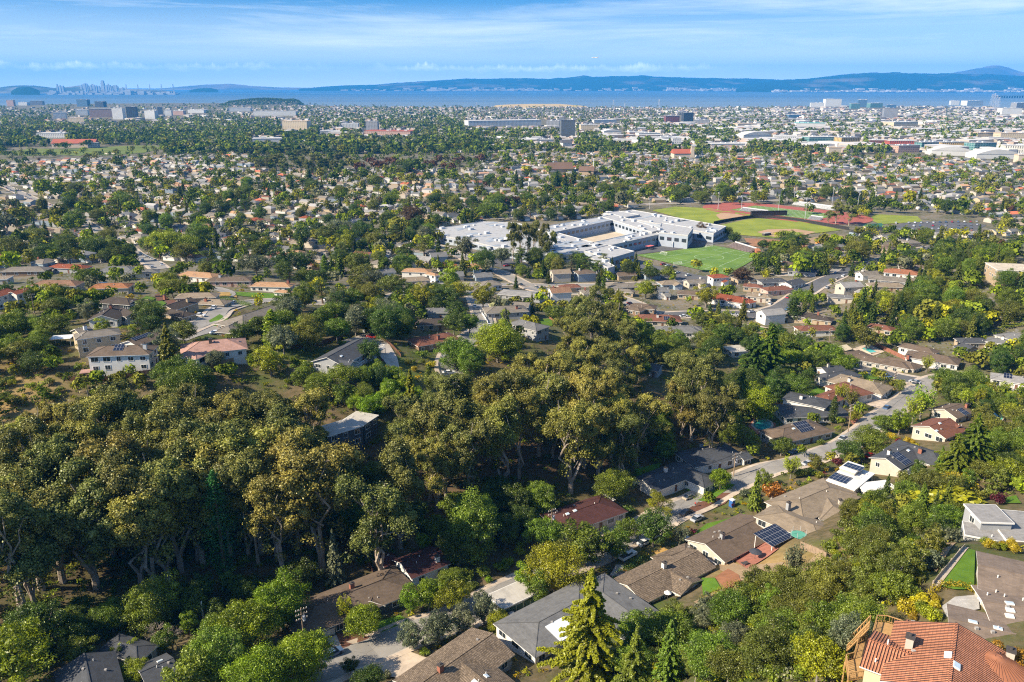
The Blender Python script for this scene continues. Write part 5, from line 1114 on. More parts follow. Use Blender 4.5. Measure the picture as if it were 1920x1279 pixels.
for lab_,px,py,m_ in (('long red canopy along the school wall',1172,456,'can_red'),('short yellow canopy beside the red school canopy',1206,457,'can_yel'),('small pink canopy at the end of the school canopies',1218,461,'can_pink')):
    pergola(lab_,px,py,14 if 'long' in lab_ else 7,4,3,SCHA,mat(m_,{'can_red':(.6,.04,.08),'can_yel':(.65,.38,.05),'can_pink':(.6,.15,.15)}[m_],.05,1),TRIMD,name='canopy',cat='canopy')
# ---------------------------------------------------------------- fences, hedges, poles, cars, people
def wp(pix,step=2.): return smooth([G(*p).to_2d() for p in pix],step) if len(pix)>2 else [G(*pix[0]).to_2d().lerp(G(*pix[1]).to_2d(),i/max(1,int((G(*pix[0])-G(*pix[1])).length/step))) for i in range(max(1,int((G(*pix[0])-G(*pix[1])).length/step))+1)]
FPM={}
def fpost(h,m):
    if (h,m.name) not in FPM: b=MB(); b.box((0,0,h/2),(.15,.15,h+.4)); FPM[(h,m.name)]=b.mesh('post',[m])
    return FPM[(h,m.name)]
def fence(label,pix,h=1.7,m=None,name='fence',cat='fence',gap=.0):
    P=wp(pix,2.2); c=P[0]; o=empty(name,(c.x,c.y,tz(c.x,c.y))); zb=o.location.z; b=MB(); pb=MB(); m=m or WOODG; k=0
    for i in range(len(P)-1):
        p,q=P[i],P[i+1]; d=q-p; L_=d.length
        if L_<.05: continue
        a=math.atan2(d.y,d.x); n_=max(1,int(L_/.36)); w_=L_/n_
        for j in range(n_):
            r_=p+d*(j+.5)/n_; z=tz(r_.x,r_.y); hh=h*(1+.04*math.sin(k*2.3)); k+=1; b.box((r_.x-c.x,r_.y-c.y,z-zb+hh/2-.15),(w_*.94,.05,hh+.3),rz=a)
        z=tz(p.x,p.y); (mobj('post',fpost(h,m),o,(p.x-c.x,p.y-c.y,z-zb)) if i%2==0 else None)
    b.build('fence_boards',m,o); tag(o,label,cat); return o
for l,p,h,m in (("weathered board fence along the dry slope under the shake-roofed house",[(1328,1153),(1360,1133),(1388,1117)],1.7,WOODG),
 ("grey board fence climbing the canyon beside the maroon-roofed house",[(687,1046),(715,1075),(745,1102)],1.6,WOODG),
 ("dark brown fence curving behind the long slate grey house",[(540,655),(590,650),(625,640),(650,628)],1.8,WOODD),
 ("reddish retaining fence along the slate house driveway",[(706,632),(728,645),(742,658),(752,670)],1.2,WOODD),
 ("dark fence below the white two-storey house with solar panels",[(235,710),(290,702),(335,698)],1.8,WOODD),
 ("tan retaining wall below the pink-roofed house",[(397,695),(440,683),(478,672)],2.4,WOODG),
 ("dark fence at the foot of the garden under the pink shelter",[(120,714),(170,715),(215,712)],1.5,WOODD),
 ("long red-brown fence behind the turquoise pool",[(1630,645),(1660,658),(1690,672),(1705,680)],1.9,mat('fence_red',(.28,.12,.08),.2,1)),
 ("red-brown fence by the wooden pole near the canvas canopy",[(1536,655),(1552,660),(1575,662)],1.7,mat('fence_red',(.28,.12,.08),.2,1)),
 ("pale board fence behind the wide tan-roofed house",[(1500,1028),(1530,1040),(1548,1050)],1.8,WOODG),
 ("dark outfield fence of the baseball diamonds",[(1338,421),(1380,413),(1420,409),(1480,413),(1560,426),(1592,432)],3.,mat('fence_black',(.035,.035,.035),.1,1)),
 ("low white wall along the courtyard street",[(862,742),(880,700),(905,615)][:0] or [(900,585),(908,596),(915,608)],1.3,TRIM),
 ("brick-red low fence right of the small back lawn",[(1030,598),(1040,604),(1050,610)],1.3,mat('fence_red',(.28,.12,.08),.2,1)),
 ("dark rail fence beside the maroon-roofed white house",[(690,1052),(712,1090),(735,1098)][:0] or [(722,1100),(700,1075),(690,1060)],1.4,WOODD)): fence(l,p,h,m)
fence("white concrete terrace wall around the triangular green lawn",[(1748,1102),(1775,1068),(1808,1030)],1.1,CONC2,'terrace_wall','wall')
strip('terrace_path',wp([(1756,1104),(1784,1066),(1812,1030)]),-.7,.3,CONC2,.4,1)
def hedge(label,pix,w=1.6,h=1.4,col='md',n=120):
    P=wp(pix,1.4); c=P[0]; zb=tz(c.x,c.y); r=np.random.default_rng(int(pix[0][0])); parts=[]
    for p in P: parts.append(blob((p.x-c.x,p.y-c.y,tz(p.x,p.y)-zb+h*.45),(w*.6,w*.6,h*.62),n,.24,r,-.7))
    o=mobj('hedge',qmesh('hedge',*quads(parts),LM[col],r),None,(c.x,c.y,zb)); tag(o,label,'hedge')
hedge("long bright yellow hedge curving above the orange-tiled house",[(1723,1142),(1742,1120),(1768,1102),(1800,1103),(1835,1113)],1.3,1.2,'gold')
hedge("yellow-green hedge at the edge of the dry lawn beside the shake-roofed house",[(1322,1127),(1352,1110),(1380,1098)],2.2,1.3,'yg')
hedge("dark clipped hedge curving round the pickup driveway",[(1160,1082),(1172,1070),(1195,1058),(1210,1048)],2.,1.5,'dk')
hedge("tall dark hedge above the long driveway of the hill houses",[(258,578),(280,582),(305,588),(322,590)],3.,2.6,'dk')
hedge("green ivy bank beside the upper hill street bend",[(418,560),(435,566),(455,570),(462,575)],5.,1.3,'md')
hedge("bright ground-cover bank in front of the dark slate gabled house",[(1302,935),(1325,925),(1350,918),(1368,914)],3.4,.7,'lm')
hedge("clipped green hedge under the brown-roofed pinkish house",[(432,537),(448,538),(462,540)],2.2,2.,'md')
hedge("yellow-green low hedge by the charcoal-roofed house",[(222,618),(238,616),(252,618)],2.2,1.1,'yg')
hedge("round dark hedge row below the wooded pole near the pool house",[(1545,672),(1560,668),(1578,664)],1.8,1.3,'md')
# poles and wires
PT={}
def pole(key,px,yt,yb,label,arms=2,trans=False,hfix=None,m=None):
    g=G(px,yb); D=math.hypot(g.x,g.y); d=ray(px,yt); H=hfix or max(7,CAMZ+d[2]/math.hypot(d[0],d[1])*D-g.z); o=empty('utility_pole',g); b=MB(); b.tube([(0,0,-.5),(0,0,H)],[.19,.13],8); b.build('pole_shaft',m or WOODG,o)
    for k in range(arms):
        b=MB(); z=H-.5-k*1.1; b.box((0,0,z),(2.6,.14,.14),rz=.6); b.build('crossarm',WOODG,o)
        for t in (-1.15,-.6,.6,1.15): b=MB(); b.tube([(t*math.cos(.6),t*math.sin(.6),z+.05),(t*math.cos(.6),t*math.sin(.6),z+.35)],.07,5); b.build('insulator',TRIM,o)
    if trans: b=MB(); b.tube([(.4,.1,H-3.2),(.4,.1,H-2.)],.3,10); b.build('transformer',mat('galvanised',(.5,.5,.52),.05,1),o)
    PT[key]=g+Vector((0,0,H-.2)); tag(o,label,'utility pole')
pole('a',1375,850,896,'wooden utility pole with two crossarms beside the round lime bush',2,True)
pole('b',1034,976,1030,'utility pole with a transformer among trees left of the maroon roof',2,True,12)
pole('c',572,1166,1222,'utility pole with crowded crossarms by the white garage door',3,True,11)
pole('d',1590,757,811,'tall wooden utility pole beside the rust pyramid-roofed house',3)
pole('e',1675,696,733,'utility pole with white crossarms at the street intersection',3)
pole('f',1553,615,655,'wooden utility pole at the red-brown fence by the pool house',2)
pole('g',1744,730,783,'leaning pale utility pole among light green willows',2)
pole('h',66,550,592,'utility pole above the oak thicket at the left hillside',2)
pole('i',1411,500,531,'brown utility pole between the pitch and the slate roofs',1)
pole('j',660,552,572,'thin utility pole beside the lower street trees',1)
pole('k',1203,560,588,'thin utility pole behind the red-brown solar roof',1,False,9)
pole('l',402,448,470,'thin utility pole by the trees above the upper street',1,False,10)
pole('m',1355,590,612,'grey street light pole by the curved street',0,False,8)
pole('n',1434,555,573,'grey street light pole beside the junction cars',0,False,8)
pole('o',383,1146,1171,'small white street lamp in the dark canyon at the lower edge',0,False,6,TRIM)
def wire(a,b_,label,off=0.):
    A,B=(PT[a] if isinstance(a,str) else a),(PT[b_] if isinstance(b_,str) else b_); n=14; pts=[]
    for i in range(n+1): t=i/n; p=A.lerp(B,t); pts.append(p-A+Vector((off,off,-4*t*(1-t)*(B-A).length*.018)))
    b=MB(); b.tube(pts,.028,3,cap=False); o=b.build('power_line',mat('wire',(.03,.03,.03),.1,1),None,A); tag(o,label,'power line','overhead power lines')
far1=onz(330,1300,60)
for a,b_,l in (('a','b','power line from the lime bush pole to the maroon roof pole'),('b','c','power line crossing the canyon street to the crowded pole'),('a','d','power line from the lime bush pole to the tall pole by the rust roof'),('d','e','power line from the tall pole to the intersection pole'),('e','f','power line from the intersection pole to the pole by the pool house'),('d','g','power line from the tall pole to the leaning pale pole'),('f','m','power line running from the pool house pole to the curved street lamp')): 
    wire(a,b_,l); wire(a,b_,'lower strand of the '+l.replace('power line ','').replace('the ',''),.7)
def mast(px,yt,yb,label):
    g=G(px,yb); D=math.hypot(g.x,g.y); d=ray(px,yt); H=CAMZ+d[2]/math.hypot(d[0],d[1])*D-g.z; o=empty('light_mast',g); b=MB(); b.tube([(0,0,-.5),(0,0,H)],[.24,.13],8); b.build('mast_shaft',mat('galvanised',(.5,.5,.52),.05,1),o)
    b=MB(); [b.box((0,0,H-.4-k*.9),(3.4,.5,.5),rz=SCHA) for k in range(2)]; b.build('lamp_head',mat('galvanised',(.5,.5,.52),.05,1),o); tag(o,label,'light mast','floodlight masts of the sports fields')
OR=['first','second','third','fourth','fifth','sixth','seventh','eighth','ninth','tenth']
for i,(px,a_,b_) in enumerate(((1218,372,392),(1346,360,394),(1390,366,393),(1459,365,399),(1488,352,383),(1509,372,413),(1559,350,391),(1607,358,396))): mast(px,a_,b_,f'tall thin floodlight mast, {OR[i]} from the left around the sports fields')
def goal(px,py,ang,label):
    g=G(px,py); o=empty('soccer_goal',g,ang); b=MB()
    for s_ in (-1,1): b.tube([(0,s_*3.6,0),(0,s_*3.6,2.4)],.09,6); b.tube([(0,s_*3.6,2.4),(-1.8,s_*3.6,0)],.06,5)
    b.tube([(0,-3.6,2.4),(0,3.6,2.4)],.09,6); b.build('goal_frame',WHITE,o); b=MB()
    for k in range(15): y=-3.6+k*7.2/14; b.tube([(0,y,2.4),(-1.8,y,0)],.025,3,cap=False)
    for k in range(5): z=2.4*k/5; b.tube([(-1.8*(1-k/5),-3.6,z),(-1.8*(1-k/5),3.6,z)],.025,3,cap=False)
    b.build('goal_net',WHITE,o); tag(o,label,'goal')
ga=math.atan2((SPW[1]-SPW[0]).y,(SPW[1]-SPW[0]).x)
goal(1270,497,ga+1.57,'white soccer goal on the near edge of the small pitch'); goal(1245,478,ga,'white soccer goal on the left end of the small pitch'); goal(1330,464,ga-1.57,'white soccer goal on the far edge of the small pitch'); goal(1362,511,ga+3.14,'soccer goal with a red banner at the near corner of the small pitch')
def bleach(px0,py0,px1,py1,label,m):
    a,c=G(px0,py0),G(px1,py1); d=c-a; o=empty('bleachers',a,math.atan2(d.y,d.x)); b=MB(); L_=d.to_2d().length
    for k in range(7): b.box((L_/2,1+k*.9,.4+k*.45),(L_,.85,.12)); b.box((L_/2,1.4+k*.9,.2+k*.22),(L_,.08,.4+k*.45))
    b.build('benches',m,o); b=MB(); b.box((L_/2,8,3.4),(L_,.1,1.)); b.build('back_rail',mat('galvanised',(.5,.5,.52),.05,1),o); tag(o,label,'bleachers')
bleach(1484,384,1560,394,'long white bleachers on the far side of the running track',WHITE); bleach(1384,396,1432,402,'grey metal bleachers between the diamond and the football field',mat('alu',(.45,.45,.46),.05,1)); bleach(1512,412,1535,415,'short grey bleachers in front of the red track curve',mat('alu',(.45,.45,.46),.05,1))
bleach(1362,462,1402,474,'grey stepped stand at the far right side of the small pitch',mat('alu2',(.28,.22,.2),.2,.5))
def smallbox(name,label,cat,px,py,sz,ang,mw,mr,roof='flat'):
    g=G(px,py); o=empty(name,g,ang); b=MB(); b.box((0,0,sz[2]/2-.3),(sz[0],sz[1],sz[2]+.6)); b.build('wall',mw,o); b=MB()
    if roof=='flat': b.box((0,0,sz[2]+.1),(sz[0]+.6,sz[1]+.6,.25))
    else:
        P=lambda x,y,z: Vector((x,y,z)); X,Y=sz[0]/2+.4,sz[1]/2+.4; z=sz[2]+.02; r_=sz[1]*.28
        b.face([P(-X,-Y,z),P(X,-Y,z),P(X,0,z+r_),P(-X,0,z+r_)]); b.face([P(X,Y,z),P(-X,Y,z),P(-X,0,z+r_),P(X,0,z+r_)]); b.face([P(-X,Y,z),P(-X,-Y,z),P(-X,0,z+r_)]); b.face([P(X,-Y,z),P(X,Y,z),P(X,0,z+r_)])
    b.build('roof',mr,o); b=MB(); b.box((0,-sz[1]/2-.04,1.),(.9,.08,2.)); b.build('door',TRIMD,o); tag(o,label,cat); return o
DG=mat('dugout_green',(.04,.14,.10),.1,1)
smallbox('dugout','green-roofed dugout behind the near baseball infield','dugout',1492,448,(14,3.,2.6),ga,TRIMD,DG)
smallbox('dugout','grey dugout left of the near baseball infield','dugout',1437,442,(8,3,2.4),ga,TRIMD,mat('vent_grey',(.35,.33,.31),.1,1))
smallbox('scoreboard','black batting cage building at the centre of the sports fields','building',1441,405,(38,3,5),ga*.2,mat('black_mesh',(.03,.03,.03),.1,1),mat('black_mesh',(.03,.03,.03),.1,1))
smallbox('shed','green-roofed shed near the parked cars lot','shed',1637,432,(16,8,4),.3,mat('wall_cream',WC['cream'],.07,.7,.8),DG,'g')
smallbox('shed','small blue-grey shed left of the green-roofed shed','shed',1608,442,(12,8,3.4),.4,WM('blue'),RM('slate'),'g')
smallbox('shed','small slate-roofed hut between two sheds by the lot','shed',1620,444,(9,7,3.2),.4,WM('white'),RM('slate'),'g')
smallbox('container','rust-coloured container at the corner of the small pitch','container',1420,475,(9,3,2.8),ga+.9,mat('rust',(.40,.16,.08),.1,1),mat('rust',(.40,.16,.08),.1,1))
smallbox('shed','grey garden shed with dark opening above the slate house drive','shed',691,624,(3.4,3.,2.4),-.5,WM('grey'),RM('slate'),'g')
smallbox('scoreboard','dark scoreboard sign at the near right corner of the pitch','scoreboard',1418,495,(5,.6,5.),1.2,TRIMD,TRIMD)
# digging machine
g=G(1534,459); o=empty('excavator',g,.4); YEL=mat('machine_orange',(.62,.28,.04),.1,1); b=MB(); [b.box((0,s_*1.2,.4),(4.,.6,.8)) for s_ in(-1,1)]; b.build('tracks',TRIMD,o); b=MB(); b.box((0,0,1.5),(3.6,2.6,1.4)); b.box((.8,.6,2.6),(1.4,1.2,1.2)); b.build('body',YEL,o); b=MB(); b.tube([(1.6,0,1.8),(4.2,0,5.),(7.,0,3.)],.28,6); b.tube([(7,0,3),(7.4,0,.8)],.4,6); b.build('arm',YEL,o); tag(o,'orange excavator on the cleared earth right of the small pitch','excavator')
# portable toilet
g=G(1372,950); o=empty('portable_toilet',g,sa); BL_=mat('toilet_blue',(.04,.13,.38),.08,2,.5); b=MB(); b.box((0,0,1.1),(1.25,1.25,2.2)); b.build('cabin',BL_,o); b=MB(); b.box((0,0,2.28),(1.35,1.35,.14)); b.box((0,0,2.4),(1.0,1.0,.16)); b.build('cap',WHITE,o); b=MB(); b.box((0,-.65,1.05),(.85,.06,1.85)); d=b.build('door',mat('toilet_blue2',(.06,.18,.46),.05,2,.5),o); b=MB(); b.box((.3,-.7,1.1),(.06,.05,.2)); b.build('handle',WHITE,d); b=MB(); b.tube([(.45,.5,2.3),(.45,.5,2.9)],.05,6); b.build('vent_pipe',WHITE,o); b=MB(); b.box((0,0,.02),(1.4,1.4,.12)); b.build('skid_base',TRIMD,o)
tag(o,'blue portable toilet with white top standing at the street kerb','portable toilet')
# person walking on the street
def person(label,px,py,shirt,trous):
    g=G(px,py); g.z+=.14; o=empty('person',g,.6)
    me=bpy.data.meshes.new('body'); V=[(0,0,.95),(0,0,1.15),(0,0,1.42),(0,0,1.52),(0,.01,1.66),(.0,.17,1.40),(.06,.24,1.15),(.16,.24,.95),(.0,-.17,1.40),(-.06,-.24,1.15),(.02,-.25,.92),(.0,.10,.9),(.12,.11,.5),(.10,.11,.08),(.0,-.10,.9),(-.06,-.11,.5),(-.20,-.11,.10),(.22,.11,.04),(-.08,-.11,.04)]
    E=[(0,1),(1,2),(2,3),(3,4),(2,5),(5,6),(6,7),(2,8),(8,9),(9,10),(0,11),(11,12),(12,13),(0,14),(14,15),(15,16),(13,17),(16,18)]
    RR=[.15,.14,.15,.06,.105,.07,.05,.035,.07,.05,.035,.10,.07,.045,.10,.07,.045,.035,.035]
    me.from_pydata(V,E,[]); ob=bpy.data.objects.new('body',me); COL.objects.link(ob); ob.parent=o; md=ob.modifiers.new('s','SKIN'); 
    for v,r_ in zip(me.skin_vertices[0].data,RR): v.radius=(r_,r_)
    me.skin_vertices[0].data[0].use_root=True; ob.modifiers.new('u','SUBSURF').levels=1; me.materials.append(shirt); dg=bpy.context.evaluated_depsgraph_get(); m2=bpy.data.meshes.new_from_object(ob.evaluated_get(dg)); ob.modifiers.clear(); ob.data=m2; m2.materials.clear(); m2.materials.append(shirt); m2.materials.append(trous); m2.materials.append(mat('skin',(.45,.26,.18),.05,2)); m2.materials.append(mat('hair',(.04,.025,.02),.1,2))
    for p in m2.polygons: z=p.center.z; p.material_index=3 if (z>1.70 or (z>1.6 and p.center.x<-.03)) else 2 if (z>1.5 or abs(p.center.y)>.2 and z<1.1) else 1 if z<.98 else 0; p.use_smooth=True
    tag(o,label,'person')
person('person in a red top walking across the shaded street',1303,951,mat('shirt_red',(.45,.05,.04),.05,2),mat('trousers_dark',(.05,.05,.08),.05,2))
# cars
PAINT={'white':(.75,.75,.74),'silver':(.42,.43,.45),'grey':(.16,.17,.18),'black':(.025,.025,.03),'red':(.40,.025,.03),'blue':(.08,.14,.26),'tan':(.40,.34,.26)}
def paint(c): 
    if 'paint_'+c in MC: return MC['paint_'+c]
    m,nt,out=newmat('paint_'+c); b=fin(nt,out,PAINT[c],.25,.5); b.inputs['Coat Weight'].default_value=.6; MC['paint_'+c]=m; return m
TYRE=mat('tyre',(.03,.03,.03),.05,4); RIM=mat('rim',(.45,.45,.46),.05,4,.3,metal=.6)
def prof_mesh(prof,w,taper=1.,n=1):
    b=MB(); k=len(prof); S=[Vector((x,-w/2*t,z)) for x,z,t in prof]; T=[Vector((x,w/2*t,z)) for x,z,t in prof]
    for i in range(k): j=(i+1)%k; b.face([S[i],S[j],T[j],T[i]][::-1])
    b.face(S); b.face(T[::-1]); return b
CARM={}
def car(px,py,col,ang,label=None,kind='sedan',near=True,P=None,zoff=.16,group=None):
    g=P if P is not None else G(px,py); g=Vector((g.x,g.y,tz(g.x,g.y)+zoff)); o=empty('car' if kind!='pickup' else 'pickup_truck',g,ang)
    key=(kind,)
    if key not in CARM:
        if kind=='pickup':
            bd=prof_mesh([(-2.75,.35,1),(2.7,.35,1),(2.75,.75,.96),(2.6,1.02,.94),(1.35,1.08,1),(-.2,1.08,1),(-.21,1.02,1),(-2.7,1.02,1)],1.95); cabin=prof_mesh([(1.25,1.07,.95),(.7,1.68,.82),(-.75,1.7,.82),(-1.0,1.07,.95)],1.85); roof=prof_mesh([(.62,1.69,.84),(-.72,1.72,.84),(-.72,1.76,.8),(.55,1.76,.8)],1.85); bed=MB(); bed.box((-1.85,0,1.03),(1.5,1.5,.03)); wx=1.75
        else:
            bd=prof_mesh([(-2.25,.32,.94),(2.2,.3,.94),(2.32,.55,.90),(2.2,.78,.92),(1.15,.95,.98),(-1.55,.98,.98),(-2.28,.92,.92),(-2.36,.6,.92)],1.82); cabin=prof_mesh([(1.2,.94,.92),(.45,1.4,.78),(-.95,1.42,.76),(-1.85,.97,.9)],1.78); roof=prof_mesh([(.36,1.41,.79),(-.9,1.43,.78),(-.85,1.47,.72),(.28,1.46,.72)],1.78); bed=None; wx=1.38
        wh=MB(); wh.tube([(0,-.1,0),(0,.1,0)],.34,14); ri=MB(); ri.tube([(0,-.115,0),(0,.115,0)],.2,10); hl=MB(); hl.box((0,0,0),(.14,.34,.14))
        CARM[key]=[bd,cabin,roof,bed,wh.mesh('tyre',[TYRE]),ri.mesh('rim',[RIM]),hl.mesh('headlight',[mat('lamp_glass',(.7,.7,.68),.05,3,.1)]),wx,{}]
    bd,cabin,roof,bed,whm,rim_,hlm,wx,C=CARM[key]
    if col not in C: C[col]=(bd.mesh('body',[paint(col)]),cabin.mesh('cabin_glass',[GL]),roof.mesh('car_roof',[paint(col)]))
    a,b_,c_=C[col]; mobj('body',a,o); mobj('cabin_glass',b_,o); mobj('car_roof',c_,o)
    if bed and near: mobj('truck_bed',bed.mesh('truck_bed',[TRIMD]),o)
    for sx_ in (-1,1):
        for sy_ in (-1,1): t=mobj('wheel',whm,o,(sx_*wx,sy_*.82,.34)); (mobj('rim',rim_,t) if near else None)
    if near:
        for sy_ in (-1,1): mobj('headlight',hlm,o,(2.22 if kind!='pickup' else 2.66,sy_*.62,.68))
    o['col']=col
    if label: tag(o,label,'car' if kind!='pickup' else 'pickup truck',group)
    else: CARS.append((o,col)); tag(o,None,'car',group)
    return o
CARS=[]
rd=aB((1190,1000),(1290,950))
car(1208,1021,'white',rd,'white sedan with open sunroof parked on the street above the white pickup')
car(1177,1046,'white',rd,'white pickup truck at the driveway hedge of the shake-roofed house','pickup')
car(1307,976,'silver',rd,'silver sedan parked in tree shade near the walking person'); car(1294,1019,'silver',rd+1.4,'silver car in the driveway beside the long brown gabled house')
car(375,594,'white',-.1,'white car parked by the planted bank of the hill cul-de-sac'); car(406,627,'white',.5,'white car partly hidden behind the pink-roofed house')
car(697,634,'red',-.4,'red car beside the grey garden shed of the slate house'); car(1651,747,'white',.05,'white car in the driveway below the wide tan roof')
car(1662,767,'blue',aB((1640,795),(1700,750)),'blue-grey car parked along the street by the willows'); car(1602,681,'grey',aB((1620,688),(1560,665)),'dark grey car in front of the pool house drive'); car(1632,858,'red',.4,'red car beside the slate grey solar house')
car(1655,858,'red',.4,'dark red car parked close to the white chimney of the slate solar house') if 0 else None
car(1489,850,'blue',.6,'blue car in the driveway beside the brown solar roof'); car(1366,854,'black',.3,'black car in the paved yard by the crossarm pole'); car(1163,1085,'black',1.,'black car under the trees left of the shake-roofed house')
car(1444,571,'white',1.,'white car on the inner side of the curved street junction'); car(394,541,'grey',.2,'grey car before the brown hip-roofed pinkish house'); car(842,702,'white',.3,'white van parked at the tree-shaded cul-de-sac end')
car(1494,603,'white',.3,'white car by the dark brown hip-roofed house'); car(1352,575,'silver',.3,'silver car in front of the bright red tile roof'); car(1375,575,'black',.3,'black car in front of the bright red tile roof'); car(1551,541,'silver',aB((1510,548),(1560,522)),'silver car driving on the curved main road')
car(962,1160,'grey',.5,'grey car in the pale yard beside the garage row'); car(600,1213,'grey',.7,'grey car on the wide drive by the crowded pole') if 0 else None
def carrow(P,n_,off,seed,z=.28,skip=.35,lo=0.,hi=1.):
    r_=random.Random(seed); d=0; L_=sum((P[i+1]-P[i]).length for i in range(len(P)-1)); nx=r_.uniform(4,20); 
    for i in range(len(P)-1):
        s_=(P[i+1]-P[i]); d+=s_.length
        if d>nx and lo<d/L_<hi:
            nx=d+r_.uniform(6.5,10) if r_.random()>skip else d+r_.uniform(14,50); n2=Vector((s_.y,-s_.x)).normalized(); q=P[i]+n2*off*r_.choice((-1,1)); car(0,0,r_.choice(['white','silver','grey','black','white','silver','blue','red','tan']),math.atan2(s_.y,s_.x),None,'sedan',False,q)
carrow(RMAIN,1,3.3,12,skip=.75); carrow(RC,1,3.,13,skip=.7); carrow(RU,1,4.7,3); carrow(RN1,1,3.4,4,skip=.1); carrow(RUB,1,3.4,5,lo=.1); carrow(RL,1,3.,7,skip=.6); carrow(RN,1,3.2,8,skip=.6)
for i in range(44):
    r_=random.Random(900+i); c0=G(1660,428).to_2d(); u=(G(1840,424).to_2d()-c0); v=G(1690,441).to_2d()-G(1700,417).to_2d(); q=c0+u*((i%15)/15+.02)+v*((i//15)*.27-.35); 
    if r_.random()<.85: car(0,0,r_.choice(['white','silver','grey','black','white','silver','blue','red']),math.atan2(v.y,v.x),None,'sedan',False,q,zoff=.3)
for p in ((1243,497),(1252,500),(1264,503),(1270,513),(1290,518),(925,495),(950,500)): car(*p,random.choice(['white','silver','red','black']),.6,None,'sedan',False,zoff=.3)
# garden furniture and stones close to the camera
def umbrella(px,py,label,m,sz=1.6):
    g=G(px,py); g.z+=.3; o=empty('patio_umbrella',g); b=MB(); b.tube([(0,0,0),(0,0,2.5)],.05,6); b.build('pole_shaft',TRIMD,o); b=MB(); b.lathe((0,0,0),[(sz,2.05),(sz*.5,2.38),(.02,2.6)],8); b.build('canopy',m,o); tag(o,label,'umbrella')
umbrella(1415,1050,'dark round patio umbrella on the red brick patio',mat('umb_dark',(.05,.055,.07),.05,1)); umbrella(1251,1128,'small white patio umbrella beside the shaded wing of the shake roof',TRIM,.9); umbrella(365,569,'pale green umbrella beside the terraced vegetable beds',mat('umb_green',(.2,.5,.38),.05,1)) if 0 else None
g=G(1396,1062); g.z+=.3; o=empty('garden_table',g,.4); b=MB(); b.box((0,0,.72),(1.8,1.,.06)); b.build('table_top',TRIMD,o)
for sx_ in (-1,1):
    for sy_ in (-1,1): b=MB(); b.tube([(sx_*.8,sy_*.4,0),(sx_*.8,sy_*.4,.7)],.04,5); b.build('leg',TRIMD,o)
tag(o,'dark garden table on the red brick patio','table')
def trampoline(px,py,label,m):
    g=G(px,py); o=empty('trampoline',g); b=MB(); b.lathe((0,0,0),[(2.,.85),(1.7,.9),(0,.88)],24); b.build('jump_mat',m,o); b=MB(); [b.tube([(1.9*math.cos(a),1.9*math.sin(a),0),(1.9*math.cos(a),1.9*math.sin(a),2.3)],.05,5) for a in [i*math.pi/3 for i in range(6)]]; b.build('frame',mat('galvanised',(.5,.5,.52),.05,1),o); tag(o,label,'trampoline')
trampoline(1497,1008,'round green-edged trampoline beside the solar pergola',mat('tramp',(.10,.32,.24),.1,1))
for i,(x,y,w_) in enumerate(((320,571,4),(340,568,4),(300,560,4))): drape('vegetable_bed',[(x-10,y-6),(x+6,y-8),(x+16,y+2),(x-4,y+6)],mat('mulch',(.15,.07,.045),.3,1),.4,3)
drape('rock_garden',[(1765,1140),(1790,1122),(1834,1118),(1836,1145),(1800,1152),(1775,1160)],mat('rock_grey',(.40,.38,.35),.35,.9),.3,2)
# ---------------------------------------------------------------- large buildings in the town
def facade(name,c1,c2,fw,fh,mw):
    if name in MC: return MC[name]
    m,nt,out=newmat(name); uv=N(nt,'UVMap').outputs[0]; br=N(nt,'TexBrick',Scale=1.0); br.offset=0; L(nt,uv,br.inputs['Vector'])
    br.inputs['Brick Width'].default_value=fw; br.inputs['Row Height'].default_value=fh; br.inputs['Mortar Size'].default_value=mw; br.inputs['Mortar Smooth'].default_value=.1
    for k,c in (('Color1',c2),('Color2',mul(c2,1.5)),('Mortar',c1)): br.inputs[k].default_value=rgba(c)
    fin(nt,out,br.outputs[0],.5,.4); MC[name]=m; return m
DK=(.05,.06,.07)
FC={'white':facade('fac_white',(.66,.65,.62),(.14,.16,.18),5,4,1.1),'pink':facade('fac_pink',(.50,.33,.26),(.16,.12,.11),6,4,1.4),'cream':facade('fac_cream',(.58,.48,.33),(.17,.15,.13),6,4,1.5),'grey':facade('fac_grey',(.30,.30,.31),(.09,.10,.11),5,4,1.1),
'dark':facade('fac_dark',(.075,.085,.10),(.018,.022,.028),9,4,.75),'blue':facade('fac_blue',(.16,.24,.34),(.04,.09,.15),7,4,.5),'teal':facade('fac_teal',(.20,.32,.31),(.05,.13,.13),7,4.5,.6),'brick':facade('fac_brick',(.26,.08,.06),(.05,.05,.06),7,4.5,1.),
'yellow':facade('fac_yellow',(.62,.42,.16),(.10,.09,.07),5,11,1.6),'redc':facade('fac_redcol',(.42,.10,.07),(.08,.05,.05),5,11,1.6),'whitec':facade('fac_whitecol',(.70,.66,.56),(.12,.12,.12),4.5,13,1.5),'tan':facade('fac_tan',(.42,.31,.20),(.14,.11,.09),9,5,2.6),
'slats':facade('fac_slats',(.17,.18,.185),(.035,.04,.045),40,2.2,.8),'plain':mat('wall_plain_white',(.58,.57,.54),.05,.05),'plaincream':mat('wall_plain_cream',(.55,.46,.35),.05,.05)}
RF={'w':mat('townroof_white',(.52,.51,.49),.12,.02),'g':mat('townroof_grey',(.30,.30,.30),.12,.02),'r':mat('townroof_red',(.36,.10,.06),.12,.05),'t':mat('townroof_teal',(.10,.42,.38),.08,.02),'d':mat('townroof_dark',(.09,.09,.10),.1,.02),'b':mat('townroof_brown',(.16,.10,.07),.15,.03),'tn':mat('townroof_tan',(.50,.38,.26),.12,.03)}
BUILT=[]
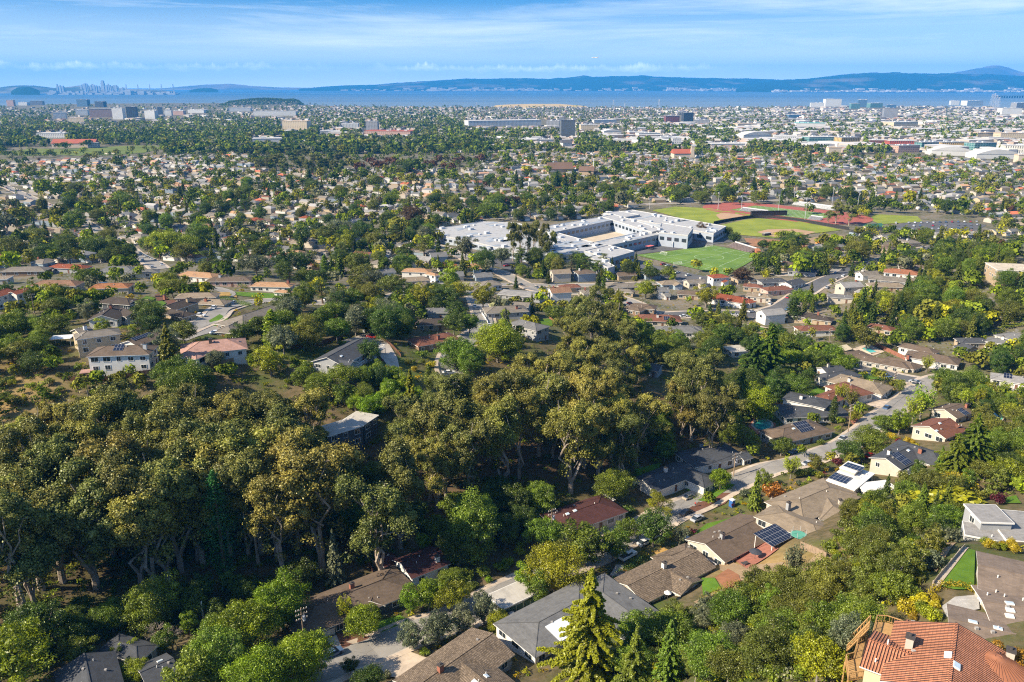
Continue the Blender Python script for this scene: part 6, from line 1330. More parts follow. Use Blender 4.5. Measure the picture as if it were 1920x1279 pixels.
def bigb(x0,x1,yt,yb,fac,rf,label,depth=None,style='box',rot=None,cat='building'):
    xm=(x0+x1)/2; g=G(xm,yb); D=math.hypot(g.x,g.y); sc=(g.y*cp-(g.z-CAMZ)*sp)/FPX; w=(x1-x0)*sc; d=ray(xm,yt); H=max(5,CAMZ+d[2]/math.hypot(d[0],d[1])*D-g.z)
    dp=depth or min(60,max(16,w*.5)); rot=(random.Random(int(x0*7+yt)).uniform(-.25,.35)) if rot is None else rot; w=w/(math.cos(rot)+abs(math.sin(rot))*dp/max(w,1)) if w>20 else w
    o=empty('office_building' if cat=='building' else cat.replace(' ','_'),(g.x,g.y,g.z),rot); b=MB()
    b.box((0,dp/2,H/2-2),(w,dp,H+4)); b.build('wall',FC[fac],o); b=MB()
    if style=='box':
        b.box((0,dp/2,H+.2),(w+1,dp+1,.9)); b.build('roof',RF[rf],o); r_=random.Random(int(x0+yb))
        for i in range(2 if w<40 else 5): b=MB(); s_=r_.uniform(2,5); b.box((r_.uniform(-.4,.4)*w,dp*r_.uniform(.2,.8),H+.6+s_*.3),(s_*1.8,s_,s_*.6)); b.build('rooftop_unit',mat('hvac',(.55,.56,.57),.08,.5,.5),o)
    elif style=='gable':
        hh=min(dp*.35,w*.3); P=Vector; z=H; X=w/2+1; b.face([P((-X,-1,z)),P((X,-1,z)),P((X,dp/2,z+hh)),P((-X,dp/2,z+hh))]); b.face([P((X,dp+1,z)),P((-X,dp+1,z)),P((-X,dp/2,z+hh)),P((X,dp/2,z+hh))]); b.face([P((-X,dp+1,z)),P((-X,-1,z)),P((-X,dp/2,z+hh))]); b.face([P((X,-1,z)),P((X,dp+1,z)),P((X,dp/2,z+hh))]); b.build('roof',RF[rf],o)
    elif style=='round':
        b.tube([(-w/2,dp/2,H),(w/2,dp/2,H)],dp/2,16); b.build('roof',RF[rf],o)
    elif style=='arch':
        n=10; pts=[(-w/2+w*i/n,H+w*.10*math.sin(math.pi*i/n)) for i in range(n+1)]
        for i in range(n): b.face([(pts[i][0],-.5,pts[i][1]),(pts[i+1][0],-.5,pts[i+1][1]),(pts[i+1][0],dp,pts[i+1][1]),(pts[i][0],dp,pts[i][1])]); b.face([(pts[i][0],-.5,H),(pts[i+1][0],-.5,H),(pts[i+1][0],-.5,pts[i+1][1]),(pts[i][0],-.5,pts[i][1])])
        b.build('roof',RF[rf],o)
    tag(o,label,cat if cat!='building' else 'building'); BUILT.append((x0,x1,yt,yb,D)); return o
T=[(13,26,188,199,'pink','g','pinkish grey tower at the far left near the bay shore'),(34,52,192,198,'white','w','low white block between two towers at the far left shore'),(57,80,189.5,197,'grey','g','wide hazy grey block near the left bay shore'),
(144,165,187,200,'blue','d','larger dark blue slab block standing against the bay'),(177,196,190.5,201,'dark','d','smaller dark blue slab block standing against the bay'),(101,124,211,223,'white','w','angled white block in the trees left of the tower row'),(143,165,206,216,'white','w','white stepped block left of the pink striped building'),
(169,212,204.5,220,'pink','g','long pink-tan striped building in the tower row'),(211,232,203.5,224,'white','w','tall white tower with diagonal shading in the tower row'),(238,257,200.5,221,'dark','d','dark tower right of the tall white one'),(270,293,207.5,223,'white','w','white-and-dark columned block in the tower row'),
(296,306,201,215,'grey','g','slim beige-grey tower right of the columned block'),(309,322,207,217,'white','w','white cube block right of the slim beige-grey tower'),(323,345,208,216,'pink','w','low pinkish white block at the right end of the tower row'),(128,158,221,229,'cream','tn','low cream building in front of the tower row'),
(69,122,250,259,'white','w','long low white building above the golf clubhouse'),(473,531,260,270,'plain','w','long low white building left of the dark eucalyptus row'),(528,578,227,243,'cream','tn','tall cream and pink medical block in the wooded middle'),(600,640,246,254,'plain','w','low white wavy-roofed building above the eucalyptus row'),
(475,555,209,217,'white','w','long white low block under the wooded headland'),(640,672,232,241,'white','w','white office block left of the grey square tower'),(686,709,228,246,'grey','g','square grey tower with pale crown in the middle distance'),(680,773,246,255,'pink','r','curved row of pink and white apartments'),
(875,1020,226,237,'white','w','very long white and brick apartment block'),(1023,1050,227,237,'grey','g','green-grey office block left of the dark tower'),(1051,1079,226,258,'slats','d','lone dark office tower with horizontal bands'),(1088,1122,234,244,'cream','w','stepped cream block right of the dark tower'),
(1177,1217,248,256,'pink','w','low pink-white building right of the arched white roof'),(1247,1275,217.5,229,'brick','g','dark red brick office block in the middle distance'),(1260,1277,260,276,'white','w','white angular block near the trees right of the dark tower'),(1280,1301,212,230,'dark','d','dark blue glass tower standing at mid right'),
(1547,1577,186,200,'plain','w','tallest plain white tower above the right shore'),(1520,1545,193,201,'white','w','white stepped offices left of the plain white tower'),(1595,1612,194,204,'teal','w','white-edged teal glass block near the right shore'),(1608,1625,187,201,'blue','w','taller blue glass tower with framed top near the right shore'),
(1630,1656,193.5,202,'teal','w','low white and teal glass block right of the blue glass tower'),(1663,1680,197,203,'blue','d','small dark blue block at the right shore'),(1782,1798,189,198,'white','w','rounded white building at the right shore'),(1808,1847,189,199,'white','w','wide white hospital-like block at the right shore'),
(1878,1915,203,215,'plain','w','broad white warehouse near the causeway pylons'),(1902,1930,193,203,'grey','w','grey-white block at the right edge behind the warehouse'),(1656,1682,203,221,'grey','b','dark brown faceted office block in the right middle distance'),(1478,1503,215,221,'blue','w','blue-striped low block left of the highway'),
(1450,1493,255,265,'white','w','row-like white low block right of the white arched hall'),(1513,1571,257,271,'teal','w','long teal glass office building on the office row'),(1572,1617,258,272,'yellow','g','office building with yellow columns beside the teal glass one'),(1630,1667,263,272,'brick','w','dark red glass office building on the office row'),
(1667,1718,264,275,'redc','w','office building with red columns'),(1723,1763,267,279,'teal','g','short teal glass office left of the yellow-columned dark one'),(1763,1820,267,278,'yellow','g','dark office building with yellow column front at the office row'),(1820,1873,268,283,'teal','g','pale teal glass office right of the white arched hall row'),
(1883,1930,273,288,'whitec','w','office building with tall white columns at the right edge'),(1908,1930,291,306,'plaincream','tn','tan block cut off by the right edge below the columned office'),(1553,1577,277,289,'plaincream','tn','small tan cube building before the office row'),
(1677,1730,273,286,'pink','g','pink framed apartment building in front of the office row'),(1668,1728,229,238,'cream','w','long cream building with white roofs in the right distance'),(1827,1870,249,260,'cream','tn','cream and brown mid-rise in the right distance'),(1875,1925,250,262,'cream','tn','cream arcaded mid-rise at the right edge'),
(1195,1240,250,257,'plain','w','low white store left of the highway trees') ,(1545,1560,262,268,'plain','w','small white hut roof by the teal office') ,(1300,1330,225,231,'grey','g','low grey office behind the highway') ,(1110,1160,225,231,'white','w','low white office above the arched roof') ,(430,470,203,209,'white','w','small white block left of the wooded headland'),
(350,385,206,212,'white','w','low white block right of the tower row'),(1380,1420,232,238,'plaincream','tn','low cream store near the highway'),(1000,1040,262,268,'plain','w','low white workshop left of the white church'),(1150,1195,262,268,'plain','w','flat white workshop right of the white church'),(1330,1400,270,276,'plain','w','long white store roof below the highway'),(1225,1290,258,262,'white','w','flat white parking deck in the right middle')]
for t in T: bigb(*t)
bigb(1130,1167,246,252,'plain','w','white hall with an arched roof right of the dark tower',40,'arch'); bigb(1388,1450,253,263,'plain','w','white hall with three curved roof bays',40,'arch'); bigb(1745,1827,283,292,'plain','w','large white hall with a curved roof before the office row',50,'arch'); bigb(1830,1913,289,298,'plain','w','long low white hall right of the curved-roof hall',40,'arch')
bigb(1492,1547,231,238,'plain','t','flat white building with a bright teal roof',40)
bigb(98,178,269,277,'plaincream','r','golf clubhouse with a red tile roof above the fairways',26,'gable',.05); bigb(165,185,268,278,'grey','g','low grey wing right of the golf clubhouse',14)
bigb(1053,1075,268,278,'plain','d','white church with a steep dark roof below the dark tower',24,'gable',.3); bigb(1262,1300,288,299,'plaincream','r','red-roofed mission church at mid right',22,'gable',.1); bigb(1295,1301,275,299,'plaincream','tn','bell tower of the red-roofed mission church',6,'box',0.,'bell tower')
bigb(1028,1078,317,326,'tan','b','brown-roofed church hall beside the tall dark conifers',26,'gable',.2); bigb(1084,1114,321,332,'tan','b','smaller brown church wing with a thin white spire',18,'gable',-.2)
g=G(1112,331); o=empty('church_spire',g); b=MB(); b.tube([(0,0,0),(0,0,27)],[.9,.25],6); b.build('mast_shaft',WHITE,o); b=MB(); b.box((0,0,24),(3.4,.4,.5)); b.build('crossarm',WHITE,o); tag(o,'thin white church spire with a cross beside the brown church wing','spire')
b=MB(); n=24
for i in range(n):
    p=G(1355+i*11,227-abs(i-12)*.05+i*.05); p2=G(1355+(i+1)*11,227-abs(i-11)*.05+(i+1)*.05); d=p2-p; b.box(((p.x+p2.x)/2,(p.y+p2.y)/2,14),(d.length+2,22,2.2),rz=math.atan2(d.y,d.x)); b.box((p.x,p.y,6),(4,14,16),rz=math.atan2(d.y,d.x))
tag(b.build('highway_overpass',mat('highway',(.20,.20,.20),.1,.02)),'long elevated highway crossing the right middle distance','highway')
b=MB(); P0,P1=G(1290,268),G(1720,281); d=P1-P0; b.box(((P0.x+P1.x)/2,(P0.y+P1.y)/2,12),(d.length,16,2.5),rz=math.atan2(d.y,d.x)); 
for i in range(20): q=P0.lerp(P1,i/19); b.box((q.x,q.y,4),(3,12,16),rz=math.atan2(d.y,d.x))
tag(b.build('railway_viaduct',CONC),'long pale railway viaduct in front of the office row','viaduct')
# ---------------------------------------------------------------- streets and houses of the plain
TEXC=[[(800,436),(905,424),(1128,413),(1190,394),(1225,387),(1640,388),(1735,402),(1850,414),(1845,442),(1600,458),(1510,470),(1430,484),(1400,520),(1360,540),(1190,512),(1000,500),(930,510),(870,485),(800,445)],[(0,277),(300,272),(310,293),(0,295)]]
def texcl(px,py): return any(poly_contains(e,px,py) for e in TEXC)
EXC=[[(796,436),(905,423),(1128,412),(1190,393),(1225,386),(1330,382),(1640,384),(1735,400),(1860,412),(1850,445),(1640,448),(1600,458),(1500,475),(1440,515),(1360,535),(1190,515),(1120,512),(1000,520),(930,520),(870,490),(850,465),(800,440)],
[(-50,252),(330,258),(335,292),(250,300),(-50,302)],[(470,268),(655,275),(655,322),(470,322)],[(655,285),(900,290),(900,322),(655,325)],[(1540,600),(1640,520),(1700,500),(1760,472),(1960,455),(1960,640),(1700,645)],[(700,425),(900,430),(1000,520),(860,500),(780,470)]]
def excl(px,py): return any(poly_contains(e,px,py) for e in EXC)
rr=random.Random(11); WALLS=['white','cream','beige','grey','white','tan','cream','blue']; ROOFS=['grey','greytan','brown','slate','lgrey','grey','greytan','tan','grey','lgrey','brown','greytan','redbrown','lgrey','grey','greytan','tan','grey','lgrey','greytan','orangetan','slate','grey','lgrey','redtile','terra']
cand=[]
def zone(cx,cy,th,x0,x1,y0,y1):
    c,s_=math.cos(th),math.sin(th); t=-2400
    while t<2400:
        # street band centre t
        a=-2400; 
        while a<2400:
            for side in (-1,1):
                u=a+rr.uniform(-1,1); v=t+side*(15.5+rr.uniform(-1,1)); x=cx+u*c-v*s_; y=cy+u*s_+v*c
                if not(x0<=x<x1 and y0<=y<y1): continue
                r_=math.hypot(x,y); 
                if r_<430 or r_>1750: continue
                z=tz(x,y); px,py=proj((x,y,z)); 
                if not(-60<px<1980): continue
                cand.append((r_,x,y,z,px,py,th+(math.pi if side>0 else 0)))
            a+=17.5 if (a//17.5)%10 else 30
        t+=61
zone(0,700,R(-24),-1200,-60,0,1900); zone(0,700,R(14),-60,1400,0,1900)
cand.sort(); used=[]; KEEP=[]; STF=[]
def clash(x,y,d):
    for q in FOOT_NEAR(x,y):
        if (q[0]-x)**2+(q[1]-y)**2<(max(q[4],q[5])+d)**2: return True
    return False
for r_,x,y,z,px,py,th in cand:
    if excl(px,py+4) or on_road(x,y,7.5) or clash(x,y,8.5) or rr.random()<.05: continue
    if r_<560 and z>32+ (r_-430)*.05: continue
    (KEEP if len(KEEP)<208 else STF).append((r_,x,y,z,px,py,th+rr.uniform(-.05,.05)))
AUTOH=[]
def simple_house(x,y,z,th,i):
    r_=random.Random(i*31+5); L_=r_.uniform(11.5,14.5); W=r_.uniform(8.5,10.5); h=3.0 if r_.random()<.78 else 5.4; tp='hip' if r_.random()<.5 else 'gable'; rk=r_.choice(ROOFS); wk=r_.choice(WALLS); sl=r_.uniform(.3,.45)
    a=Vector((math.cos(th),math.sin(th))); n=Vector((-a.y,a.x)); WS=[]
    w=Wing(); w.a=a; w.c=Vector((0,0)); w.L=L_; w.W=W; w.h=h; w.rise=W/2*sl; w.type=tp; WS.append(w)
    w=Wing(); w.a=n; w.c=-n*(W*.42)+a*(L_*.24)*r_.choice((-1,1)); w.L=W*.95; w.W=6.3; w.h=2.85; w.rise=6.3/2*sl; w.type='gable' if r_.random()<.6 else 'hip'; WS.append(w)
    o=empty('house',(x,y,z+.1)); b=MB(); rb=MB()
    for w in WS: wall_geo(b,w,-2); roof_geo(rb,w,o)
    b.build('wall',WM(wk),o); ro=rb.build('roof',[RM(rk),TRIM],o)
    X=Vector((a.x,a.y,0)); Yn=Vector((n.x,n.y,0))
    w=WS[1]; c=w.c-n*w.hl; m=MB(); m.box(Vector((c.x,c.y,1.1))-Yn*.05,(4.4,.1,2.2),ax=(X,-Yn,Vector((0,0,1)))); m.build('garage_door',GARM,o)
    s_=-1 if w.c.dot(a)>0 else 1
    for t in (.22,.4): c=-n*WS[0].hw+a*(s_*L_*t-(.5*s_)); m=MB(); m.box(Vector((c.x,c.y,h-1.3))-Yn*.03,(1.9,.08,1.4),0,ax=(X,-Yn,Vector((0,0,1)))); m.box(Vector((c.x,c.y,h-1.3))-Yn*.06,(1.6,.08,1.1),1,ax=(X,-Yn,Vector((0,0,1)))); m.build('window',[TRIM,GL],o)
    e=a if a.dot(Vector((-x,-y)))>0 else -a; c=e*WS[0].hl; m=MB(); E=Vector((e.x,e.y,0)); m.box(Vector((c.x,c.y,h-1.4))+E*.03,(1.7,.08,1.3),1,ax=(Yn,E,Vector((0,0,1)))); m.build('window',[TRIM,GL],o)
    if r_.random()<.4: m=MB(); q=a*L_*.3; m.box((q.x,q.y,h+W*sl*.5+.3),(1,1,1.6)); m.build('chimney',WM('brick' if r_.random()<.5 else 'white'),ro)
    add_foot(Vector((x,y)),a,L_/2,W/2+2); tag(o,None,'house','tract houses of the plain'); AUTOH.append((o,rk,tp,h>4,wk)); 
    px,py=proj((x,y,z+2)); s2=FPX/math.hypot(x,y)*7; HOUSES.append(((px-s2,py-s2*.35,px+s2,py+s2*.35),math.hypot(x,y)))
for i,k in enumerate(KEEP): simple_house(k[1],k[2],k[3],k[6],i)
# the rest of the plain as one mass
def mass_houses(rows,name,lab):
    V=[];F=[];Cc=[]; rl={k:np.array(RC_[k][0]) for k in set(ROOFS)|{'pink'}}; wl={k:np.array(WC[k]) for k in set(WALLS)}
    for (r_,x,y,z,px,py,th) in rows:
        L_=rr.uniform(5.6,7.6); W=rr.uniform(4.2,5.4); h=3. if rr.random()<.75 else 5.2; e=W*rr.uniform(.35,.45); ins=L_*.0 if rr.random()<.5 else W*.9; c,s_=math.cos(th),math.sin(th); k=len(V); rc=rl[rr.choice(ROOFS)]*rr.uniform(.85,1.4)+.01; wc=wl[rr.choice(WALLS)]*rr.uniform(.6,.95)
        def P(u,v,q): V.append((x+u*c-v*s_,y+u*s_+v*c,z+q))
        for (u,v) in ((-1,-1),(1,-1),(1,1),(-1,1)): P(u*L_,v*W,-1.5); 
        for (u,v) in ((-1,-1),(1,-1),(1,1),(-1,1)): P(u*L_,v*W,h)
        P(-L_+ins,0,h+e); P(L_-ins,0,h+e)
        for f,cc in (((0,1,5,4),wc),((1,2,6,5),wc),((2,3,7,6),wc),((3,0,4,7),wc),((4,5,9,8),rc),((6,7,8,9),rc),((5,6,9),wc if ins==0 else rc),((7,4,8),wc if ins==0 else rc)): F.append(tuple(k+i for i in f)); Cc.append((*np.clip(cc,0,1),1))
        if rr.random()<.5:
            k=len(V); sg=rr.choice((-1,1))
            for q in (-1.5,2.7):
                for (u,v) in ((.1,-1.7),(.9,-1.7),(.9,0),(.1,0)): P(sg*u*L_,v*W,q)
            P(sg*.5*L_,-1.7*W,2.7+e*.6); P(sg*.5*L_,0,2.7+e*.6)
            for f,cc in (((0,1,5,4),np.array((.6,.58,.55))),((1,2,6,5),wc),((3,0,4,7),wc),((4,8,9,7),rc),((5,6,9,8),rc),((4,5,8),wc)): F.append(tuple(k+i for i in f)); Cc.append((*np.clip(cc,0,1),1))
    me=bpy.data.meshes.new(name); me.from_pydata(V,[],F); a=me.attributes.new('col','FLOAT_COLOR','FACE'); a.data.foreach_set('color',np.array(Cc,dtype=np.float32).ravel()); me.materials.append(attrmat(name+'_paint')); tag(mobj(name,me),lab,'houses',kind='stuff')
mass_houses(STF,'distant_houses','small houses of the plain beyond the nearer rows')
# far town blocks
V=[];F=[];Cc=[]
FARB=[]
def exb(px,py,dn=2.5):
    for x0,x1,yt,yb,D in BUILT:
        if x0-3<px<x1+3 and yt-1<py<yb+dn: return True
    return False
for i in range(19000):
    px=rr.uniform(-60,1980); py=198.5+ (286-198.5)*rr.random()**.9
    if 0: pass
    dn=.5 if px<620 and py<262 else .8 if px<1250 else 1.
    if px<440 and py<240: dn=.28
    if rr.random()>dn or excl(px,py) or exb(px,py): continue
    g=G(px,py); r_=math.hypot(g.x,g.y)
    if r_<1720 or r_>6400 or g.z<0: continue
    right=px>1150; w=rr.uniform(6,11); d=rr.uniform(5,9); h=rr.uniform(3.5,7)
    com=rr.random()<(.13 if right else .04) and r_>2000
    if com: w=rr.uniform(14,42); d=rr.uniform(10,25); h=rr.uniform(5,11)
    th=R(14 if px>900 else -24)+rr.choice((0,1.57)); c,s_=math.cos(th),math.sin(th); k=len(V); e=0 if com or rr.random()<.2 else 2.2
    br_=np.array(rr.choice([(.5,.48,.44),(.42,.38,.33),(.36,.31,.26),(.56,.54,.52),(.30,.29,.29),(.40,.31,.25)])); rc=np.array((.55,.54,.52)) if com else np.array(rr.choice([(.2,.18,.16),(.27,.26,.25),(.16,.14,.12),(.34,.30,.26),(.30,.15,.10),(.42,.40,.38)])) 
    for q in (-1,h):
        for u,v in ((-1,-1),(1,-1),(1,1),(-1,1)): V.append((g.x+u*w*c-v*d*s_,g.y+u*w*s_+v*d*c,g.z+q))
    V.append((g.x-w*c,g.y-w*s_,g.z+h+e)); V.append((g.x+w*c,g.y+w*s_,g.z+h+e))
    for f,cc in (((0,1,5,4),br_),((1,2,6,5),br_),((2,3,7,6),br_),((3,0,4,7),br_)): F.append(tuple(k+j for j in f)); Cc.append((*cc,1))
    if e:
        for f,cc in (((4,5,9,8),rc),((6,7,8,9),rc),((5,6,9),br_),((7,4,8),br_)): F.append(tuple(k+j for j in f)); Cc.append((*cc,1))
    else: F.append((k+4,k+5,k+6,k+7)); Cc.append((*rc,1))
me=bpy.data.meshes.new('far_town_blocks'); me.from_pydata(V,[],F); a=me.attributes.new('col','FLOAT_COLOR','FACE'); a.data.foreach_set('color',np.array(Cc,dtype=np.float32).ravel()); me.materials.append(attrmat('far_blocks_paint')); tag(mobj('far_town_blocks',me),'pale houses and stores of the far town','town',kind='stuff')
# residential streets of the plain
def grid_streets(cx,cy,th,x0,x1,y0,y1):
    c,s_=math.cos(th),math.sin(th); mb=[]
    for t in range(-2400,2400,61):
        seg=[]
        for a in range(-2400,2400,14):
            x=cx+a*c-t*s_; y=cy+a*s_+t*c; r_=math.hypot(x,y); ok=x0<=x<x1 and y0<=y<y1 and 470<r_<1700
            if ok:
                px,py=proj((x,y,tz(x,y))); ok=-80<px<2000 and not excl(px,py) and not on_road(x,y,-3) and tz(x,y)<36
            if ok: seg.append(Vector((x,y)))
            else:
                if len(seg)>4: mb.append(seg)
                seg=[]
        if len(seg)>4: mb.append(seg)
    return mb
for k,(a_) in enumerate(((0,700,R(-24),-1200,-60,0,1900),(0,700,R(14),-60,1400,0,1900))):
    for seg in grid_streets(*a_):
        strip('street',seg,-4,4,ASPH,.22,2); r0=math.hypot(seg[0].x,seg[0].y)
        if min(math.hypot(q.x,q.y) for q in seg)<1000: strip('pavement',seg,-6,-4,CONC2,.26,1); strip('pavement',seg,4,6,CONC2,.26,1)
# ---------------------------------------------------------------- planting
rt=random.Random(21)
def outline(x): return np.interp(x,[-40,0,60,150,250,350,430,500,560,620,655,700,740,820,900,960,1050,1130,1200],[800,775,755,738,716,706,742,738,712,725,850,790,742,700,692,652,645,668,690])
for row,(dy,H) in enumerate(((0,26),(38,29),(78,31),(120,31),(150,29))):
    for k,x in enumerate(np.arange(-30,610,46.)):
        xx=x+rt.uniform(-12,12)+(row%2)*22; y=outline(xx)+dy+rt.uniform(-8,10)
        if 585<xx<715 and 760<y<870: continue
        if xx>545 and y>850: continue
        if row==4 and rt.random()<.5: continue
        if xx<150 and row==0 and rt.random()<.3: continue
        tree('euc',xx,y,H*rt.uniform(.8,1.15),'eg' if rt.random()<.45 else 'eu',wf=rt.uniform(.9,1.25))
for row,(dy,H) in enumerate(((0,24),(42,27),(84,28),(118,26))):
    for x in np.arange(700,1200,47.):
        xx=x+rt.uniform(-12,12)+(row%2)*22; y=outline(xx)+dy+rt.uniform(-8,10)
        if xx<735 and y<860: continue
        if row>=3 and (xx>1090 or rt.random()<.35): continue
        tree('euc',xx,y,H*rt.uniform(.8,1.15),'eg' if rt.random()<.45 else 'eu',wf=rt.uniform(.9,1.25))
for x,y,H in ((1112,530,27),(1082,555,24),(1148,560,26),(1172,592,22),(1068,592,22),(1120,585,26),(1150,628,22),(1092,632,22),(1185,640,20)): tree('euc',x,y,H,'eu' if x%3 else 'eg',wf=1.05)
for x,y,H in ((1290,648,26),(1330,660,27),(1306,690,27),(1362,700,24),(1342,738,24),(1285,712,22)): tree('euc',x,y,H,'eg' if x%2 else 'eu')
for i,x in enumerate((962,977,991,1004,1018,1030)): tree('euc',x,(414,408,412,410,416,424)[i],30,'eu',['leftmost','second','third','fourth','fifth','rightmost'][i]+' tall eucalyptus in the row standing before the school roofs',wf=.62)
for x,y,H,l in ((1572,378,22,'rounded eucalyptus by the white tent at the running track'),(1597,380,22,'leaning eucalyptus by the red track curve'),(1556,392,14,'smaller eucalyptus left of the pair at the running track')): tree('euc',x,y,H,'eu',l,wf=1.1)
for i in range(34): tree('euc',478+i*5.1+rt.uniform(-2,2),282+rt.uniform(-8,10)+(i%3)*6,24*rt.uniform(.85,1.1),rt.choice(['eu','dk','eu']),wf=1.2,pri=2)
def buried():
    global PL_TODO
    out=[]
    for d in PL_TODO:
        if d['kind']=='euc' and not d['label'] and d['pri']==5:
            P=d['P']; D=math.hypot(P.x,P.y); sc=FPX/math.hypot(D,CAMZ-P.z); tx,ty=proj((P.x,P.y,P.z+d['H'])); w=.42*d['H']*sc; h=d['H']*.62*sc; bad=False
            for (x0,y0,x1,y1),dd in HOUSES:
                if dd<D-3 or dd>330: continue
                ix=min(x1,tx+w/2)-max(x0,tx-w/2); iy=min(y1,ty+h)-max(y0,ty)
                if ix>0 and iy>0 and ix*iy/max(1,(x1-x0)*(y1-y0))>.14: bad=True
            if bad: continue
        out.append(d)
    print('euc kept',len(out),'of',len(PL_TODO)); PL_TODO[:]=out
buried()
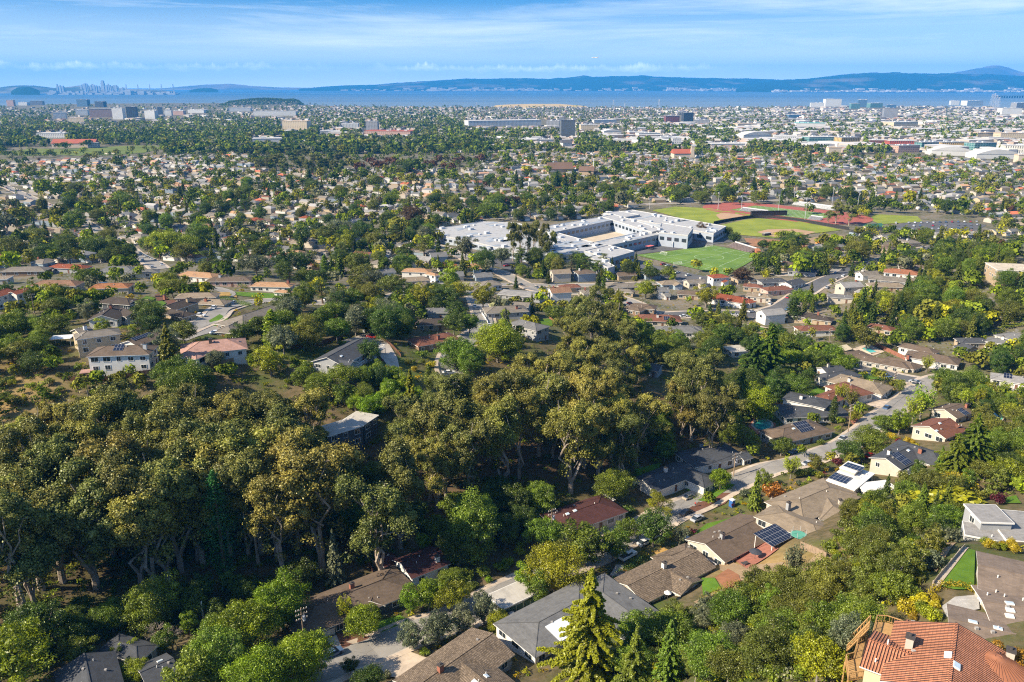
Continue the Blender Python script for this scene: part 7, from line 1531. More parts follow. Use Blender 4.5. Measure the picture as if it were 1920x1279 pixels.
# named single trees
for k,x,y,H,c,l,wf in (
('ivied',397,880,30,'ivy','tall trunk wrapped in bright ivy rising from the dark canyon',1.),('oak',885,938,17,'md','large dark green oak above the maroon-roofed white house',1.),('oak',858,985,12,'dk','lower dark oak leaning left of the large green oak',1.),('conifer',622,990,16,'gg','bluish green conifer in the shaded canyon above the brown hip roof',.9),
('oak',520,1086,13,'lm','topmost of the bright green trees at the lower edge',1.),('oak',455,1130,13,'lm','bright green tree left of the topmost one at the lower edge',1.),('oak',402,1185,13,'md','green spreading tree beside the charcoal roofs',1.),('oak',560,1190,12,'lm','bright lime tree below the crowded utility pole',1.),('oak',480,1225,12,'lm','lime tree at the very bottom between the roofs',1.),('broad',345,1232,11,'md','green tree touching the bottom edge by the charcoal roof',1.),
('willow',645,1118,8,'yg','slim yellow-green tree at the white garage door',.7),('broad',679,1144,7.5,'lm','round lime street tree in the planted island by the brown hip roof',1.),
('broad',768,1102,7,'lm','lime tree left of the two bright trees under the maroon roof',1.),('broad',802,1090,8,'lm','middle bright tree under the maroon-roofed white house',1.),('broad',846,1096,7.5,'yg','yellow-tinted bright tree under the large green oak',1.),
('broad',772,1168,7,'gg','leftmost grey-green olive tree above the long shake roof',1.1),('broad',822,1152,7.5,'gg','middle grey-green olive tree above the long shake roof',1.1),('broad',868,1140,7,'gg','third grey-green olive tree above the long shake roof',1.1),('broad',907,1115,8,'gg','tall grey-green olive tree left of the garage row',.9),('broad',934,1150,5,'yg','round ochre-green bush tree below the garage row',1.),
('oak',1042,1022,13.5,'yg','big golden-yellow tree by the garage row',.95),('broad',1098,985,12,'md','fine-leaved tree left of the pickup hedge',1.2),('broad',1020,975,9,'md','green tree behind the transformer pole',1.),('redwood',1110,1066,25,'yg','tall yellow-green redwood in front of the slate low roof',1.2),('redwood',1195,1175,20,'md','dark pointed redwood at the lower edge right of the tall one',1.),('conifer',1260,1160,14,'md','dark conifer at the lower edge under the shake-roofed house',1.),
('pine',1237,922,9,'yg','flat-topped yellow-green tree by the shaded street bend',1.3),('broad',1228,962,10,'dk','dark oak under the flat-topped yellow-green tree',1.),('willow',1276,985,7,'gg','drooping grey-green willow beside the white sedan',1.),
('broad',1353,880,7,'lm','clipped round lime bush beside the crossarm pole',1.),('conifer',1422,880,13,'md','dense green conifer at the kerb right of the portable toilet',.95),('willow',1487,856,8,'yg','vase-shaped yellow-green tree at the street corner garden',1.1),('shrub',1456,912,4,'or','orange autumn bush beside the wide tan roof',1.4),
('oak',1374,777,12,'md','round green tree above the shaded slate roof',.8),('broad',1412,812,8,'md','green tree left of the solar-roofed brown house',1.),('oak',1638,800,10,'md','spreading green street tree hiding the main street',1.1),('broad',1692,770,9,'lm','light green tree above the spreading street tree',1.),('willow',1735,728,12,'lm','pale green airy tree beside the leaning pole',1.1),('willow',1718,745,10,'yg','yellow-green airy tree left of the pale green one',1.1),
('willow',1494,1022,11,'gg','pale poplar-like tree at the edge of the dry yard',.7),('column',1567,742,11,'dk','dark slender cypress beside the square slate house',1.2),('willow',1580,720,9,'yg','pale tree between cypress and rust roof',1.),('willow',1600,730,9,'ol','olive wispy tree at the rust-roofed house drive',1.),('broad',1604,770,5,'yg','small round yellow-green tree on the brick drive',1.),('shrub',1490,722,3.5,'gold','golden bush left of the square slate house',1.3),
('broad',843,498,17,'lm','bright lime-yellow tree, tallest of its kind near the centre',.9),('broad',905,532,14,'yg','round yellow-green tree right of the bright lime one',1.),('broad',792,534,13,'yg','yellow-green tree in front of the tan-roofed houses',1.1),('broad',735,517,12,'ol','pale olive street tree left of the tan-roofed houses',1.2),('broad',682,494,11,'ol','pale olive tree beside the grey gabled white house',1.2),
('broad',541,557,12,'gg','blue-green round tree above the grey-brown hip roof',.95),('column',507,580,15,'lm','bright green columnar tree right of the grey-brown hip roof',1.9),('pine',602,522,13,'dk','dark umbrella pine right of the orange garage house',1.3),('conifer',308,602,17,'ol','olive cedar between the two white hillside houses',1.35),
('oak',62,426,14,'ol','wide olive dome tree near the left edge',1.35),('broad',298,438,14,'lm','light lime tree beside the upper left street',1.1),('broad',345,455,13,'ol','olive tree right of the light lime tree',1.3),('pine',388,470,14,'dk','dark cedar-like tree beyond the brown-roofed house',1.3),('pine',415,466,14,'dk','second dark tree beyond the brown-roofed house',1.2),
('broad',478,478,13,'gg','grey-green cedar before the dark pair of trees',1.4),('broad',527,468,15,'dk','dark tree left of the twin dark oaks',1.1),('broad',566,476,13,'dk','rightmost dark oak before the lime column tree',1.1),('column',607,478,12,'lm','small lime column tree near the left street end',2.),
('oak',772,384,20,'cp','large copper-brown tree left of the school',1.),('broad',736,408,15,'dk','dark tree left of the copper-brown tree',1.),('broad',795,424,15,'gg','dark grey-green tree right of the copper-brown tree',1.1),('broad',872,443,17,'gg','grey-green eucalyptus-like tree before the school west wing',1.15),('broad',940,464,13,'gg','smoky grey-green round tree at the school drive',1.1),
('pine',1072,478,13,'gg','leftmost open pine before the school entrance',1.1),('pine',1100,480,14,'dk','middle dark pine before the school entrance',1.1),('pine',1122,484,13,'md','rightmost pine before the school entrance',1.1),('oak',1178,488,12,'dk','round dark oak right of the school entrance hall',.95),('broad',1222,500,10,'dk','dark oak by the school car park',1.1),('broad',1255,500,9,'md','green oak in the school car park row',1.1),
('broad',1212,527,11,'yg','pale yellow-green round tree left of the grey two-storey house',1.2),('broad',1326,536,13,'yg','pale yellow-green round tree left of the red-tiled white house',1.15),('broad',1160,545,11,'yg','pale round tree beside the olive-tan roof',1.1),('broad',1317,418,12,'cp','maroon-brown tree against the gymnasium wall',1.),('broad',1378,436,10,'dk','dark round tree at the infield corner',1.1),('broad',1366,426,8,'dk','smaller dark tree behind the round one at the infield corner',1.),
('broad',1432,450,9,'dk','dark oak pair member left on cleared earth',1.),('broad',1446,452,8,'dk','dark oak pair member right on cleared earth',1.),('oak',1462,463,11,'ol','olive oak at the left of the grove right of the pitch',1.),('oak',1490,460,12,'ol','middle olive oak of the grove right of the pitch',1.),('oak',1515,464,10,'ol','right olive oak of the grove beyond the pitch',1.),('broad',1440,470,13,'dk','dark tree overlapping the pitch right corner',1.),('broad',1392,502,11,'cp','purple-brown tree at the near corner of the pitch',1.),('broad',1450,487,6,'lm','lime bush by the slate roofs near the pitch',1.),
('conifer',1396,560,12,'ol','light green conifer on the curved street verge',1.2),('column',1492,556,14,'dk','dark dense tree at the junction of the curved road',2.4),('broad',1508,543,12,'lm','bright lime tree at the junction of the curved road',1.),('conifer',1622,538,19,'dk','tallest dark conifer at the forest edge',1.2),('conifer',1640,560,16,'dk','second dark conifer at the forest edge',1.1),('broad',1668,550,13,'yg','yellow-green tree right of the dark conifers',1.1),('conifer',1605,570,14,'ol','olive tree left of the dark conifers',1.2),
('broad',857,568,9,'dk','dense dark round tree behind the yellow-leaved tree',1.1),('broad',850,588,10,'dk','dark tree before the shaded brown roof',1.1),('broad',880,590,9,'md','green tree before the shaded brown roof',1.),('oak',932,602,17,'yg','large yellow-leaved tree in front of the grey hill houses',.95),('conifer',948,576,15,'gg','grey-green conifer behind the large yellow-leaved tree',1.1),('oak',856,632,13,'md','green leafy tree right of the reddish-brown roof',1.1),('oak',880,648,12,'md','darker green leafy tree above the cul-de-sac',1.),
('broad',503,652,10,'yg','round ochre-green tree below the grey-brown hip roof',1.3),('oak',728,562,13,'gg','smoky grey oak in the dark clump at the centre left',1.),('oak',700,575,12,'dk','dark oak at the left of the centre clump',1.),('oak',752,575,12,'dk','dark oak at the right of the centre clump',1.),('conifer',768,690,19,'yg','yellow-green conifer below the slate house driveway',1.1),('column',803,682,10,'md','small pointed cypress on the slope of the centre grove',1.3),('broad',690,640,8,'dk','dark hedge tree above the slate house driveway',1.2),
('redwood',1450,605,24,'md','large dark cedar beside the gold-tinged eucalyptus',1.5),('redwood',1420,625,22,'dk','dark cedar in the clump by the pole street',1.4),('oak',1420,720,15,'lm','bright green leafy tree above the shaded slope',1.1),('redwood',1395,690,20,'md','green cedar right of the gold-tinged eucalyptus',1.2),('palm',1345,752,11,'yg','palm tree in the shade below the gold-tinged eucalyptus',1.),('palm',1358,756,10,'yg','second palm tree in the shade below the gold-tinged eucalyptus',1.),('palm',160,655+60,7,'yg','palm below the garden shelter with the pink roof',1.),
('oak',320,672,11,'md','round oak below the olive cedar',1.1),('oak',350,680,12,'md','broad oak at the foot of the pink-roofed house',1.1),('broad',405,655,5,'yg','small yellow bush tree at the pink-roofed house wall',.9),('shrub',434,645,3.5,'rd','dark red shrub at the front wall of the pink-roofed house',1.5),('broad',165,630,6,'ol','bushy dark olive tree at the beige house wall',1.2),('redwood',1838,775,18,'md','tall drooping conifer above the hillside at the right',1.4),('redwood',1800,812,14,'md','drooping conifer left of the tall one on the right hillside',1.5),
('shrub',1786,925,5,'yg','large clipped yellow-green hedge mound on the right hillside',3.),('shrub',1878,925,3,'rd','maroon shrub by the small curved lawn at the right',1.5),('shrub',1802,888,4,'gold','bright yellow bush on the right hillside',2.),('bare',318,1178,6,'gg','leafless pale tree in the dark canyon floor',1.),('bare',290,1170,6,'gg','second leafless pale tree in the dark canyon floor',1.),('broad',1908,1222,5,'or','orange-flowered shrub tree right of the turret roof',1.4),('broad',305,1180,6,'md','round green bush above the charcoal roof',1.),
('broad',232,1205,5,'yg','yellow-green round bush right of the charcoal gabled roof',1.1),('broad',246,1245,5,'yg','second yellow-green bush between the charcoal roofs',1.1),('broad',560,1055,8,'dk','dark tree at the foot of the canyon above the brown hip roof',1.2),('broad',15,1190,12,'lm','lime-tipped tree at the lower left corner',1.2),('oak',280,1090,12,'md','lit green tree in the dark lower canyon',1.1),
('broad',1630,612,12,'ol','olive tree by the hidden red-brown forest roof',1.2),('broad',1790,560,10,'yg','pale bare-limbed tree standing in the wooded hill',1.)):
    tree(k,x,y,H,c,l,wf=wf)
def overl(px,py,w,h,D,lim=.16):
    for (x0,y0,x1,y1),dd in HOUSES:
        if dd<D-3: continue
        ix=min(x1,px+w/2)-max(x0,px-w/2); iy=min(y1,py+h)-max(y0,py)
        if ix>0 and iy>0 and ix*iy/max(1,(x1-x0)*(y1-y0))>lim: return True
    return False
for bb_ in ((1752,1030,1828,1108),(1300,905,1375,943),(1305,965,1398,1015),(1350,1020,1460,1066),(1345,1070,1390,1105),(1410,790,1446,810),(1616,650,1648,664),(740,1025,830,1090),(560,1085,750,1180),(1040,935,1150,980)):
    g_=G((bb_[0]+bb_[2])/2,(bb_[1]+bb_[3])/2); HOUSES.append((bb_,math.hypot(g_.x,g_.y)))
ROADPX=[(proj((p.x,p.y,tz(p.x,p.y))),math.hypot(p.x,p.y)) for P,hw in (ROADS[:2]+ROADS[2:8]) for p in P]
def hides_road(px,py,w,h,D):
    n=0
    for (rx,ry),dd in ROADPX:
        if dd>D and abs(rx-px)<w*.42 and py<ry<py+h*.85: n+=1
    return n
OCC={}
def crowd(x,y,d):
    i,j=int(x//12),int(y//12)
    for a in range(i-2,i+3):
        for b in range(j-2,j+3):
            for q in OCC.get((a,b),()):
                if (q[0]-x)**2+(q[1]-y)**2<((q[2]+d)*.5)**2: return True
    return False
def occ(x,y,d): OCC.setdefault((int(x//12),int(y//12)),[]).append((x,y,d))
for d in PL_TODO:
    W_=KIT[d['kind']][d['var']][3]/KIT[d['kind']][d['var']][2]*d['H']*d['wf']; occ(d['P'].x,d['P'].y,W_*.8)
def scatter(poly,n,kinds,seed,hs,base=True,lim=.16,tight=.75,road=3):
    r_=random.Random(seed); x0,x1=min(p[0] for p in poly),max(p[0] for p in poly); y0,y1=min(p[1] for p in poly),max(p[1] for p in poly); c=0; t=0
    while c<n and t<n*14:
        t+=1; px,py=r_.uniform(x0,x1),r_.uniform(y0,y1)
        if not poly_contains(poly,px,py) or any(poly_contains(q,px,py) for q in LAWNPX): continue
        k,col=r_.choice(kinds); lo,hi=hs.get(k,HS_[k]) if isinstance(hs,dict) else hs; H=r_.uniform(lo,hi)
        g=G(px,py,0 if base else H); D=math.hypot(g.x,g.y); wf=r_.uniform(.85,1.2); W_=KIT[k][0][3]/KIT[k][0][2]*H*wf
        if in_foot(g.x,g.y,W_*.28+.4) or on_road(g.x,g.y,min(2.,W_*.3)) or crowd(g.x,g.y,W_*tight): continue
        sc=FPX/math.hypot(D,CAMZ-g.z); tx,ty=proj((g.x,g.y,g.z+H)); 
        if overl(tx,ty,W_*sc,H*sc,D,lim): continue
        if k!='shrub' and road is not None and hides_road(tx,ty,W_*sc,H*sc,D)>road: continue
        plant(k,g,H,col,None,wf,pri=1); occ(g.x,g.y,W_*.8); c+=1
HS_={'broad':(6,11),'oak':(9,14),'conifer':(9,16),'pine':(8,12),'column':(5,9),'shrub':(1.2,3.),'willow':(5,9),'redwood':(12,19),'euc':(15,24)}
B=lambda k,s: [(k,c) for c in s.split()]
# right hillside
HILL=[(1150,1285),(1200,1180),(1300,1150),(1400,1100),(1540,1070),(1560,1010),(1600,945),(1690,905),(1760,880),(1800,840),(1925,770),(1925,925),(1800,945),(1790,1010),(1745,1060),(1700,1130),(1620,1160),(1590,1285)]
scatter(HILL,85,B('broad','md ol yg ol md gg dk')+B('oak','md ol md ol'),31,{'broad':(4.5,8),'oak':(7,10)},lim=.1,tight=.62)
scatter(HILL,230,B('shrub','md ol yg gg dk ol md ol'),32,(1.5,3.8),lim=.1,tight=.5)
scatter([(1150,1285),(1180,1190),(1290,1165),(1400,1110),(1500,1110),(1560,1200),(1580,1285)],22,B('conifer','md yg md')+B('redwood','md'),33,(9,14),lim=.1,tight=.6)
scatter([(1590,930),(1700,880),(1800,880),(1800,1000),(1700,1040),(1600,1030)],18,B('conifer','md dk')+B('oak','md dk'),34,(8,12),lim=.1,tight=.6)
# wooded hill at the right
WH=[(1560,640),(1590,580),(1690,530),(1720,500),(1780,478),(1850,478),(1925,520),(1925,610),(1850,640),(1760,640),(1690,650),(1640,650)]
scatter(WH,95,B('oak','md ol dk yg md')+B('broad','yg ol lm md')+B('conifer','dk ol'),35,{'oak':(9,14),'broad':(7,11),'conifer':(11,16)},lim=.25,tight=.55)
scatter([(1640,640),(1760,690),(1925,690),(1925,640),(1860,660),(1780,680)],26,B('broad','md ol dk yg')+B('oak','md dk'),36,HS_,lim=.2)
scatter([(1720,700),(1925,660),(1925,800),(1850,810),(1780,770)],40,B('broad','md ol dk')+B('oak','dk md')+B('willow','yg'),37,{'broad':(6,10),'oak':(9,13),'willow':(7,10)},lim=.15,tight=.6)
# canyon floor and left slope
scatter([(-40,900),(350,930),(600,900),(1000,930),(1120,860),(1200,860),(1180,930),(1000,1010),(900,1050),(740,1040),(640,1060),(560,1110),(380,1170),(250,1190),(-40,1285)],120,B('oak','dk dk md')+B('broad','dk md dk'),38,{'oak':(7,12),'broad':(5,9)},lim=.15,tight=.6)
scatter([(-40,950),(350,930),(700,920),(1150,880),(1180,930),(900,1070),(560,1120),(250,1190),(-40,1285)],90,B('shrub','dk md dk gg'),39,(1.5,3.4),lim=.2,tight=.5)
scatter([(-40,560),(110,560),(200,590),(120,640),(100,720),(-40,700)],40,B('oak','dk md dk')+B('broad','dk md ol'),40,{'oak':(7,11),'broad':(5,9)},lim=.15,tight=.6)
scatter([(60,660),(200,690),(340,700),(560,690),(600,720),(560,720),(100,760),(-20,790)],46,B('broad','dk md ol')+B('shrub','md yg ol'),41,{'broad':(4,7),'shrub':(1.5,3)},lim=.12)
scatter([(560,720),(740,710),(790,760),(720,800),(600,760)],22,B('oak','md dk')+B('broad','md lm'),42,{'oak':(8,12),'broad':(6,9)},lim=.2,tight=.6)
scatter([(640,690),(740,660),(745,710),(690,735)],20,B('shrub','yg gold md rd'),43,(1.,2.2),lim=.3,tight=.5)
scatter([(1000,880),(1200,780),(1420,740),(1480,800),(1380,850),(1200,890),(1180,860)],60,B('oak','dk dk md')+B('broad','dk md'),44,{'oak':(8,13),'broad':(6,9)},lim=.15,tight=.6)
scatter([(1180,930),(1010,980),(930,1060),(940,1095),(1010,1080),(1060,1050),(1180,985),(1200,950)],30,B('broad','md dk lm')+B('shrub','md lm yg'),45,{'broad':(5,9),'shrub':(1.5,3)},lim=.15)
scatter([(-20,470),(350,470),(700,520),(950,540),(1000,640),(900,700),(740,640),(480,690),(300,700),(100,600),(-20,560)],130,B('broad','dk md ol yg gg md dk')+B('oak','dk md')+B('pine','dk')+B('oak','ol'),46,{'broad':(6.5,12),'oak':(9,14),'pine':(9,13),'column':(6,9)},lim=.16)
scatter([(-20,500),(480,520),(720,560),(950,600),(900,700),(480,690),(100,640)],80,B('shrub','md yg ol dk gold lm'),47,(1.5,3.2),lim=.2)
scatter([(950,520),(1220,500),(1450,530),(1560,560),(1640,540),(1620,640),(1540,650),(1480,640),(1240,620),(1190,650),(1000,600)],95,B('broad','dk md ol yg lm md')+B('conifer','dk ol')+B('oak','ol'),48,{'broad':(6,10.5),'conifer':(9,14),'column':(6,9)},lim=.15)
scatter([(1160,600),(1300,600),(1480,640),(1560,680),(1600,700),(1500,760),(1420,760),(1380,640),(1280,640)],50,B('broad','dk md ol lm')+B('oak','dk md'),49,{'broad':(6,11),'oak':(9,13)},lim=.16)
scatter([(1440,460),(1640,440),(1760,440),(1925,430),(1925,475),(1780,470),(1640,520),(1560,540),(1460,540)],60,B('broad','dk md ol yg'),50,(6,10),lim=.17)
scatter([(1440,700),(1560,690),(1700,700),(1760,760),(1800,800),(1700,870),(1600,880),(1480,900),(1400,930),(1280,900),(1400,820)],60,B('broad','md yg ol dk')+B('shrub','md yg gold rd'),51,{'broad':(4.5,8.5),'shrub':(1.2,3)},lim=.14,road=12)
scatter([(600,1160),(760,1140),(980,1100),(1150,1030),(1340,930),(1500,890),(1620,850),(1600,900),(1400,960),(1340,1020),(1150,1100),(990,1200),(700,1279),(580,1250)],75,B('shrub','md yg gold or rd lm gg'),52,(1.,2.4),lim=.1,tight=.5)
scatter([(540,1060),(760,1010),(900,1060),(960,1090),(840,1130),(760,1150)],26,B('broad','md dk lm')+B('shrub','md lm'),53,{'broad':(4,7),'shrub':(1.5,3)},lim=.15)
scatter([(0,1150),(220,1200),(300,1190),(420,1170),(600,1240),(560,1285),(-20,1285)],34,B('broad','md dk lm')+B('oak','md dk'),54,{'broad':(5,8),'oak':(8,11)},lim=.15)
scatter([(1860,880),(1925,860),(1925,935),(1860,940)],10,B('broad','md lm yg'),55,(4,7),lim=.15)
scatter([(1690,1150),(1760,1120),(1770,1160),(1720,1170)],10,B('shrub','gold yg'),56,(1.5,2.6),lim=.2,tight=.4)
scatter([(1830,1010),(1925,1030),(1925,1045),(1850,1030)],8,B('shrub','gold yg'),57,(1.2,2.),lim=.3,tight=.4)
scatter([(700,560),(860,560),(850,640),(700,640)],26,B('oak','dk md dk')+B('broad','dk md'),58,{'oak':(8,12),'broad':(6,9)},lim=.2,tight=.6)
for k_,x,y,H,c in (('broad',1150,995,9,'md'),('broad',1010,1078,8,'md'),('broad',1330,925,4,'md'),('broad',1560,845,4.5,'yg'),('broad',1660,778,7,'md'),('broad',1445,905,4,'ol'),('broad',985,1060,8,'lm'),('broad',1060,1010,8,'ol'),('broad',1178,975,7,'md'),('broad',1505,835,5,'md'),('willow',1690,712,7,'md'),('broad',1640,690,6,'md'),('broad',1545,650,6,'dk'),('broad',655,1235,4,'dk'),('broad',690,1255,5,'dk')): tree(k_,x,y,H,c)
for q_ in ([(800,392),(960,384),(1130,384),(1130,392),(900,402),(805,412)],[(1640,392),(1760,392),(1870,405),(1850,414),(1735,402),(1645,398)],[(1600,440),(1650,432),(1840,440),(1840,448),(1640,456)],[(1590,398),(1640,402),(1640,412),(1600,410)],[(1230,446),(1300,442),(1400,448),(1400,456),(1300,460)][:0] or [(1440,446),(1500,450),(1560,444),(1560,450),(1480,456)]): scatter(q_,16,B('broad','dk md ol yg'),int(q_[0][0]),(5,10),lim=.5,tight=.5)
scatter([(1150,615),(1290,630),(1420,640),(1400,700),(1290,690),(1180,720)],34,B('oak','dk md ol')+B('broad','md ol dk'),303,{'oak':(9,13),'broad':(7,10)},lim=.25,tight=.6,road=None)
scatter([(950,600),(1060,640),(1000,650),(930,690),(880,680)],10,B('broad','md ol yg'),304,(5,9),lim=.2,road=None)
scatter([(0,283),(320,280),(330,294),(0,298)],46,B('broad','dk md yg ol')+B('oak','dk ol')+B('conifer','dk'),301,{'broad':(8,14),'oak':(11,16),'conifer':(14,20)},lim=1.,tight=.5)
scatter([(-20,700),(140,690),(240,700),(200,740),(-20,770)],14,B('shrub','ol dk md'),302,(1.5,3),lim=.3)
# golf course and park trees, copper row, tall conifers of the plain
for i in range(60):
    x=rt.uniform(0,320); y=rt.uniform(262,296); tree(rt.choice(['broad','oak','conifer','pine']),x,y-6,rt.uniform(11,19),rt.choice(['dk','dk','md','ol','dk']),wf=1.1,pri=2) if not (100<x<240 and 276<y<290 and rt.random()<.75) else None
for i in range(26): tree('oak',660+i*9.4+rt.uniform(-4,4),294+rt.uniform(-6,12),rt.uniform(13,20),rt.choice(['cp','cp','dk','cp','ol']),wf=1.15,pri=2)
for x,y,H in ((1045,318,26),(1060,324,24),(1075,316,25),(968,318,22),(978,330,20),(1520,285,24),(1540,287,22),(1430,280,22),(1600,290,20),(1290,330,18),(1700,300,22),(1725,305,20),(1860,305,20),(230,290,22),(245,300,20),(410,318,24),(545,328,22),(578,312,24),(1150,350,18),(1415,330,20),(335,345,18),(700,320,20)): tree('conifer',x,y,H,'dk',wf=1.25,pri=3)
for x,y in ((1520,380),(1640,372),(1655,376),(1668,372),(1680,378),(1625,378),(1600,372)): tree('oak',x,y,12,'dk',wf=1.25,pri=3)
# trees of the plain, row after row outward: nearest as single trees, the rest as one mass
rp=random.Random(5); PLN=[]
N0=20000
for i in range(N0):
    r_=math.exp(rp.uniform(math.log(470),math.log(1750))) ; a=rp.uniform(R(-35),R(35)); x,y=r_*math.sin(a),r_*math.cos(a)
    px,py=proj((x,y,tz(x,y)))
    if texcl(px,py+3): continue
    if py>520 or on_road(x,y,1) or in_foot(x,y,.2) or (r_<560 and tz(x,y)>36): continue
    keep=.62 if px<1250 else .6
    if py<300: keep=.85
    keep*=.75+.5*math.sin(x*.011+2*math.sin(y*.006))*math.sin(y*.013+1.)
    if rp.random()>keep: continue
    k=rp.random(); kind='conifer' if k<.09 else 'oak' if k<.22 else 'column' if k<.235 else 'pine' if k<.29 else 'broad'
    H=(rp.uniform(3.5,7.5) if rp.random()<.62 else rp.uniform(7,13)) if kind in('broad','column') else rp.uniform(9,18) 
    if kind=='broad' and rp.random()<.12: H*=1.5
    col=rp.choice(['dk','md','ol','md','dk','yg','gg','md','ol','ol','cp' if rp.random()<.25 else 'lm'] if kind=='broad' else ['dk','md','dk','ol'])
    W_=KIT[kind][0][3]/KIT[kind][0][2]*H
    if crowd(x,y,W_*.48): continue
    if any(0 for _ in ()): continue
    occ(x,y,W_*.8); PLN.append((r_,x,y,kind,H,col))
PLN.sort()
for r_,x,y,kind,H,col in PLN: plant(kind,Vector((x,y,tz(x,y))),H,col,None,rp.uniform(.9,1.2),pri=0)
# choose what stands as single plants
LIM={'euc':285,'broad':285,'oak':285,'conifer':200,'redwood':60,'pine':120,'column':120,'willow':60,'shrub':290,'palm':10,'bare':10,'ivied':5}
byk={}
for d in PL_TODO:
    P=d['P']; D=math.hypot(P.x,P.y); d['D']=D; d['px'],d['py']=proj((P.x,P.y,P.z+d['H']*.6)); vis=-30<d['px']<1950 and -20<d['py']<1320; d['vis']=vis
    d['score']=(1e6 if d['label'] else 0)+(d['H']/D*1000 if vis else -1e3); byk.setdefault(d['kind'],[]).append(d)
IND=[];MASS=[]
for k,v in byk.items():
    v.sort(key=lambda d:-d['score']); IND+=v[:LIM[k]]; MASS+=v[LIM[k]:]
SPL=[]
CROWNOBJ={}
for d in IND:
    cm,tm=plant_mesh(d['kind'],d['var'],d['col']); H0=KIT[d['kind']][d['var']][2]; s_=d['H']/H0; nm,cat=NAMES[d['kind']]
    o=empty(nm,d['P'],d['rz']); o.scale=(s_*d['wf'],s_*d['wf'],s_)
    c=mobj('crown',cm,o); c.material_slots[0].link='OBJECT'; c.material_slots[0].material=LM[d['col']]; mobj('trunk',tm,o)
    tag(o,d['label'],cat); SPL.append((o,d))
# everything past that as masses of vegetation
CB={'dk':((.018,.036,.009),(0.155,0.213,0.028)),'md':((.03,.055,.01),(0.301,0.372,0.035)),'ol':((.05,.055,.012),(0.311,0.312,0.047)),'yg':((.08,.09,.01),(0.538,0.516,0.032)),'lm':((.05,.09,.008),(0.428,0.529,0.029)),'gg':((.06,.075,.05),(0.314,0.315,0.161)),'cp':((.05,.026,.014),(0.216,0.115,0.068)),'eu':((.035,.045,.01),(0.270,0.270,0.068)),'eg':((.05,.055,.01),(0.405,0.351,0.068)),'rd':((.05,.01,.015),(0.270,0.041,0.068)),'gold':((.2,.13,.01),(0.472,0.340,0.019)),'or':((.3,.09,.01),(0.472,0.208,0.029))}
def masslod(items,name,lab,rseed,kindf=lambda d:'trees'):
    r=np.random.default_rng(rseed); PP=[];NN=[];SS=[];CC=[]
    for x,y,z,H,W,col,kind,n,ls in items:
        if kind in('conifer','redwood','column'):
            t=r.random(n)**.8; rad=W/2*(1-t)**.8; a=r.random(n)*6.283; P=np.stack([rad*np.cos(a),rad*np.sin(a),H*(.06+.94*t)],1); nn=norm(np.stack([np.cos(a),np.sin(a),np.full(n,.8)],1)+r.normal(size=(n,3))*.4); v=np.clip(.3+.5*r.random(n),0,1)
        else:
            nb=5 if n<90 else 9; b=r.integers(nb,size=n); bc=norm(r.normal(size=(nb,3)))*np.array([W*.26,W*.26,H*.2]); bc[:,2]+=H*.6; bc[0]=(0,0,H*.55); bv=r.random(nb); d=norm(r.normal(size=(n,3))); d[:,2]=np.where(d[:,2]<-.5,-d[:,2],d[:,2]); P=bc[b]+d*np.array([W*.27,W*.27,H*.24])*(.75+.3*r.random((n,1))); nn=norm(d+r.normal(size=(n,3))*.5); v=np.clip(bv[b]*.5+.5*r.random(n),0,1)
        P=P+np.array([x,y,z]); c0,c1=CB[col]; k=r.uniform(.8,1.2); C=(np.array(c0)+(np.array(c1)-np.array(c0))*v[:,None])*k; PP.append(P);NN.append(nn);SS.append(ls*(.7+.6*r.random(n)));CC.append(C)
    P=np.concatenate(PP); m=attrmat(name+'_leaves',trans=.22); me=qmesh(name,P,np.concatenate(NN),np.concatenate(SS),None,m,r,.8,np.clip(np.concatenate(CC),0,1)); tag(mobj(name,me),lab,'trees',kind='stuff')
it=[]
for d in MASS:
    if not(-200<d['px']<2120): continue
    P=d['P']; W_=KIT[d['kind']][d['var']][3]/KIT[d['kind']][d['var']][2]*d['H']*d['wf']; D=d['D']
    n=int(np.clip(90*(900/D)*(W_/7),45,260)) if d['kind']!='shrub' else 60
    it.append((P.x,P.y,P.z,d['H'],W_,d['col'],d['kind'],n,max(W_*.16,D*.0011)))
masslod(it,'plain_trees','trees of the plain beyond the nearer ones',61)
print('IND',len(IND),'MASS',len(it),{k:len(v) for k,v in byk.items()})
# far trees, 1.6 to 6.5 km
it=[]; rf_=random.Random(77)
for i in range(30000):
    px=rf_.uniform(-80,2000); py=196+(290-196)*rf_.random()**.85
    if exb(px,py,9.5) or texcl(px,py): continue
    kp=.8 if px<900 else .75 if py<225 else .7
    if px>1450: kp*=.62 if py>220 else .5
    if rf_.random()>kp: continue
    g=G(px,py); D=math.hypot(g.x,g.y)
    if D<1700 or D>6700 or g.z<0: continue
    H=rf_.uniform(8,17)*(1.2 if px<900 else 1.); W_=H*rf_.uniform(.8,1.3)
    it.append((g.x,g.y,g.z,H,W_,rf_.choice(['dk','md','dk','dk','ol','md','gg'] if px>440 or py>250 or py<228 else ['md','ol','md','gg']),rf_.choice(['broad','broad','conifer','broad']),int(np.clip(46000/D,10,26)),W_*.34))
for i in range(1300):
    px=rf_.uniform(412,568); D=rf_.uniform(6350,6750); d=ray(px,190); t=D/math.hypot(d[0],d[1]); x,y=d[0]*t,d[1]*t
    yt=np.interp(px,[415,430,445,460,480,500,520,535,550,560,570],[196,188.5,187.5,185.5,184,183.5,184.5,186,185,188,196]); Hh=CAMZ+ray(px,yt)[2]/ray(px,yt)[1]*6600; e=max(0,1-abs(D-6600)/290); it.append((x,y,max(0,Hh*math.sin(e*1.57)-6),12,14,'dk','broad',14,5.))
masslod(it,'distant_trees','wooded far side of the town down to the bay shore',62)
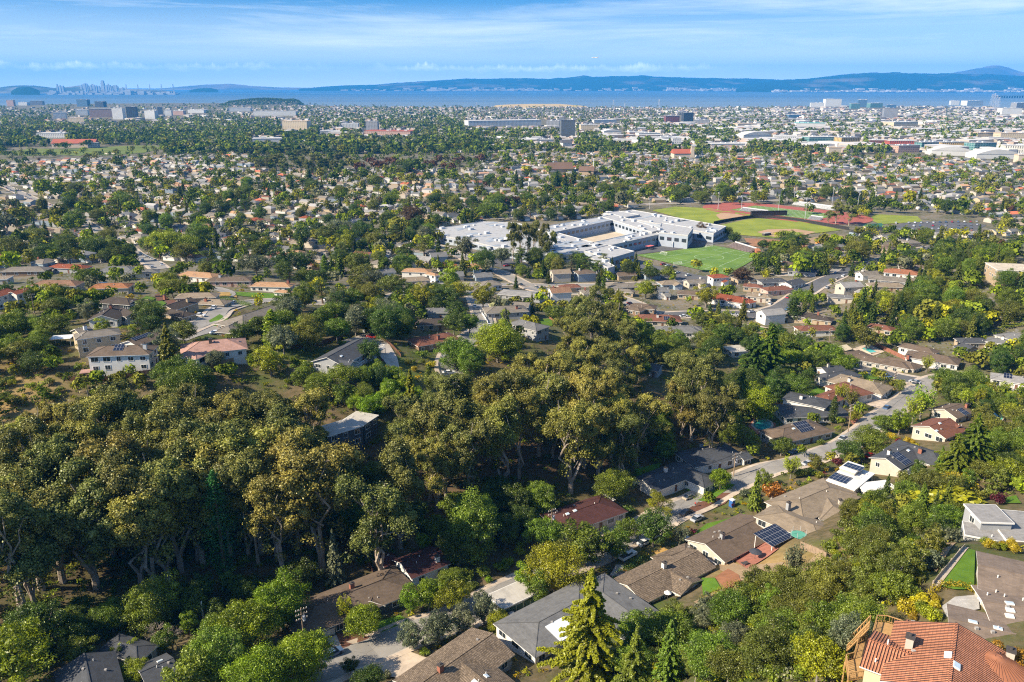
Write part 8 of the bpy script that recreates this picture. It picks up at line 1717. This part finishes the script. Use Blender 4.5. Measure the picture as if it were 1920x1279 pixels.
# low undergrowth under the groves and on the slopes
it=[]; ru=random.Random(78)
for poly,n,cols,hs in ((HILL,1500,['md','ol','dk','yg','gg','md'],(.7,1.8)),([(-60,700),(600,700),(760,760),(1200,700),(1480,700),(1480,830),(1180,930),(900,1060),(560,1120),(-60,1290)],2600,['dk','md','dk','ol'],(.6,1.9)),(WH,900,['md','ol','dk'],(1,3)),([(-40,480),(950,520),(1650,540),(1925,690),(1925,790),(1740,800),(1500,760),(1180,700),(900,720),(480,700),(-40,700)],2600,['md','ol','dk','yg','gold','gg'],(.5,1.5)),
 ([(560,1279),(640,1180),(1000,1080),(1380,880),(1640,780),(1760,800),(1600,930),(1340,1060),(1000,1279)],900,['md','ol','yg','dk','gold'],(.4,1.1))):
    x0,x1=min(p[0] for p in poly),max(p[0] for p in poly); y0,y1=min(p[1] for p in poly),max(p[1] for p in poly); c=0
    while c<n:
        px,py=ru.uniform(x0,x1),ru.uniform(y0,y1)
        if not poly_contains(poly,px,py): continue
        c+=1; g=G(px,py); 
        if in_foot(g.x,g.y,.6) or on_road(g.x,g.y,.3): continue
        if any(poly_contains(q,px,py) for q in LAWNPX): continue
        H=ru.uniform(*hs); W_=H*ru.uniform(1.4,2.4); it.append((g.x,g.y,g.z-.1,H,W_,ru.choice(cols),'broad',42,max(.22,W_*.14)))
masslod(it,'undergrowth','low scrub and undergrowth on the slopes',63)
# ---------------------------------------------------------------- one description for each thing
LMK=[("the pink-roofed house",398,645),("the white-railed slate house",655,665),("the dark three-storey house",650,810),("the orange-tiled house",1740,1225),("the white flat-roofed house",1610,900),("the blue portable toilet",1373,948),("the dark solar panel pergola",1450,1003),
("the patio shake-roofed house",1245,1075),("the slate roof with pale panel",1060,1170),("the wide brown hip roof",650,1130),("the maroon-roofed white house",785,1055),("the round teal pool",1428,800),("the turquoise rectangular pool",1628,663),("the street intersection",1740,718),("the bright red tile roof",1375,555),
("the small soccer pitch",1310,490),("the school courtyard",1140,435),("the running track",1480,398),("the school eucalyptus row",995,450),("the white solar house",230,655),("the vivid red tile roof",1690,505),("the hilltop tan roof",1890,505),("the golf clubhouse",140,268),("the dark banded office tower",1065,242),
("the copper-brown tree",772,420),("the blue-green round tree",541,580),("the tree-shaded cul-de-sac",830,690),("the triangular green lawn",1795,1070),("the dark slate gabled house",1250,890),("the bright lime-yellow tree",840,530),("the ivy-wrapped trunk",397,950),("the leafless canyon trees",304,1180),("the charcoal gabled roof",165,1250),("the parked cars lot",1745,428),
("the wide olive dome tree",62,450),("the orange-roofed house",370,512),("the big golden-yellow tree",1042,1070),("the tall yellow-green redwood",1110,1150),("the brown church hall",1055,322),("the gold-tinged eucalyptus",1320,720),("the square slate house",1515,755),("the big skylit brown roof",1850,1120),("the large green oak",885,1000),("the dry grass bank",20,760),
("the brick-red roofed house",130,496),("the reddish-brown hip roof",815,630),("the clipped yellow hedge mound",1786,930),("the grey-brown hip roof",470,590),("the red-roofed mission church",1281,292),("the dark eucalyptus row",560,298),("the golf fairway",230,283),("the long gymnasium wing",1250,415),("the grey two-storey house",1243,550),("the left tract street",190,440),
("the dead-centre eucalyptus crowns",900,760),("the left eucalyptus crowns",280,780),("the upper eucalyptus clump",1120,580)]
ORD=['nearest','second-nearest','third-nearest','fourth-nearest','fifth-nearest','sixth-nearest','seventh-nearest','eighth-nearest','ninth-nearest','tenth-nearest','eleventh-nearest','twelfth-nearest','thirteenth-nearest','fourteenth-nearest','fifteenth-nearest','sixteenth-nearest','seventeenth-nearest','eighteenth-nearest','nineteenth-nearest','twentieth-nearest']
def autolabel(items):
    """items: (obj, px, py, description)"""
    cells={}
    for o,px,py,ds in items:
        lm=min(LMK,key=lambda l:(l[1]-px)**2+((l[2]-py)*1.4)**2); dx,dy=px-lm[1],(py-lm[2])*1.3
        dr=('to the right of' if dx>0 else 'to the left of') if abs(dx)>abs(dy) else ('beyond' if dy<0 else 'in front of')
        cells.setdefault((ds,dr,lm[0]),[]).append((dx*dx+dy*dy,o))
    for (ds,dr,lm),v in cells.items():
        v.sort(key=lambda t:t[0])
        for i,(_,o) in enumerate(v):
            if len(v)==1: o['label']=f"{ds} {dr} {lm}"
            elif i<20: o['label']=f"{ORD[i]} {ds} {dr} {lm}"
            else: o['label']=f"outlying {ds} {dr} {lm}"; o['group']=f"outlying {ds}s {dr} {lm}"
it=[]
for o,d in SPL:
    if d['label']: continue
    kd=d['kind']; big=''
    if kd=='shrub': ds=f"{CW[d['col']]} shrub"
    elif kd in('euc',): ds=f"{'slim' if d['wf']<.95 else 'spreading'} {CW[d['col']]} eucalyptus"
    elif kd=='broad': ds=f"{'small' if d['H']<6.5 else 'tall'} {CW[d['col']].replace(' green','') if d['col']=='lm' else CW[d['col']]} round tree"
    else: ds=f"{CW[d['col']]} {NAMES[kd][0].replace('_',' ')}"
    it.append((o,d['px'],d['py'],ds)); o['group']={'tree':'trees among the houses','conifer':'conifers among the houses','cypress':'slim cypresses','shrub':'garden and hillside shrubs','palm':'palms'}[NAMES[kd][1]] if kd!='euc' else 'eucalyptus trees of the grove'
autolabel(it)
RN_={'slate':'slate grey','grey':'grey','lgrey':'pale grey','brown':'brown','greytan':'grey-tan','tan':'tan','redbrown':'red-brown','terra':'terracotta','orangetan':'orange-tan','redtile':'red tile'}
it=[]
for o,rk,tp,two,wk in AUTOH:
    px,py=proj(o.location); it.append((o,px,py,f"{RN_[rk]} {'hip' if tp=='hip' else 'gable'}-roofed {'tall ' if two else ''}house"))
autolabel(it)
it=[]
for o,col in CARS:
    px,py=proj(o.location); it.append((o,px,py,f"{col} parked car")); o['group']='parked cars'
autolabel(it)
# ---------------------------------------------------------------- camera, light, air
cam=bpy.data.cameras.new('camera'); co=bpy.data.objects.new('camera',cam); COL.objects.link(co); scn.camera=co
co.location=(0,0,CAMZ); co.rotation_euler=(R(90)-PITCH,0,0)
cam.sensor_width=36; cam.lens=FPX/1920*36; cam.clip_start=1; cam.clip_end=150000
SE, SAZ = R(36), R(180-(90-18)+0)   # elevation; azimuth handled below
sd_=Vector((-math.cos(R(20))*math.cos(SE), -math.sin(R(20))*math.cos(SE), math.sin(SE)))
sl=bpy.data.lights.new('sun','SUN'); sl.energy=SUN_E; sl.angle=R(.5); sl.color=(1,.865,.66)
so=bpy.data.objects.new('sun',sl); COL.objects.link(so); so.rotation_euler=sd_.to_track_quat('Z','Y').to_euler()
w=bpy.data.worlds.new('World'); scn.world=w; w.use_nodes=True; nt=w.node_tree; nt.nodes.clear()
wo=nt.nodes.new('ShaderNodeOutputWorld'); bg=nt.nodes.new('ShaderNodeBackground'); bg.inputs[1].default_value=SKY_E
sk=nt.nodes.new('ShaderNodeTexSky'); sk.sky_type='NISHITA'; sk.sun_disc=False; sk.sun_elevation=SE
sk.sun_rotation=math.atan2(sd_.x, sd_.y); sk.altitude=150; sk.air_density=1.0; sk.dust_density=.6; sk.ozone_density=2.5
tc=nt.nodes.new('ShaderNodeTexCoord').outputs['Generated']
sx=nt.nodes.new('ShaderNodeSeparateXYZ'); L(nt,tc,sx.inputs[0])
def mth(op,a,b=None,c=None):
    n=nt.nodes.new('ShaderNodeMath'); n.operation=op
    for i,v in enumerate((a,b,c)):
        if v is None: continue
        if isinstance(v,(int,float)): n.inputs[i].default_value=v
        else: L(nt,v,n.inputs[i])
    return n.outputs[0]
az=mth('ARCTAN2',sx.outputs[0],sx.outputs[1]); hz=mth('SQRT',mth('ADD',mth('MULTIPLY',sx.outputs[0],sx.outputs[0]),mth('MULTIPLY',sx.outputs[1],sx.outputs[1])))
el=mth('ARCTAN2',sx.outputs[2],hz)
def cloudnoise(sa,se,off,det=6,rg=.6,dist=0.):
    cb=nt.nodes.new('ShaderNodeCombineXYZ'); L(nt,mth('MULTIPLY',az,sa),cb.inputs[0]); L(nt,mth('MULTIPLY',el,se),cb.inputs[1]); cb.inputs[2].default_value=off
    n=N(nt,'TexNoise',Scale=1.0,Detail=det,Roughness=rg,Distortion=dist); L(nt,cb.outputs[0],n.inputs['Vector']); return n.outputs['Fac']
def band(lo0,lo1,hi0,hi1):
    return mth('MULTIPLY',ramp(nt,mth('MULTIPLY',el,5.),[(lo0*5,0.),(lo1*5,1.)]),ramp(nt,mth('MULTIPLY',el,5.),[(hi0*5,1.),(hi1*5,0.)]))
skyc=mixc(nt,ramp(nt,el,[(.12,1.),(.45,0.)]),sk.outputs[0],mixc(nt,1.,sk.outputs[0],SKYTINT,'MULTIPLY'))
cir=mth('MULTIPLY',ramp(nt,cloudnoise(2.2,26,3.1,7,.62,.6),[(.46,0.),(.72,1.)]),mth('MULTIPLY',band(.02,.045,.10,.17),.85))
cir2=mth('MULTIPLY',ramp(nt,cloudnoise(1.3,30,9.4,6,.6,.4),[(.52,0.),(.75,1.)]),mth('MULTIPLY',band(.05,.08,.16,.2),.7))
veil=mth('MULTIPLY',ramp(nt,cloudnoise(.9,9,5.5,4,.5),[(.3,.15),(.7,1.)]),mth('MULTIPLY',band(.0,.02,.05,.10),.34))
hb_=mth('MULTIPLY',ramp(nt,mth('MULTIPLY_ADD',el,5.,.1),[(.08,1.),(.3,.34),(.55,0.)]),.8)
c1=mixc(nt,hb_,skyc,HORC); c1=mixc(nt,veil,c1,CLOUDC); c1=mixc(nt,cir,c1,CLOUDC); c1=mixc(nt,cir2,c1,CLOUDC)
# low bank of small cumulus above the horizon
ba=ramp(nt,mth('MULTIPLY_ADD',az,.8,.5),[(.0,1.),(.12,1.),(.27,.55),(.36,.0),(.40,.75),(.55,1.),(.66,.7),(.72,.0)])
top=mth('ADD',.003,mth('MULTIPLY',cloudnoise(55,0,1.7,7,.7),.024))
cb_=mth('MULTIPLY',ramp(nt,mth('MULTIPLY',mth('SUBTRACT',mth('ADD',top,.007),el),70.),[(.0,0.),(.3,1.)]),ramp(nt,mth('MULTIPLY',el,20.),[(.07,0.),(.22,1.)]))
cb_=mth('MULTIPLY',mth('MULTIPLY',cb_,ba),ramp(nt,cloudnoise(40,120,2.2,5,.6),[(.3,.25),(.6,.9)]))
shade=ramp(nt,mth('ADD',mth('MULTIPLY',el,20.),mth('MULTIPLY',cloudnoise(50,90,6.6,4,.6),.3)),[(.42,0.),(.62,1.)])
ccol=mixc(nt,shade,CLOUDS,CLOUDB)
c1=mixc(nt,cb_,c1,ccol)
sm=mth('MULTIPLY',ramp(nt,cloudnoise(26,210,7.7,3,.5),[(.66,0.),(.75,.6)]),mth('MULTIPLY',band(.018,.024,.035,.045),ramp(nt,az,[(.03,0.),(.12,1.)])))
c1=mixc(nt,sm,c1,CLOUDS)
L(nt,c1,bg.inputs[0]); L(nt,bg.outputs[0],wo.inputs[0])
if HAZE>0:
    hb=MB(); hb.box((0,13500,417.5),(80000,37000,845)); hm,nt,out=newmat('haze_air')
    pv=nt.nodes.new('ShaderNodeVolumePrincipled'); pv.inputs['Density'].default_value=HAZE; pv.inputs['Color'].default_value=rgba(HAZEC); pv.inputs['Anisotropy'].default_value=0.0
    L(nt,pv.outputs[0],out.inputs['Volume']); ho=hb.build('haze',hm); tag(ho,'thin blue air over the bay and plain','haze',kind='stuff')
scn.render.engine='CYCLES'; c=scn.cycles
c.max_bounces=5; c.diffuse_bounces=3; c.glossy_bounces=2; c.transmission_bounces=3; c.volume_bounces=1; c.filter_width=1.15; c.pixel_filter_type='BLACKMAN_HARRIS'; c.transparent_max_bounces=6
c.use_denoising=False; c.caustics_reflective=False; c.caustics_refractive=False
try: c.denoiser='OPENIMAGEDENOISE'
except Exception: pass
scn.view_settings.view_transform='Standard'; scn.view_settings.look='None'; scn.view_settings.exposure=EXPO; scn.view_settings.gamma=1
